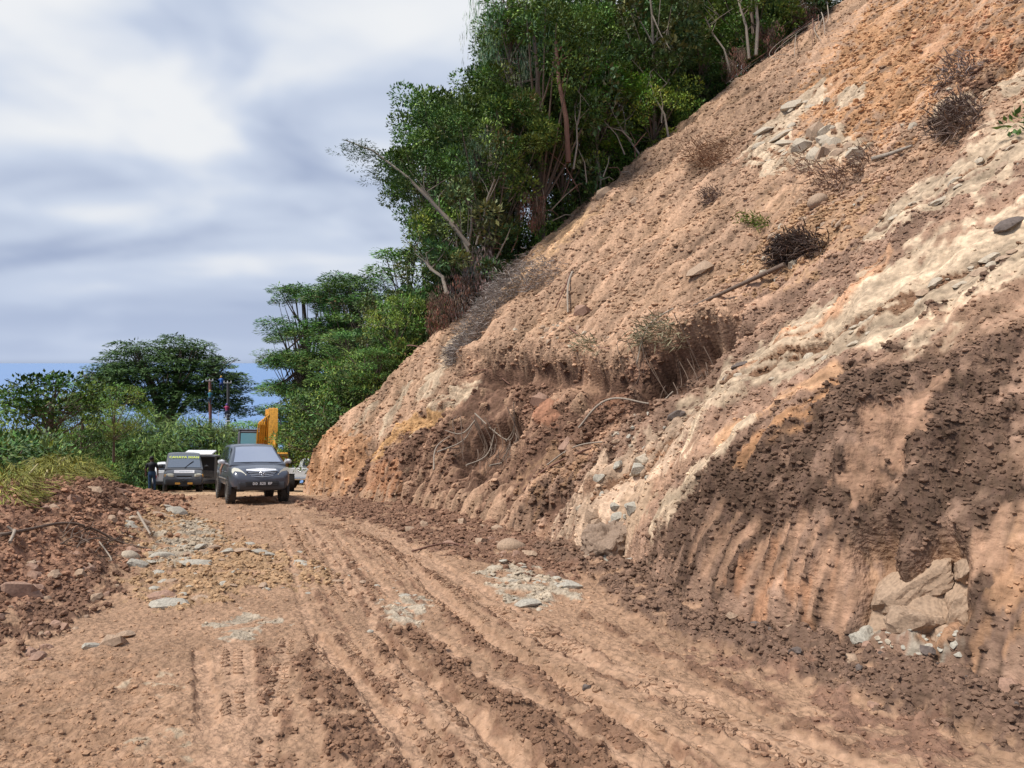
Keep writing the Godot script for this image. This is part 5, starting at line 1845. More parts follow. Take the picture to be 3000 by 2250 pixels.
# a pane over the front or rear of a cabin, between two stations
func screen_pane(t: Array, z0: float, z1: float, inset: float, out: Vector3) -> ArrayMesh:
	var b := B.new()
	var rows := []
	for i in 5:
		var z := lerpf(z0, z1, i / 4.0)
		var h := cabin_half(stations(t, z))
		var r := PackedVector3Array()
		for q in [5, 6, 7]:
			r.append(Vector3(h[q].x - (inset if q == 5 else 0.0), h[q].y, z) + out)
		for q in [6, 5]:
			r.append(Vector3(-h[q].x + (inset if q == 5 else 0.0), h[q].y, z) + out)
		rows.append(r)
	for i in 4:
		for k in 4:
			b.quad(rows[i][k], rows[i][k + 1], rows[i + 1][k + 1], rows[i + 1][k])
	return b.mesh(60.0)

# a pane on the cabin's side: z range, heights as shares of belt to roof
func side_pane(t: Array, z0: float, z1: float, f0: float, f1: float, side: float, slant0 := 0.0, slant1 := 0.0) -> ArrayMesh:
	var b := B.new()
	var rows := []
	for i in 5:
		var f := lerpf(f0, f1, i / 4.0)
		var r := PackedVector3Array()
		for k in 5:
			var z := lerpf(z0 + slant0 * i / 4.0, z1 + slant1 * i / 4.0, k / 4.0)
			var s := stations(t, z)
			var x: float = lerpf(s[1], s[2], f) + 0.012
			r.append(Vector3(side * x, lerpf(s[3], s[4], f), z))
		rows.append(r)
	for i in 4:
		for k in 4:
			if side > 0:
				b.quad(rows[i][k], rows[i + 1][k], rows[i + 1][k + 1], rows[i][k + 1])
			else:
				b.quad(rows[i][k], rows[i][k + 1], rows[i + 1][k + 1], rows[i + 1][k])
	return b.mesh(60.0)

func wheel(parent: Node3D, at: Vector3, r: float, w: float, side: float, knob := 0.0) -> void:
	var o := Node3D.new()
	o.name = "wheel"
	parent.add_child(o, true)
	o.position = at
	var b := B.new()
	b.lathe(Vector3.ZERO, Vector3(side, 0, 0), PackedVector2Array([Vector2(-w * 0.5, r * 0.62), Vector2(-w * 0.5, r * 0.86), Vector2(-w * 0.38, r * 0.985), Vector2(0, r), Vector2(w * 0.38, r * 0.985), Vector2(w * 0.5, r * 0.86), Vector2(w * 0.5, r * 0.64), Vector2(w * 0.42, r * 0.62)]), 28)
	if knob > 0.0:
		for i in 26:
			var a := TAU * i / 26.0
			for e in [-1.0, 1.0]:
				var aa: float = a + (0.06 if e > 0 else 0.0) + 0.06
				b.box(Vector3(e * w * 0.33, cos(aa) * r, sin(aa) * r), Vector3(w * 0.3, knob, r * 0.12), 0.006, Basis(Vector3(1, 0, 0), aa))
	put(b.mesh(30.0), "tyre", M.rubber, o)
	b = B.new()
	b.lathe(Vector3.ZERO, Vector3(side, 0, 0), PackedVector2Array([Vector2(-w * 0.3, r * 0.61), Vector2(w * 0.40, r * 0.61), Vector2(w * 0.44, r * 0.56), Vector2(w * 0.2, r * 0.5), Vector2(w * 0.2, r * 0.14), Vector2(w * 0.34, r * 0.12), Vector2(w * 0.34, 0.002)]), 24)
	for i in 6:
		var a := TAU * i / 6.0
		b.box(Vector3(side * w * 0.27, cos(a) * r * 0.34, sin(a) * r * 0.34), Vector3(0.04, r * 0.46, r * 0.15), 0.01, Basis(Vector3(1, 0, 0), a))
	put(b.mesh(30.0), "rim", M.rim, o)

func text_part(words: String, height: float, m: Material, parent: Node3D, called: String, at: Vector3, tilt := 0.0, spread := 1.0, bold := true) -> MeshInstance3D:
	var t := TextMesh.new()
	t.text = words
	var f := SystemFont.new()
	f.font_names = PackedStringArray(["Droid Sans"])
	f.font_weight = 800 if bold else 400
	t.font = f
	t.font_size = 64
	t.pixel_size = height / 46.0
	t.depth = 0.004
	var o := put(t, called, m, parent)
	o.position = at
	o.rotation.x = tilt
	o.scale.x = spread
	return o

# set a vehicle on the road: its middle, heading angle, and the lie of the ground under it
func park(o: Node3D, x: float, d: float, turn: float, up := 0.0) -> void:
	var f := Vector3(sin(turn), 0, cos(turn))
	var s := Vector3(cos(turn), 0, -sin(turn))
	var y := func(p: Vector3) -> float:
		return road_y(-p.z) + maxf(0.0, berm(p.x, -p.z))
	var c := Vector3(x, 0, -d)
	var fy: float = (y.call(c + f * 1.3) - y.call(c - f * 1.3)) / 2.6
	var sy: float = (y.call(c + s * 0.7) - y.call(c - s * 0.7)) / 1.4
	var zf := Vector3(f.x, fy, f.z).normalized()
	var xs := Vector3(s.x, sy, s.z).normalized()
	var yu := zf.cross(xs).normalized()
	o.transform = Transform3D(Basis(yu.cross(zf).normalized(), yu, zf), Vector3(x, y.call(c) + up, -d))

func car_mats() -> void:
	M.paint = mat(Color(0.075, 0.085, 0.11), 0.34)
	M.paint.metallic = 0.25
	M.paint.clearcoat_enabled = true
	M.paint.clearcoat = 0.6
	M.paint.clearcoat_roughness = 0.12
	M.dusty = mat(Color(0.15, 0.135, 0.12), 0.6)
	M.black_paint = mat(Color(0.10, 0.105, 0.115), 0.4)
	M.black_paint.clearcoat_enabled = true
	M.black_paint.clearcoat = 0.4
	M.black_paint.clearcoat_roughness = 0.2
	M.silver_paint = mat(Color(0.24, 0.235, 0.225), 0.45, 0.2)
	M.white_paint = mat(Color(0.70, 0.71, 0.72), 0.35)
	M.plastic = mat(Color(0.022, 0.022, 0.024), 0.6)
	M.trim = mat(Color(0.035, 0.036, 0.04), 0.5)
	M.rubber = mat(Color(0.055, 0.048, 0.042), 0.9)
	M.rim = mat(Color(0.24, 0.225, 0.205), 0.5, 0.4)
	M.chrome = mat(Color(0.72, 0.73, 0.75), 0.18, 0.85)
	M.film = mat(Color(0.60, 0.63, 0.70), 0.08, 0.85)
	M.dark_glass = mat(Color(0.02, 0.022, 0.026), 0.05)
	M.dark_glass.metallic_specular = 0.8
	M.lamp = mat(Color(0.66, 0.65, 0.55), 0.15)
	M.lamp.clearcoat_enabled = true
	M.lamp.clearcoat = 1.0
	M.lamp.clearcoat_roughness = 0.05
	M.amber = mat(Color(0.72, 0.36, 0.05), 0.2)
	M.red_lamp = mat(Color(0.55, 0.03, 0.03), 0.2)
	M.paper = mat(Color(0.74, 0.75, 0.78), 0.7)
	M.print = mat(Color(0.32, 0.36, 0.42), 0.8)
	M.lettering = mat(Color(0.62, 0.70, 0.10), 0.6)
	M.yellow = mat(Color(0.62, 0.29, 0.025), 0.45)
	M.yellow.albedo_texture = M.grain
	M.yellow.uv1_triplanar = true
	M.plate_white = mat(Color(0.75, 0.75, 0.75), 0.5)
	M.film_dim = mat(Color(0.36, 0.39, 0.41), 0.1, 0.8)
	M.silver_light = mat(Color(0.50, 0.51, 0.52), 0.4, 0.15)
	M.cab_paint = mat(Color(0.10, 0.10, 0.115), 0.5)
	M.teal_glass = mat(Color(0.20, 0.42, 0.44), 0.1, 0.5)
	M.cane_pale = mat(Color(0.45, 0.40, 0.30), 0.7)
	M.skin = mat(Color(0.24, 0.13, 0.085), 0.6)

func car_shell(o: Node3D, bt: Array, ct: Array, paint: Material, cabin_paint: Material = null) -> void:
	var b := B.new()
	shell(b, bt, false)
	put(b.mesh(35.0), "body", paint, o)
	b = B.new()
	shell(b, ct, true)
	put(b.mesh(35.0), "cabin", cabin_paint if cabin_paint else paint, o)

func mirror_part(o: Node3D, at: Vector3, m: Material, side: float) -> void:
	var b := B.new()
	b.box(at, Vector3(0.22, 0.15, 0.10), 0.045)
	b.tube(PackedVector3Array([at + Vector3(-side * 0.1, -0.05, 0), at + Vector3(-side * 0.2, -0.08, 0)]), 0.03, 0.03, 6)
	put(b.mesh(50.0), "mirror", m, o)

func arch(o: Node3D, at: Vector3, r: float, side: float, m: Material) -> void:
	# a dark plate on the flank, painting the shade inside a wheel arch
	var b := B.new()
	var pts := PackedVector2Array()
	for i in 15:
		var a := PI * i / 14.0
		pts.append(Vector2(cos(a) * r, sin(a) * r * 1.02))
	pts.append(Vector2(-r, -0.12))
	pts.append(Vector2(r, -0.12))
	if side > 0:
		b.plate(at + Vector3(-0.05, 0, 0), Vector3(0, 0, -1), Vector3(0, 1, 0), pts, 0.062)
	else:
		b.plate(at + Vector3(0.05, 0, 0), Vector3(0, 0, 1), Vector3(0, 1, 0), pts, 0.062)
	put(b.mesh(20.0), "arch_shade_plate", m, o)

func build_people_carrier() -> void:
	var o := thing("people_carrier", "dark blue-grey people carrier on chunky tyres with a white banner on its bonnet", "car")
	var U := 0.07
	var bt := [[-2.29, 0.74, 0.56, 0.92, 1.02], [-2.22, 0.83, 0.48, 0.98, 1.10], [-2.0, 0.87, 0.44, 1.02, 1.13], [-1.2, 0.885, 0.41, 1.03, 1.14], [0.2, 0.885, 0.40, 1.02, 1.13], [1.1, 0.885, 0.40, 1.0, 1.13], [1.4, 0.88, 0.40, 0.985, 1.125], [1.75, 0.875, 0.40, 0.95, 1.075], [2.0, 0.855, 0.40, 0.90, 1.00], [2.15, 0.82, 0.41, 0.84, 0.93], [2.23, 0.76, 0.43, 0.78, 0.86], [2.28, 0.66, 0.47, 0.70, 0.76]]
	var ct := [[-2.27, 0.78, 0.70, 1.08, 1.16], [-2.2, 0.82, 0.68, 1.08, 1.45], [-2.05, 0.84, 0.66, 1.08, 1.66], [-1.7, 0.855, 0.65, 1.08, 1.735], [-0.8, 0.86, 0.655, 1.08, 1.765], [-0.1, 0.86, 0.655, 1.08, 1.76], [0.28, 0.86, 0.65, 1.08, 1.725], [0.45, 0.86, 0.66, 1.08, 1.65], [0.7, 0.86, 0.69, 1.08, 1.52], [1.05, 0.86, 0.76, 1.08, 1.32], [1.42, 0.86, 0.84, 1.07, 1.115]]
	for t in [bt, ct]:
		for s in t:
			for k in ([2, 3, 4] if t == bt else [3, 4]):
				s[k] += U
	car_shell(o, bt, ct, M.paint)
	put(screen_pane(ct, 0.42, 1.30, 0.05, Vector3(0, 0.012, 0.008)), "windscreen", M.film, o)
	for s in [-1.0, 1.0]:
		put(side_pane(ct, -0.12, 0.92, 0.12, 0.86, s, 0.0, -0.5), "front_side_window", M.dark_glass, o)
		put(side_pane(ct, -1.1, -0.2, 0.12, 0.86, s), "rear_side_window", M.dark_glass, o)
		put(side_pane(ct, -2.0, -1.2, 0.14, 0.84, s, 0.12), "quarter_window", M.dark_glass, o)
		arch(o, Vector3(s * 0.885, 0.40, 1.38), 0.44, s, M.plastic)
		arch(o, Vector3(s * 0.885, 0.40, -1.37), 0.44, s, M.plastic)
		wheel(o, Vector3(s * 0.80, 0.365, 1.38), 0.36, 0.27, s, 0.03)
		wheel(o, Vector3(s * 0.80, 0.365, -1.37), 0.36, 0.27, s, 0.03)
		# headlamp wrapped round the corner
		var b := B.new()
		var pts := PackedVector2Array([Vector2(-0.25, -0.10), Vector2(-0.05, -0.125), Vector2(0.14, -0.10), Vector2(0.20, 0.0), Vector2(0.19, 0.10), Vector2(0.12, 0.145), Vector2(0.0, 0.12), Vector2(-0.12, 0.04)])
		if s < 0:
			var q := PackedVector2Array()
			for i in range(pts.size() - 1, -1, -1):
				q.append(Vector2(-pts[i].x, pts[i].y))
			pts = q
		var u := Vector3(0.90, 0, -s * 0.43)
		b.plate(Vector3(s * 0.655, 0.885 + U, 2.055), u.normalized(), Vector3(0, 0.90, -0.42).normalized(), pts, 0.07)
		put(b.mesh(30.0), "headlight", M.lamp, o)
		b = B.new()
		b.lathe(Vector3(s * 0.60, 0.56, 2.155), Vector3(s * 0.3, 0, 1), PackedVector2Array([Vector2(0, 0.10), Vector2(0.05, 0.095), Vector2(0.06, 0.06)]), 14)
		b.box(Vector3(s * 0.62, 0.50, 2.17), Vector3(0.30, 0.035, 0.07), 0.012, Basis(Vector3.UP, s * 0.35))
		put(b.mesh(40.0), "fog_lamp", M.trim, o)
		mirror_part(o, Vector3(s * 1.03, 1.27, 0.78), M.white_paint, s)
		b = B.new()
		b.box(Vector3(s * 0.895, 0.95, -0.28), Vector3(0.035, 0.03, 0.18), 0.01)
		b.box(Vector3(s * 0.895, 0.95, 0.62), Vector3(0.035, 0.03, 0.18), 0.01)
		put(b.mesh(30.0), "door_handle", M.chrome if s < 0 else M.trim, o)
		b = B.new()
		b.box(Vector3(s * 0.892, 0.72, -0.1), Vector3(0.03, 0.05, 1.9), 0.01)
		put(b.mesh(30.0), "side_moulding", M.dusty, o)
	# bumper in a darker tone, its intake, the grille above it
	var b := B.new()
	var rr := []
	for q in [[0.62, 2.31], [0.66, 2.33], [0.70, 2.27]]:
		pass
	b.box(Vector3(0, 0.56, 2.23), Vector3(1.42, 0.30, 0.14), 0.06)
	put(b.mesh(50.0), "bumper", M.trim, o)
	b = B.new()
	b.box(Vector3(0, 0.615, 2.305), Vector3(0.98, 0.15, 0.02), 0.008)
	for k in 2:
		b.box(Vector3(0, 0.585 + k * 0.06, 2.318), Vector3(0.96, 0.014, 0.02), 0.004)
	put(b.mesh(30.0), "air_intake", M.plastic, o)
	b = B.new()
	b.plate(Vector3(0, 0.84 + U, 2.20), Vector3(1, 0, 0), Vector3(0, 0.92, -0.38), PackedVector2Array([Vector2(-0.30, -0.11), Vector2(0.30, -0.11), Vector2(0.46, 0.09), Vector2(-0.46, 0.09)]), 0.035)
	var gr := put(b.mesh(20.0), "grille", M.plastic, o)
	for k in 4:
		b = B.new()
		var y := 0.935 + U - k * 0.052
		var w := 0.46 - k * 0.045
		var z := 2.205 + k * 0.02
		b.tube(PackedVector3Array([Vector3(-w, y + 0.012, z), Vector3(-w * 0.4, y - 0.008, z + 0.025), Vector3(0, y - 0.02, z + 0.03), Vector3(w * 0.4, y - 0.008, z + 0.025), Vector3(w, y + 0.012, z)]), 0.02 if k == 0 else 0.011, 0.02 if k == 0 else 0.011, 6)
		put(b.mesh(50.0), "grille_bar", M.chrome, gr)
	b = B.new()
	for e in [[0.085, 0.058, 0.0], [0.034, 0.055, 0.0], [0.062, 0.022, 0.026]]:
		var loop := PackedVector3Array()
		for i in 25:
			var a := TAU * i / 24.0
			loop.append(Vector3(cos(a) * e[0], 0.865 + U + e[2] + sin(a) * e[1], 2.275 - sin(a) * 0.02))
		b.tube(loop, 0.010, 0.010, 6, false)
	put(b.mesh(60.0), "emblem", M.chrome, gr)
	# number plate
	b = B.new()
	b.box(Vector3(0, 0.62, 2.335), Vector3(0.44, 0.135, 0.012), 0.006)
	var pl := put(b.mesh(20.0), "number_plate", M.plastic, o)
	text_part("DD  825  RP", 0.078, M.plate_white, pl, "characters", Vector3(0, 0.628, 2.343))
	# wipers
	for q in [[-0.02, -0.62], [0.62, 0.18]]:
		b = B.new()
		b.tube(PackedVector3Array([Vector3(q[0], 1.215 + 0.0, 1.345), Vector3((q[0] + q[1]) * 0.5, 1.225, 1.345), Vector3(q[1], 1.235, 1.30)]), 0.014, 0.012, 5)
		put(b.mesh(50.0), "wiper", M.plastic, o)
	# the banner tied over the bonnet's edge
	b = B.new()
	var rows := []
	for i in 3:
		var r := PackedVector3Array()
		for k in 9:
			var f := k / 8.0 - 0.5
			var z := 2.03 + i * 0.06
			var s := stations(bt, z)
			r.append(Vector3(f * 0.92, s[4] + 0.03 - absf(f) * 0.06 - (0.02 if i == 2 else 0.0), z + 0.03 - absf(f) * 0.08))
		rows.append(r)
	for i in 2:
		for k in 8:
			b.quad(rows[i][k], rows[i + 1][k], rows[i + 1][k + 1], rows[i][k + 1])
	var ban := put(b.mesh(60.0), "banner", M.paper, o)
	b = B.new()
	for k in 11:
		b.box(Vector3(-0.16 + k * 0.052, 1.028 + U + 0.012 - absf(-0.16 + k * 0.052) * 0.06, 2.125 - absf(-0.16 + k * 0.052) * 0.06), Vector3(0.030, 0.004, 0.022), 0.001, Basis(Vector3(1, 0, 0), 0.5))
	put(b.mesh(20.0), "faded_print", M.print, ban)
	park(o, -8.66, 25.4, deg_to_rad(26.8), 0.02)
	# the driver leaning at the open window
	var dr := thing("person", "driver in a dark shirt leaning an arm out of the people carrier's window", "person")
	dr.transform = o.transform
	var rot := Basis(Vector3.UP, -0.5)
	var fig := figure([[Vector3(-0.52, 0.95, 0.05), Vector3(-0.55, 1.28, 0.12), 0.16, 0.17, Color(0.03, 0.03, 0.035)], [Vector3(-0.56, 1.35, 0.14), Vector3(-0.60, 1.46, 0.17), 0.06, 0.06, Color(0.24, 0.13, 0.085)], [Vector3(-0.62, 1.52, 0.2), Vector3(-0.62, 1.58, 0.2), 0.088, 0.095, Color(0.24, 0.13, 0.085)], [Vector3(-0.62, 1.61, 0.17), Vector3(-0.62, 1.62, 0.19), 0.09, 0.09, Color(0.015, 0.012, 0.01)], [Vector3(-0.62, 1.53, 0.285), Vector3(-0.62, 1.55, 0.29), 0.02, 0.016, Color(0.24, 0.13, 0.085)], [Vector3(-0.70, 1.30, 0.14), Vector3(-0.90, 1.22, 0.18), 0.06, 0.052, Color(0.03, 0.03, 0.035)], [Vector3(-0.90, 1.22, 0.18), Vector3(-0.985, 1.02, 0.24), 0.046, 0.036, Color(0.24, 0.13, 0.085)], [Vector3(-0.985, 1.02, 0.24), Vector3(-0.985, 0.93, 0.26), 0.034, 0.032, Color(0.24, 0.13, 0.085)]], 0.025)
	put(fig, "body", M.flesh, dr)
	fingers(dr, Vector3(-0.985, 0.91, 0.26), Vector3(0, -1, 0.1), Vector3(0, 0.1, 1))

func build_van() -> void:
	var o := thing("minivan", "black minivan with yellow lettering across the top of its windscreen", "van")
	var bt := [[-2.02, 0.76, 0.50, 0.95, 1.05], [-1.95, 0.82, 0.40, 1.0, 1.08], [-1.2, 0.832, 0.36, 1.0, 1.1], [0.4, 0.832, 0.35, 1.0, 1.1], [1.3, 0.832, 0.35, 0.98, 1.1], [1.65, 0.825, 0.35, 0.96, 1.07], [1.85, 0.81, 0.35, 0.90, 1.0], [1.96, 0.79, 0.37, 0.80, 0.90], [2.02, 0.74, 0.40, 0.66, 0.74]]
	var ct := [[-2.0, 0.78, 0.70, 1.05, 1.2], [-1.97, 0.80, 0.70, 1.05, 1.75], [-1.85, 0.82, 0.70, 1.05, 1.87], [-0.8, 0.82, 0.71, 1.05, 1.90], [0.5, 0.82, 0.71, 1.05, 1.89], [0.85, 0.82, 0.705, 1.05, 1.83], [1.0, 0.82, 0.715, 1.05, 1.72], [1.35, 0.82, 0.76, 1.05, 1.37], [1.62, 0.82, 0.80, 1.04, 1.09]]
	car_shell(o, bt, ct, M.black_paint)
	put(screen_pane(ct, 0.98, 1.56, 0.04, Vector3(0, 0.012, 0.014)), "windscreen", M.film_dim, o)
	for s in [-1.0, 1.0]:
		put(side_pane(ct, 0.2, 1.2, 0.12, 0.84, s, 0.0, -0.3), "front_side_window", M.dark_glass, o)
		put(side_pane(ct, -0.9, 0.1, 0.12, 0.84, s), "rear_side_window", M.dark_glass, o)
		put(side_pane(ct, -1.8, -1.0, 0.12, 0.84, s), "quarter_window", M.dark_glass, o)
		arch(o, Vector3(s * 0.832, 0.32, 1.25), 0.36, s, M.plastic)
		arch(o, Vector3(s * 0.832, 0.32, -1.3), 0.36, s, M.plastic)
		wheel(o, Vector3(s * 0.755, 0.29, 1.25), 0.29, 0.18, s)
		wheel(o, Vector3(s * 0.755, 0.29, -1.3), 0.29, 0.18, s)
		var b := B.new()
		b.box(Vector3(s * 0.60, 0.80, 1.97), Vector3(0.36, 0.17, 0.1), 0.04, Basis(Vector3.UP, s * 0.35))
		put(b.mesh(40.0), "headlight", M.lamp, o)
		b = B.new()
		b.box(Vector3(s * 0.785, 0.79, 1.90), Vector3(0.06, 0.13, 0.12), 0.02)
		put(b.mesh(40.0), "indicator", M.amber, o)
		mirror_part(o, Vector3(s * 0.98, 1.22, 1.2), M.plastic, s)
		b = B.new()
		b.box(Vector3(s * 0.26, 0.43, 2.055), Vector3(0.22, 0.09, 0.02), 0.008)
		put(b.mesh(20.0), "yellow_badge", M.amber, o)
	var b := B.new()
	b.box(Vector3(0, 0.50, 1.98), Vector3(1.56, 0.30, 0.12), 0.05)
	put(b.mesh(50.0), "bumper", M.trim, o)
	b = B.new()
	b.box(Vector3(0, 0.74, 2.0), Vector3(0.66, 0.10, 0.05), 0.012)
	var gr := put(b.mesh(20.0), "grille", M.plastic, o)
	b = B.new()
	b.tube(PackedVector3Array([Vector3(-0.32, 0.685, 2.035), Vector3(0, 0.68, 2.045), Vector3(0.32, 0.685, 2.035)]), 0.012, 0.012, 6)
	put(b.mesh(50.0), "grille_bar", M.chrome, gr)
	b = B.new()
	for i in 7:
		var a := TAU * i / 7.0
		b.tube(PackedVector3Array([Vector3(0, 0.53, 2.06), Vector3(cos(a) * 0.2 * (1.2 if i % 2 else 0.7), 0.53 + sin(a) * 0.13, 2.055)]), 0.018, 0.006, 5)
	b.lathe(Vector3(0, 0.53, 2.04), Vector3(0, 0, 1), PackedVector2Array([Vector2(0, 0.07), Vector2(0.03, 0.05), Vector2(0.035, 0.01)]), 10)
	put(b.mesh(40.0), "spider_ornament", M.plastic, o)
	b = B.new()
	b.box(Vector3(0, 0.37, 2.05), Vector3(0.44, 0.13, 0.012), 0.006)
	put(b.mesh(20.0), "number_plate", M.plastic, o)
	b = B.new()
	b.box(Vector3(0, 0.97, 1.925), Vector3(0.86, 0.16, 0.012), 0.004, Basis(Vector3(1, 0, 0), -0.55))
	var ban := put(b.mesh(20.0), "banner", M.paper, o)
	b = B.new()
	for k in 12:
		var w := 0.02 + 0.014 * fposmod(k * 0.618, 1.0)
		b.box(Vector3(-0.20 + k * 0.048, 0.967, 1.936), Vector3(w, 0.05, 0.006), 0.001, Basis(Vector3(1, 0, 0), -0.55))
	put(b.mesh(20.0), "faded_print", M.print, ban)
	# lettering and stickers on the glass
	var zt := 1.055
	var tilt := -atan2(0.58, 0.63)
	text_part("CAHAYA DIAN", 0.125, M.lettering, o, "lettering", Vector3(0, 1.645, zt + 0.10), tilt, 1.12)
	b = B.new()
	b.box(Vector3(0.03, 1.30, 1.42), Vector3(0.26, 0.16, 0.004), 0.002, Basis(Vector3(1, 0, 0), tilt))
	put(b.mesh(20.0), "red_sticker", mat(Color(0.42, 0.10, 0.07), 0.6), o)
	b = B.new()
	b.box(Vector3(0.03, 1.395, 1.345), Vector3(0.34, 0.06, 0.004), 0.002, Basis(Vector3(1, 0, 0), tilt))
	b.box(Vector3(-0.34, 1.245, 1.47), Vector3(0.42, 0.05, 0.004), 0.002, Basis(Vector3(1, 0, 0), tilt))
	b.box(Vector3(0.33, 1.245, 1.47), Vector3(0.26, 0.06, 0.004), 0.002, Basis(Vector3(1, 0, 0), tilt))
	put(b.mesh(20.0), "white_sticker", M.paper, o)
	b = B.new()
	b.tube(PackedVector3Array([Vector3(0.02, 1.14, 1.60), Vector3(0.22, 1.33, 1.44), Vector3(0.40, 1.47, 1.32)]), 0.02, 0.014, 5)
	put(b.mesh(50.0), "wiper", M.plastic, o)
	park(o, -15.8, 36.7, deg_to_rad(25.0), 0.02)

func build_other_cars() -> void:
	# grey van behind, tailgate up
	var bt := [[-2.0, 0.76, 0.50, 0.95, 1.05], [-1.95, 0.82, 0.36, 1.0, 1.08], [-1.2, 0.832, 0.34, 1.0, 1.1], [0.4, 0.832, 0.34, 1.0, 1.1], [1.4, 0.83, 0.34, 0.98, 1.08], [1.85, 0.80, 0.36, 0.84, 0.94], [1.98, 0.74, 0.42, 0.66, 0.74]]
	var ct := [[-1.99, 0.78, 0.70, 1.05, 1.78], [-1.85, 0.82, 0.70, 1.05, 1.87], [-0.8, 0.82, 0.71, 1.05, 1.90], [0.5, 0.82, 0.71, 1.05, 1.88], [0.95, 0.82, 0.72, 1.05, 1.75], [1.55, 0.82, 0.80, 1.04, 1.09]]
	var o := thing("grey_van", "dusty grey van with its tailgate raised behind the black minivan", "van")
	car_shell(o, bt, ct, M.silver_paint)
	for s in [-1.0, 1.0]:
		put(side_pane(ct, 0.2, 1.15, 0.12, 0.84, s, 0.0, -0.3), "front_side_window", M.dark_glass, o)
		put(side_pane(ct, -0.9, 0.1, 0.12, 0.84, s), "rear_side_window", M.dark_glass, o)
		put(side_pane(ct, -1.85, -1.0, 0.12, 0.84, s), "quarter_window", M.dark_glass, o)
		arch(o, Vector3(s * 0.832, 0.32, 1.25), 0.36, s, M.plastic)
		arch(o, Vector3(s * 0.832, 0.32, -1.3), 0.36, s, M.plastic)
		wheel(o, Vector3(s * 0.755, 0.30, 1.25), 0.30, 0.18, s)
		wheel(o, Vector3(s * 0.755, 0.30, -1.3), 0.30, 0.18, s)
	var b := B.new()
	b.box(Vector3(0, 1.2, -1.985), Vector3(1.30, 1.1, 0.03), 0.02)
	put(b.mesh(20.0), "boot_shade_panel", M.plastic, o)  # black panel: the shade inside the open boot put into its colour
	b = B.new()
	b.box(Vector3(0, 1.98, -2.42), Vector3(1.46, 0.07, 1.0), 0.03, Basis(Vector3(1, 0, 0), -0.22))
	var tg := put(b.mesh(40.0), "tailgate", M.white_paint, o)
	b = B.new()
	b.box(Vector3(0, 1.925, -2.40), Vector3(1.16, 0.03, 0.5), 0.01, Basis(Vector3(1, 0, 0), -0.22))
	put(b.mesh(20.0), "rear_window", M.dark_glass, tg)
	b = B.new()
	b.box(Vector3(0, 0.46, -2.03), Vector3(1.5, 0.2, 0.1), 0.04)
	put(b.mesh(40.0), "bumper", M.trim, o)
	park(o, -16.55, 42.0, deg_to_rad(180.0 + 8.0), 0.0)
	# white hatchback peeping out behind the minivan
	bt = [[-1.85, 0.70, 0.45, 0.85, 0.95], [-1.75, 0.80, 0.35, 0.9, 1.0], [0.2, 0.83, 0.30, 0.88, 0.98], [1.2, 0.82, 0.30, 0.84, 0.95], [1.7, 0.78, 0.34, 0.76, 0.84], [1.85, 0.66, 0.42, 0.6, 0.68]]
	ct = [[-1.82, 0.74, 0.68, 0.94, 1.02], [-1.6, 0.78, 0.62, 0.94, 1.40], [-1.2, 0.80, 0.61, 0.94, 1.50], [0.1, 0.80, 0.60, 0.94, 1.50], [0.6, 0.80, 0.66, 0.94, 1.30], [1.15, 0.80, 0.76, 0.93, 0.96]]
	o = thing("hatchback", "white hatchback with red tail lights half hidden by the black minivan", "car")
	car_shell(o, bt, ct, M.white_paint)
	put(screen_pane(ct, -1.78, -1.62, 0.04, Vector3(0, 0.01, -0.02)), "rear_window", M.dark_glass, o)
	for s in [-1.0, 1.0]:
		put(side_pane(ct, -0.1, 0.7, 0.12, 0.84, s, 0.0, -0.3), "front_side_window", M.dark_glass, o)
		put(side_pane(ct, -1.3, -0.2, 0.12, 0.84, s), "rear_side_window", M.dark_glass, o)
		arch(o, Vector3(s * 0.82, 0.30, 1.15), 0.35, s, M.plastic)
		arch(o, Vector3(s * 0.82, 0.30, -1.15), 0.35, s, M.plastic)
		wheel(o, Vector3(s * 0.74, 0.29, 1.15), 0.29, 0.18, s)
		wheel(o, Vector3(s * 0.74, 0.29, -1.15), 0.29, 0.18, s)
		b = B.new()
		b.box(Vector3(s * 0.68, 0.72, -1.83), Vector3(0.18, 0.2, 0.08), 0.03)
		put(b.mesh(30.0), "tail_light", M.red_lamp, o)
		mirror_part(o, Vector3(s * 0.93, 1.03, 0.55), M.white_paint, s)
	b = B.new()
	b.box(Vector3(0, 0.42, -1.86), Vector3(1.44, 0.2, 0.1), 0.04)
	put(b.mesh(40.0), "bumper", M.trim, o)
	park(o, -18.35, 41.0, deg_to_rad(180.0 + 24.0), 0.0)
	# silver pick-up at the bend
	o = thing("pickup_truck", "silver pick-up truck seen from behind at the bend", "truck")
	bt = [[-2.55, 0.88, 0.62, 1.10, 1.18], [-2.5, 0.90, 0.58, 1.14, 1.20], [-0.9, 0.90, 0.55, 1.12, 1.20], [0.9, 0.90, 0.5, 1.10, 1.2], [1.9, 0.89, 0.5, 1.05, 1.16], [2.3, 0.84, 0.52, 0.95, 1.04], [2.42, 0.74, 0.58, 0.8, 0.88]]
	ct = [[-0.85, 0.84, 0.70, 1.15, 1.30], [-0.78, 0.85, 0.66, 1.15, 1.74], [-0.2, 0.86, 0.66, 1.15, 1.82], [0.5, 0.86, 0.66, 1.15, 1.78], [1.35, 0.86, 0.8, 1.15, 1.2]]
	car_shell(o, bt, ct, M.silver_light)
	b = B.new()
	for i in 1:
		b.quad(Vector3(0.55, 1.30, -0.875), Vector3(-0.55, 1.30, -0.875), Vector3(-0.50, 1.66, -0.80), Vector3(0.50, 1.66, -0.80))
	put(b.mesh(0.0), "rear_window", M.dark_glass, o)
	b = B.new()
	b.box(Vector3(0, 0.92, -2.57), Vector3(1.52, 0.52, 0.05), 0.03)
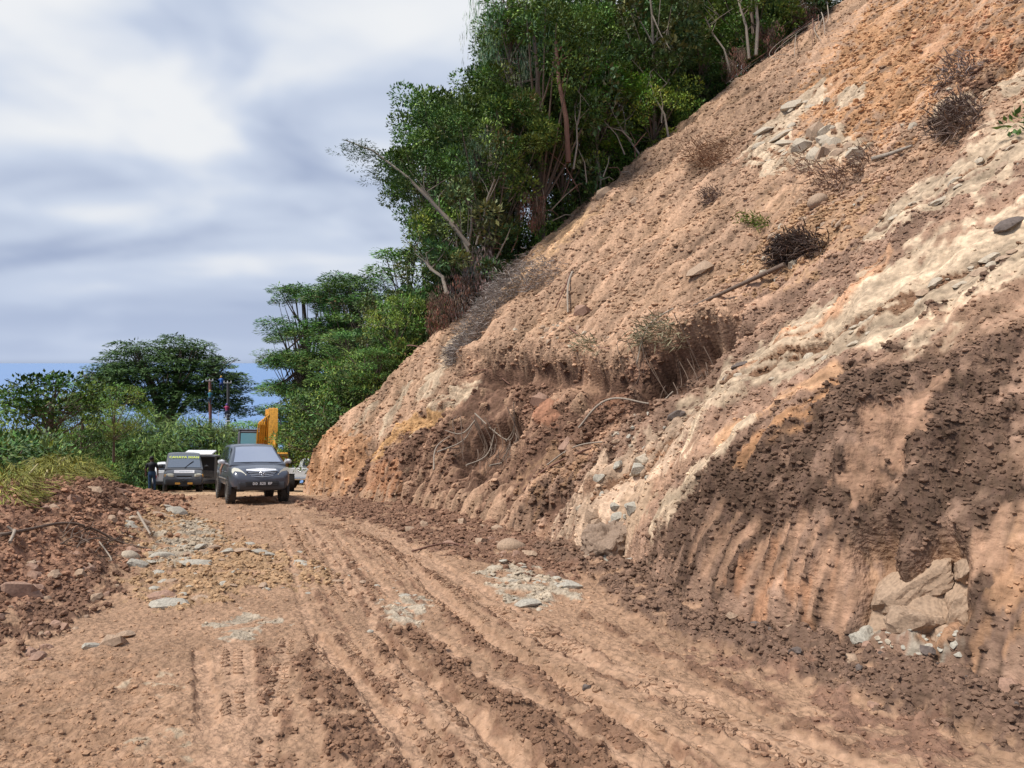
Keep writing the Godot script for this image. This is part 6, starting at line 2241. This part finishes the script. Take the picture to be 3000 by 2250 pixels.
	var gate := put(b.mesh(30.0), "tailgate", M.silver_light, o)
	b = B.new()
	b.box(Vector3(0, 1.02, -2.605), Vector3(0.24, 0.05, 0.03), 0.01)
	put(b.mesh(30.0), "handle", M.chrome, gate)
	b = B.new()
	b.box(Vector3(0, 1.205, -1.7), Vector3(1.5, 0.03, 1.5), 0.01)
	put(b.mesh(30.0), "load_bed", M.plastic, o)
	b = B.new()
	b.box(Vector3(0, 0.56, -2.66), Vector3(1.72, 0.13, 0.2), 0.03)
	put(b.mesh(30.0), "bumper", M.chrome, o)
	for s in [-1.0, 1.0]:
		b = B.new()
		b.box(Vector3(s * 0.84, 0.98, -2.56), Vector3(0.13, 0.36, 0.07), 0.02)
		put(b.mesh(30.0), "tail_light", M.red_lamp, o)
		put(side_pane(ct, -0.6, 0.2, 0.14, 0.86, s), "rear_side_window", M.dark_glass, o)
		put(side_pane(ct, 0.25, 1.0, 0.14, 0.86, s, 0.0, -0.4), "front_side_window", M.dark_glass, o)
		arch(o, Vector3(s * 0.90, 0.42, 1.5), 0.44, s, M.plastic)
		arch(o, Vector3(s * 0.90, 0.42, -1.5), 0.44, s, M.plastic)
		wheel(o, Vector3(s * 0.80, 0.38, 1.5), 0.38, 0.25, s)
		wheel(o, Vector3(s * 0.80, 0.38, -1.5), 0.38, 0.25, s)
	park(o, -12.15, 47.5, deg_to_rad(180.0 - 8.0), 0.0)

func build_excavator() -> void:
	var o := thing("excavator", "yellow excavator with raised boom parked behind the people carrier", "excavator")
	var b := B.new()
	for s in [-1.0, 1.0]:
		b = B.new()
		var loop := PackedVector2Array()
		for i in 9:
			var a := -PI / 2 + PI * i / 8.0
			loop.append(Vector2(1.35 + cos(a) * 0.42, 0.44 + sin(a) * 0.42))
		for i in 9:
			var a := PI / 2 + PI * i / 8.0
			loop.append(Vector2(-1.35 + cos(a) * 0.42, 0.44 + sin(a) * 0.42))
		b.plate(Vector3(s * 1.1 - 0.27, 0, 0), Vector3(0, 0, -1), Vector3(0, 1, 0), loop, 0.54)
		for i in 16:
			b.box(Vector3(s * 1.1, 0.875, -1.4 + i * 0.187), Vector3(0.58, 0.04, 0.14), 0.01)
		put(b.mesh(30.0), "track", M.rubber, o)
	b = B.new()
	b.box(Vector3(0, 0.62, 0), Vector3(1.7, 0.4, 1.6), 0.06)
	b.lathe(Vector3(0, 0.8, 0), Vector3.UP, PackedVector2Array([Vector2(0, 0.6), Vector2(0.18, 0.6)]), 20)
	put(b.mesh(30.0), "undercarriage", M.plastic, o)
	var up := Node3D.new()
	b = B.new()
	b.box(Vector3(0.05, 1.45, -0.7), Vector3(2.3, 0.95, 2.3), 0.10)
	b.box(Vector3(0.75, 1.40, 0.75), Vector3(0.8, 0.85, 1.1), 0.10)
	put(b.mesh(40.0), "machine_house", M.yellow, o)
	b = B.new()
	b.box(Vector3(0.0, 1.45, -1.95), Vector3(2.2, 0.9, 0.5), 0.2)
	put(b.mesh(40.0), "counterweight", M.yellow, o)
	# cab on the operator's side (the right of the picture's left)
	b = B.new()
	b.box(Vector3(-0.72, 2.03, 0.62), Vector3(0.95, 1.75, 1.45), 0.10)
	var cab := put(b.mesh(40.0), "cab", M.cab_paint, o)
	b = B.new()
	b.box(Vector3(-0.72, 2.36, 1.352), Vector3(0.70, 0.82, 0.02), 0.008)
	put(b.mesh(20.0), "front_window", M.teal_glass, cab)
	b = B.new()
	b.box(Vector3(-0.72, 2.36, 1.342), Vector3(0.80, 0.94, 0.02), 0.02)
	put(b.mesh(20.0), "window_frame", M.plastic, cab)
	b = B.new()
	b.box(Vector3(-0.235, 2.3, 0.65), Vector3(0.02, 0.8, 1.0), 0.008)
	put(b.mesh(20.0), "side_window", M.dark_glass, cab)
	b = B.new()
	b.box(Vector3(-0.72, 2.93, 0.62), Vector3(0.92, 0.06, 1.35), 0.03)
	put(b.mesh(30.0), "cab_roof", M.cab_paint, cab)
	# boom rising towards the viewer, arm folded back down beside it
	var side := PackedVector2Array([Vector2(0.55, 1.54), Vector2(0.95, 1.50), Vector2(1.5, 2.40), Vector2(1.75, 3.08), Vector2(2.05, 3.60), Vector2(1.85, 3.87), Vector2(1.5, 3.69), Vector2(1.1, 3.22), Vector2(0.75, 2.45)])
	b = B.new()
	b.plate(Vector3(-0.04, 0, 0), Vector3(0, 0, -1), Vector3(0, 1, 0), flip_x(side), 0.46)
	var boom := put(b.mesh(25.0), "boom", M.yellow, o)
	b = B.new()
	var arm := PackedVector2Array([Vector2(1.75, 3.94), Vector2(2.1, 3.87), Vector2(2.5, 3.04), Vector2(2.62, 1.84), Vector2(2.62, 1.00), Vector2(2.36, 1.00), Vector2(2.2, 2.10), Vector2(1.9, 3.22)])
	b.plate(Vector3(0.10, 0, 0), Vector3(0, 0, -1), Vector3(0, 1, 0), flip_x(arm), 0.40)
	put(b.mesh(25.0), "arm", M.yellow, o)
	b = B.new()
	b.box(Vector3(0.27, 3.68, 1.85), Vector3(0.34, 0.42, 0.35), 0.06, Basis(Vector3(1, 0, 0), 0.5))
	b.box(Vector3(0.33, 3.86, 1.86), Vector3(0.12, 0.16, 0.16), 0.03)
	put(b.mesh(30.0), "arm_joint", M.yellow, o)
	for k in 5:
		b = B.new()
		var x := -0.36 + k * 0.10
		var top := 3.15 + k * 0.09
		b.tube(PackedVector3Array([Vector3(x, 1.5, 1.22), Vector3(x, 2.12, 1.88), Vector3(x, 2.75, 2.17), Vector3(x + 0.03, top, 2.30), Vector3(x + 0.10, top + 0.12, 2.17)]), 0.036, 0.036, 6)
		put(b.mesh(50.0), "pipe", M.yellow, o)
	b = B.new()
	b.plate(Vector3(-0.28, 0, 0), Vector3(0, 0, -1), Vector3(0, 1, 0), flip_x(PackedVector2Array([Vector2(1.1, 1.50), Vector2(1.9, 2.45), Vector2(2.02, 3.13), Vector2(1.8, 3.30), Vector2(1.3, 2.45), Vector2(0.8, 1.58)])), 0.24)
	put(b.mesh(25.0), "boom_plate", M.yellow, o)
	for q in [[0.46, 1.2, 1.3, 2.67, 1.55], [-0.12, 1.2, 1.3, 2.67, 1.45], [0.40, 2.04, 2.68, 3.1, 2.36]]:
		b = B.new()
		b.tube(PackedVector3Array([Vector3(q[0], q[1], q[2]), Vector3(q[0], lerpf(q[1], q[3], 0.55), lerpf(q[2], q[4], 0.55))]), 0.075, 0.075, 10)
		var cy := put(b.mesh(50.0), "hydraulic_cylinder", M.yellow, o)
		b = B.new()
		b.tube(PackedVector3Array([Vector3(q[0], lerpf(q[1], q[3], 0.5), lerpf(q[2], q[4], 0.5)), Vector3(q[0], q[3], q[4])]), 0.038, 0.038, 8)
		put(b.mesh(50.0), "piston_rod", M.chrome, cy)
	b = B.new()
	b.tube(PackedVector3Array([Vector3(0.5, 2.67, 2.5), Vector3(0.66, 2.98, 2.4), Vector3(0.62, 3.37, 2.2), Vector3(0.48, 3.57, 2.0)]), 0.03, 0.03, 6)
	b.tube(PackedVector3Array([Vector3(0.02, 3.14, 2.1), Vector3(-0.1, 3.41, 2.05), Vector3(0.1, 3.61, 1.9)]), 0.025, 0.025, 6)
	b.tube(PackedVector3Array([Vector3(0.08, 3.14, 2.1), Vector3(0.0, 3.45, 2.05), Vector3(0.15, 3.65, 1.9)]), 0.025, 0.025, 6)
	put(b.mesh(50.0), "hose", M.plastic, o)
	# bucket curled under
	b = B.new()
	var prof := PackedVector2Array()
	for i in 9:
		var a := -0.4 + PI * 1.1 * i / 8.0
		prof.append(Vector2(2.2 - cos(a) * 0.55, 0.62 - sin(a) * 0.5))
	prof.append(Vector2(2.2, 0.95))
	b.plate(Vector3(-0.28, 0, 0), Vector3(0, 0, -1), Vector3(0, 1, 0), flip_x(prof), 1.1)
	put(b.mesh(30.0), "bucket", M.plastic, o)
	b = B.new()
	b.tube(PackedVector3Array([Vector3(1.12, 1.0, 1.3), Vector3(1.14, 2.3, 1.3), Vector3(1.14, 2.3, 0.4), Vector3(1.12, 1.5, 0.4)]), 0.022, 0.022, 6)
	put(b.mesh(50.0), "handrail", M.plastic, o)
	park(o, -12.0, 36.8, deg_to_rad(20.0), 0.0)
	up.free()

func flip_x(p: PackedVector2Array) -> PackedVector2Array:
	# plates along -z: forward distance is minus the first coordinate, wound the other way
	var o := PackedVector2Array()
	for i in range(p.size() - 1, -1, -1):
		o.append(Vector2(-p[i].x, p[i].y))
	return o

# ------------------------------------------------------------------ people: one skin over tapered bones
func figure(bones: Array, cell: float) -> ArrayMesh:
	var lo: Vector3 = bones[0][0]
	var hi := lo
	for b in bones:
		var r: float = maxf(b[2], b[3]) + cell * 2.0
		for e in [b[0], b[1]]:
			lo = lo.min(e - Vector3(r, r, r))
			hi = hi.max(e + Vector3(r, r, r))
	var n := Vector3i(((hi - lo) / cell).ceil()) + Vector3i(2, 2, 2)
	var val := PackedFloat32Array()
	val.resize(n.x * n.y * n.z)
	val.fill(1.0)
	var own := PackedInt32Array()
	own.resize(val.size())
	var near := PackedFloat32Array()
	near.resize(val.size())
	near.fill(1e9)
	var k := 0.035
	for bi in bones.size():
		var b: Array = bones[bi]
		var a: Vector3 = b[0]
		var ab: Vector3 = b[1] - a
		var l2 := maxf(ab.length_squared(), 1e-9)
		var r: float = maxf(b[2], b[3]) + cell * 3.0
		var p0 := Vector3i(((a.min(b[1]) - Vector3(r, r, r) - lo) / cell).floor()).clamp(Vector3i.ZERO, n - Vector3i.ONE)
		var p1 := Vector3i(((a.max(b[1]) + Vector3(r, r, r) - lo) / cell).ceil()).clamp(Vector3i.ZERO, n - Vector3i.ONE)
		for z in range(p0.z, p1.z + 1):
			for y in range(p0.y, p1.y + 1):
				for x in range(p0.x, p1.x + 1):
					var p := lo + Vector3(x, y, z) * cell
					var h := clampf((p - a).dot(ab) / l2, 0.0, 1.0)
					var d: float = (p - a - ab * h).length() - lerpf(b[2], b[3], h)
					var i := (z * n.y + y) * n.x + x
					if d < near[i]:
						near[i] = d
						own[i] = bi
					var e := val[i]
					var m := clampf(0.5 + 0.5 * (e - d) / k, 0.0, 1.0)
					val[i] = lerpf(e, d, m) - k * m * (1.0 - m)
	# one vertex per crossed cell, one quad per crossed edge
	var at := {}
	var st := SurfaceTool.new()
	st.begin(Mesh.PRIMITIVE_TRIANGLES)
	st.set_smooth_group(0)
	var step := [1, n.x, n.x * n.y]
	var count := 0
	for z in n.z - 1:
		for y in n.y - 1:
			for x in n.x - 1:
				var i := (z * n.y + y) * n.x + x
				var s := 0
				var sum := Vector3.ZERO
				var hits := 0
				for c in 8:
					if val[i + (c & 1) + ((c >> 1) & 1) * n.x + (c >> 2) * n.x * n.y] < 0.0:
						s |= 1 << c
				if s == 0 or s == 255:
					continue
				for e in [[0, 1], [2, 3], [4, 5], [6, 7], [0, 2], [1, 3], [4, 6], [5, 7], [0, 4], [1, 5], [2, 6], [3, 7]]:
					var a: int = e[0]
					var b: int = e[1]
					if ((s >> a) & 1) != ((s >> b) & 1):
						var va := val[i + (a & 1) + ((a >> 1) & 1) * n.x + (a >> 2) * n.x * n.y]
						var vb := val[i + (b & 1) + ((b >> 1) & 1) * n.x + (b >> 2) * n.x * n.y]
						var f := va / (va - vb)
						var pa := Vector3(a & 1, (a >> 1) & 1, a >> 2)
						var pb := Vector3(b & 1, (b >> 1) & 1, b >> 2)
						sum += pa.lerp(pb, f)
						hits += 1
				at[i] = count
				count += 1
				st.set_color(bones[own[i]][4])
				st.add_vertex(lo + (Vector3(x, y, z) + sum / hits) * cell)
	for i in at:
		for ax in 3:
			var a: int = step[ax]
			var u: int = step[(ax + 1) % 3]
			var v: int = step[(ax + 2) % 3]
			if (val[i] < 0.0) == (val[i + a] < 0.0):
				continue
			if not (at.has(i - u) and at.has(i - v) and at.has(i - u - v)):
				continue
			var q := [at[i], at[i - u], at[i - u - v], at[i - v]]
			if val[i] < 0.0:
				for w in [0, 1, 2, 0, 2, 3]:
					st.add_index(q[w])
			else:
				for w in [0, 2, 1, 0, 3, 2]:
					st.add_index(q[w])
	st.generate_normals()
	return st.commit()

func fingers(parent: Node3D, palm: Vector3, dir: Vector3, across: Vector3) -> void:
	dir = dir.normalized()
	across = across.normalized()
	var curl := dir.cross(across)
	var b := B.new()
	for i in 4:
		var l: float = [0.065, 0.078, 0.072, 0.055][i]
		var o := palm + across * (i - 1.5) * 0.019
		b.tube(PackedVector3Array([o - dir * 0.01, o + dir * l * 0.5 + curl * 0.006, o + dir * l * 0.85 + curl * 0.022]), 0.009, 0.006, 6)
	var t := palm - across * 0.035 - dir * 0.03
	b.tube(PackedVector3Array([t, t - across * 0.022 + dir * 0.025, t - across * 0.026 + dir * 0.055 + curl * 0.01]), 0.010, 0.007, 6)
	put(b.mesh(60.0), "fingers", M.skin, parent)

func build_people() -> void:
	M.flesh = mat(Color(1, 1, 1), 0.75)
	M.flesh.vertex_color_use_as_albedo = true
	var skin := Color(0.24, 0.13, 0.085)
	var black := Color(0.018, 0.018, 0.022)
	var jean := Color(0.045, 0.10, 0.19)
	var hair := Color(0.012, 0.010, 0.009)
	# bystander beside the minivan
	var o := thing("person", "bystander in a black shirt and blue jeans beside the black minivan", "person")
	put(figure([
		[Vector3(0, 1.02, 0), Vector3(0, 1.34, -0.02), 0.145, 0.165, black], [Vector3(-0.12, 1.38, -0.02), Vector3(0.12, 1.38, -0.02), 0.085, 0.085, black],
		[Vector3(0, 0.92, 0), Vector3(0, 1.0, 0), 0.155, 0.15, jean],
		[Vector3(0, 1.42, -0.01), Vector3(0, 1.52, 0.01), 0.055, 0.055, skin], [Vector3(0, 1.58, 0.02), Vector3(0, 1.67, 0.01), 0.078, 0.092, skin], [Vector3(0, 1.69, -0.015), Vector3(0, 1.70, 0.0), 0.096, 0.096, hair],
		[Vector3(0, 1.60, 0.105), Vector3(0, 1.625, 0.105), 0.02, 0.015, skin], [Vector3(0.09, 1.62, 0), Vector3(0.09, 1.64, 0), 0.02, 0.02, skin], [Vector3(-0.09, 1.62, 0), Vector3(-0.09, 1.64, 0), 0.02, 0.02, skin],
		[Vector3(0.20, 1.38, -0.02), Vector3(0.25, 1.22, -0.02), 0.066, 0.062, black], [Vector3(0.25, 1.22, -0.02), Vector3(0.28, 1.10, 0.0), 0.048, 0.044, skin], [Vector3(0.28, 1.10, 0.0), Vector3(0.29, 0.88, 0.10), 0.042, 0.032, skin], [Vector3(0.29, 0.88, 0.10), Vector3(0.29, 0.80, 0.12), 0.034, 0.036, skin],
		[Vector3(-0.20, 1.38, -0.02), Vector3(-0.25, 1.22, -0.03), 0.066, 0.062, black], [Vector3(-0.25, 1.22, -0.03), Vector3(-0.27, 1.10, -0.02), 0.048, 0.044, skin], [Vector3(-0.27, 1.10, -0.02), Vector3(-0.27, 0.88, 0.06), 0.042, 0.032, skin], [Vector3(-0.27, 0.88, 0.06), Vector3(-0.27, 0.80, 0.08), 0.034, 0.036, skin],
		[Vector3(0.09, 0.92, 0), Vector3(0.11, 0.50, 0.02), 0.098, 0.066, jean], [Vector3(0.11, 0.50, 0.02), Vector3(0.12, 0.10, -0.03), 0.066, 0.045, jean], [Vector3(0.12, 0.06, -0.03), Vector3(0.13, 0.045, 0.13), 0.045, 0.035, black],
		[Vector3(-0.09, 0.92, 0), Vector3(-0.11, 0.50, 0.03), 0.098, 0.066, jean], [Vector3(-0.11, 0.50, 0.03), Vector3(-0.12, 0.10, 0.0), 0.066, 0.045, jean], [Vector3(-0.12, 0.06, 0.0), Vector3(-0.14, 0.045, 0.16), 0.045, 0.035, black]], 0.022), "body", M.flesh, o)
	fingers(o, Vector3(0.29, 0.77, 0.125), Vector3(0, -1, 0.2), Vector3(0, 0.2, 1))
	fingers(o, Vector3(-0.27, 0.77, 0.085), Vector3(0, -1, 0.2), Vector3(0, 0.2, 1))
	park(o, (441.0 - 1500.0) / F * 38.5, 38.5, deg_to_rad(200.0))
	o.basis = Basis(Vector3.UP, deg_to_rad(200.0))
	# utility poles with linesmen on them
	M.pole_red = mat(Color(0.20, 0.085, 0.07), 0.8)
	M.pole_dark = mat(Color(0.06, 0.055, 0.055), 0.7)
	var d := 86.0
	var m1 := pole(615, 1312, 1112, d, M.pole_red, "rust-brown utility pole rising from the bamboo, one linesman on it", 0)
	var m2 := pole(668, 1330, 1118, d - 2.0, M.pole_dark, "dark utility pole with pale climbing rungs, behind the excavator cab", 26)
	climber(at_depth(619, 1163, d), Color(0.03, 0.16, 0.22), Color(0.05, 0.10, 0.14), Color(0.45, 0.42, 0.1), "linesman in a teal shirt high on the rust-brown pole", 0.3)
	climber(at_depth(652, 1122, d - 1.0), Color(0.03, 0.12, 0.42), Color(0.03, 0.05, 0.16), Color(0.55, 0.33, 0.08), "linesman in a blue shirt and yellow helmet beside the top of the dark pole", 1.3)
	climber(at_depth(668, 1203, d - 2.0), Color(0.33, 0.03, 0.10), Color(0.05, 0.05, 0.10), Color(0.16, 0.10, 0.36), "linesman in a red and purple shirt halfway up the dark pole", 2.0)
	# ropes hanging between the poles, and the cable the blue linesman hangs from
	for q in [[640, 1205, 640, 1290], [659, 1210, 659, 1275], [664, 1215, 662, 1275]]:
		var a := at_depth(q[0], q[1], d - 1.0)
		var e := at_depth(q[2], q[3], d - 1.0)
		var r := thing("rope", "thin pale rope hanging between the utility poles", "rope", e, 0.0, "ropes hanging at the poles")
		var b := B.new()
		b.tube(PackedVector3Array([Vector3.ZERO, (a - e) * 0.5 + Vector3(0.05, 0, 0), a - e]), 0.022, 0.022, 4)
		put(b.mesh(60.0), "strand", M.paper, r)
	var ca := at_depth(612, 1098, d)
	var cb := at_depth(672, 1112, d - 2.0)
	var cbl := thing("cable", "sagging cable strung between the two utility poles", "cable", ca)
	var b2 := B.new()
	var cc := at_depth(652, 1116, d - 1.0)
	b2.tube(PackedVector3Array([Vector3.ZERO, (cc - ca) * 0.5 + Vector3(0, -0.08, 0), cc - ca, cb - ca]), 0.016, 0.016, 4)
	put(b2.mesh(60.0), "strand", M.plastic, cbl)
	# ladder at the foot of the dark pole
	var lp := at_depth(663, 1332, d - 3.0)
	var la := thing("ladder", "bamboo ladder standing at the foot of the dark pole", "ladder", lp)
	for s in [-1.0, 1.0]:
		var b := B.new()
		b.tube(PackedVector3Array([Vector3(s * 0.25, -1.4, 0), Vector3(s * 0.23, 2.1, -0.3)]), 0.05, 0.05, 6)
		put(b.mesh(50.0), "rail", M.pole_dark, la)
	for i in 8:
		var b := B.new()
		var y := -1.0 + i * 0.4
		b.tube(PackedVector3Array([Vector3(-0.28, y, -0.03), Vector3(0.28, y, -0.03)]), 0.05, 0.05, 6)
		put(b.mesh(50.0), "rung", M.cane_pale, la)
	# round traffic mirror at the bend
	var mp := at_depth(690, 1268, 52.0)
	var mr := thing("traffic_mirror", "round grey traffic mirror on a post beyond the excavator cab", "mirror", mp - Vector3(0, 2.6, 0))
	var b := B.new()
	b.tube(PackedVector3Array([Vector3(0, -1.0, -0.06), Vector3(0, 2.6, -0.06)]), 0.05, 0.05, 8)
	put(b.mesh(50.0), "post", M.rim, mr)
	b = B.new()
	b.lathe(Vector3(0, 2.6, 0), Vector3(0.15, -0.1, 1), PackedVector2Array([Vector2(-0.03, 0.30), Vector2(0.03, 0.30), Vector2(0.04, 0.28)]), 24)
	put(b.mesh(30.0), "rim", M.trim, mr)
	b = B.new()
	b.lathe(Vector3(0, 2.6, 0), Vector3(0.15, -0.1, 1), PackedVector2Array([Vector2(0.0, 0.275), Vector2(0.045, 0.275), Vector2(0.075, 0.2), Vector2(0.09, 0.1), Vector2(0.095, 0.002)]), 24)
	put(b.mesh(60.0), "mirror_glass", mat(Color(0.42, 0.43, 0.44), 0.2, 0.8), mr)

func pole(px: float, py0: float, py1: float, d: float, m: Material, label: String, rungs: int) -> Node3D:
	var a := at_depth(px, py0, d)
	var e := at_depth(px, py1, d)
	a.y = minf(a.y, road_y(d) - 1.0)
	var o := thing("utility_pole", label, "pole", Vector3(e.x, a.y, e.z))
	var h := e.y - a.y
	var b := B.new()
	b.tube(PackedVector3Array([Vector3.ZERO, Vector3(0, h * 0.5, 0), Vector3(0, h, 0)]), 0.19, 0.15, 10)
	put(b.mesh(50.0), "post", m, o)
	b = B.new()
	b.box(Vector3(0, h - 0.15, 0.12), Vector3(0.9, 0.08, 0.08), 0.01)
	var arm := put(b.mesh(30.0), "crossarm", M.rim, o)
	for s in [-0.38, 0.0, 0.38]:
		b = B.new()
		b.lathe(Vector3(s, h - 0.11, 0.12), Vector3.UP, PackedVector2Array([Vector2(0, 0.03), Vector2(0.06, 0.05), Vector2(0.12, 0.03), Vector2(0.16, 0.04), Vector2(0.2, 0.015)]), 10)
		put(b.mesh(50.0), "insulator", M.paper, arm)
	for i in rungs:
		b = B.new()
		var y := h - 3.6 - i * 0.34
		b.tube(PackedVector3Array([Vector3(-0.24, y, 0.2), Vector3(0.24, y, 0.2)]), 0.04, 0.04, 5)
		put(b.mesh(50.0), "rung", M.paper, o)
	return o

func climber(at: Vector3, shirt: Color, trousers: Color, hat: Color, label: String, turn: float) -> void:
	var skin := Color(0.24, 0.13, 0.085)
	var o := thing("person", label, "person", at + Vector3(0, -0.75, 0.36), 0.0, "")
	o.rotation.y = PI + sin(turn) * 0.4
	put(figure([
		[Vector3(0, 0.80, -0.05), Vector3(0, 1.12, -0.02), 0.14, 0.165, shirt], [Vector3(-0.11, 1.16, 0), Vector3(0.11, 1.16, 0), 0.085, 0.085, shirt], [Vector3(0, 0.70, -0.08), Vector3(0, 0.76, -0.06), 0.15, 0.145, trousers],
		[Vector3(0, 1.2, 0), Vector3(0, 1.29, 0.02), 0.055, 0.055, skin], [Vector3(0, 1.35, 0.03), Vector3(0, 1.42, 0.03), 0.08, 0.09, skin], [Vector3(0, 1.44, 0.02), Vector3(0, 1.47, 0.02), 0.11, 0.10, hat],
		[Vector3(0, 1.36, 0.115), Vector3(0, 1.385, 0.115), 0.02, 0.016, skin],
		[Vector3(0.20, 1.15, 0), Vector3(0.26, 1.08, 0.22), 0.064, 0.052, shirt], [Vector3(0.26, 1.08, 0.22), Vector3(0.10, 1.30, 0.34), 0.044, 0.034, skin],
		[Vector3(-0.20, 1.15, 0), Vector3(-0.26, 1.0, 0.20), 0.064, 0.052, shirt], [Vector3(-0.26, 1.0, 0.20), Vector3(-0.10, 1.12, 0.36), 0.044, 0.034, skin],
		[Vector3(0.09, 0.70, -0.08), Vector3(0.17, 0.46, 0.18), 0.098, 0.068, trousers], [Vector3(0.17, 0.46, 0.18), Vector3(0.08, 0.10, 0.14), 0.066, 0.045, trousers], [Vector3(0.08, 0.05, 0.13), Vector3(0.07, 0.03, 0.25), 0.045, 0.036, Color(0.03, 0.025, 0.02)],
		[Vector3(-0.09, 0.70, -0.08), Vector3(-0.16, 0.34, 0.16), 0.098, 0.068, trousers], [Vector3(-0.16, 0.34, 0.16), Vector3(-0.08, -0.04, 0.12), 0.066, 0.045, trousers], [Vector3(-0.08, -0.09, 0.12), Vector3(-0.07, -0.11, 0.24), 0.045, 0.036, Color(0.03, 0.025, 0.02)]], 0.026), "body", M.flesh, o)
	fingers(o, Vector3(0.085, 1.32, 0.35), Vector3(-0.6, 0.5, 0.2), Vector3(0.2, 0.6, -0.3))
	fingers(o, Vector3(-0.085, 1.14, 0.37), Vector3(0.6, 0.5, 0.2), Vector3(0.2, 0.6, -0.3))
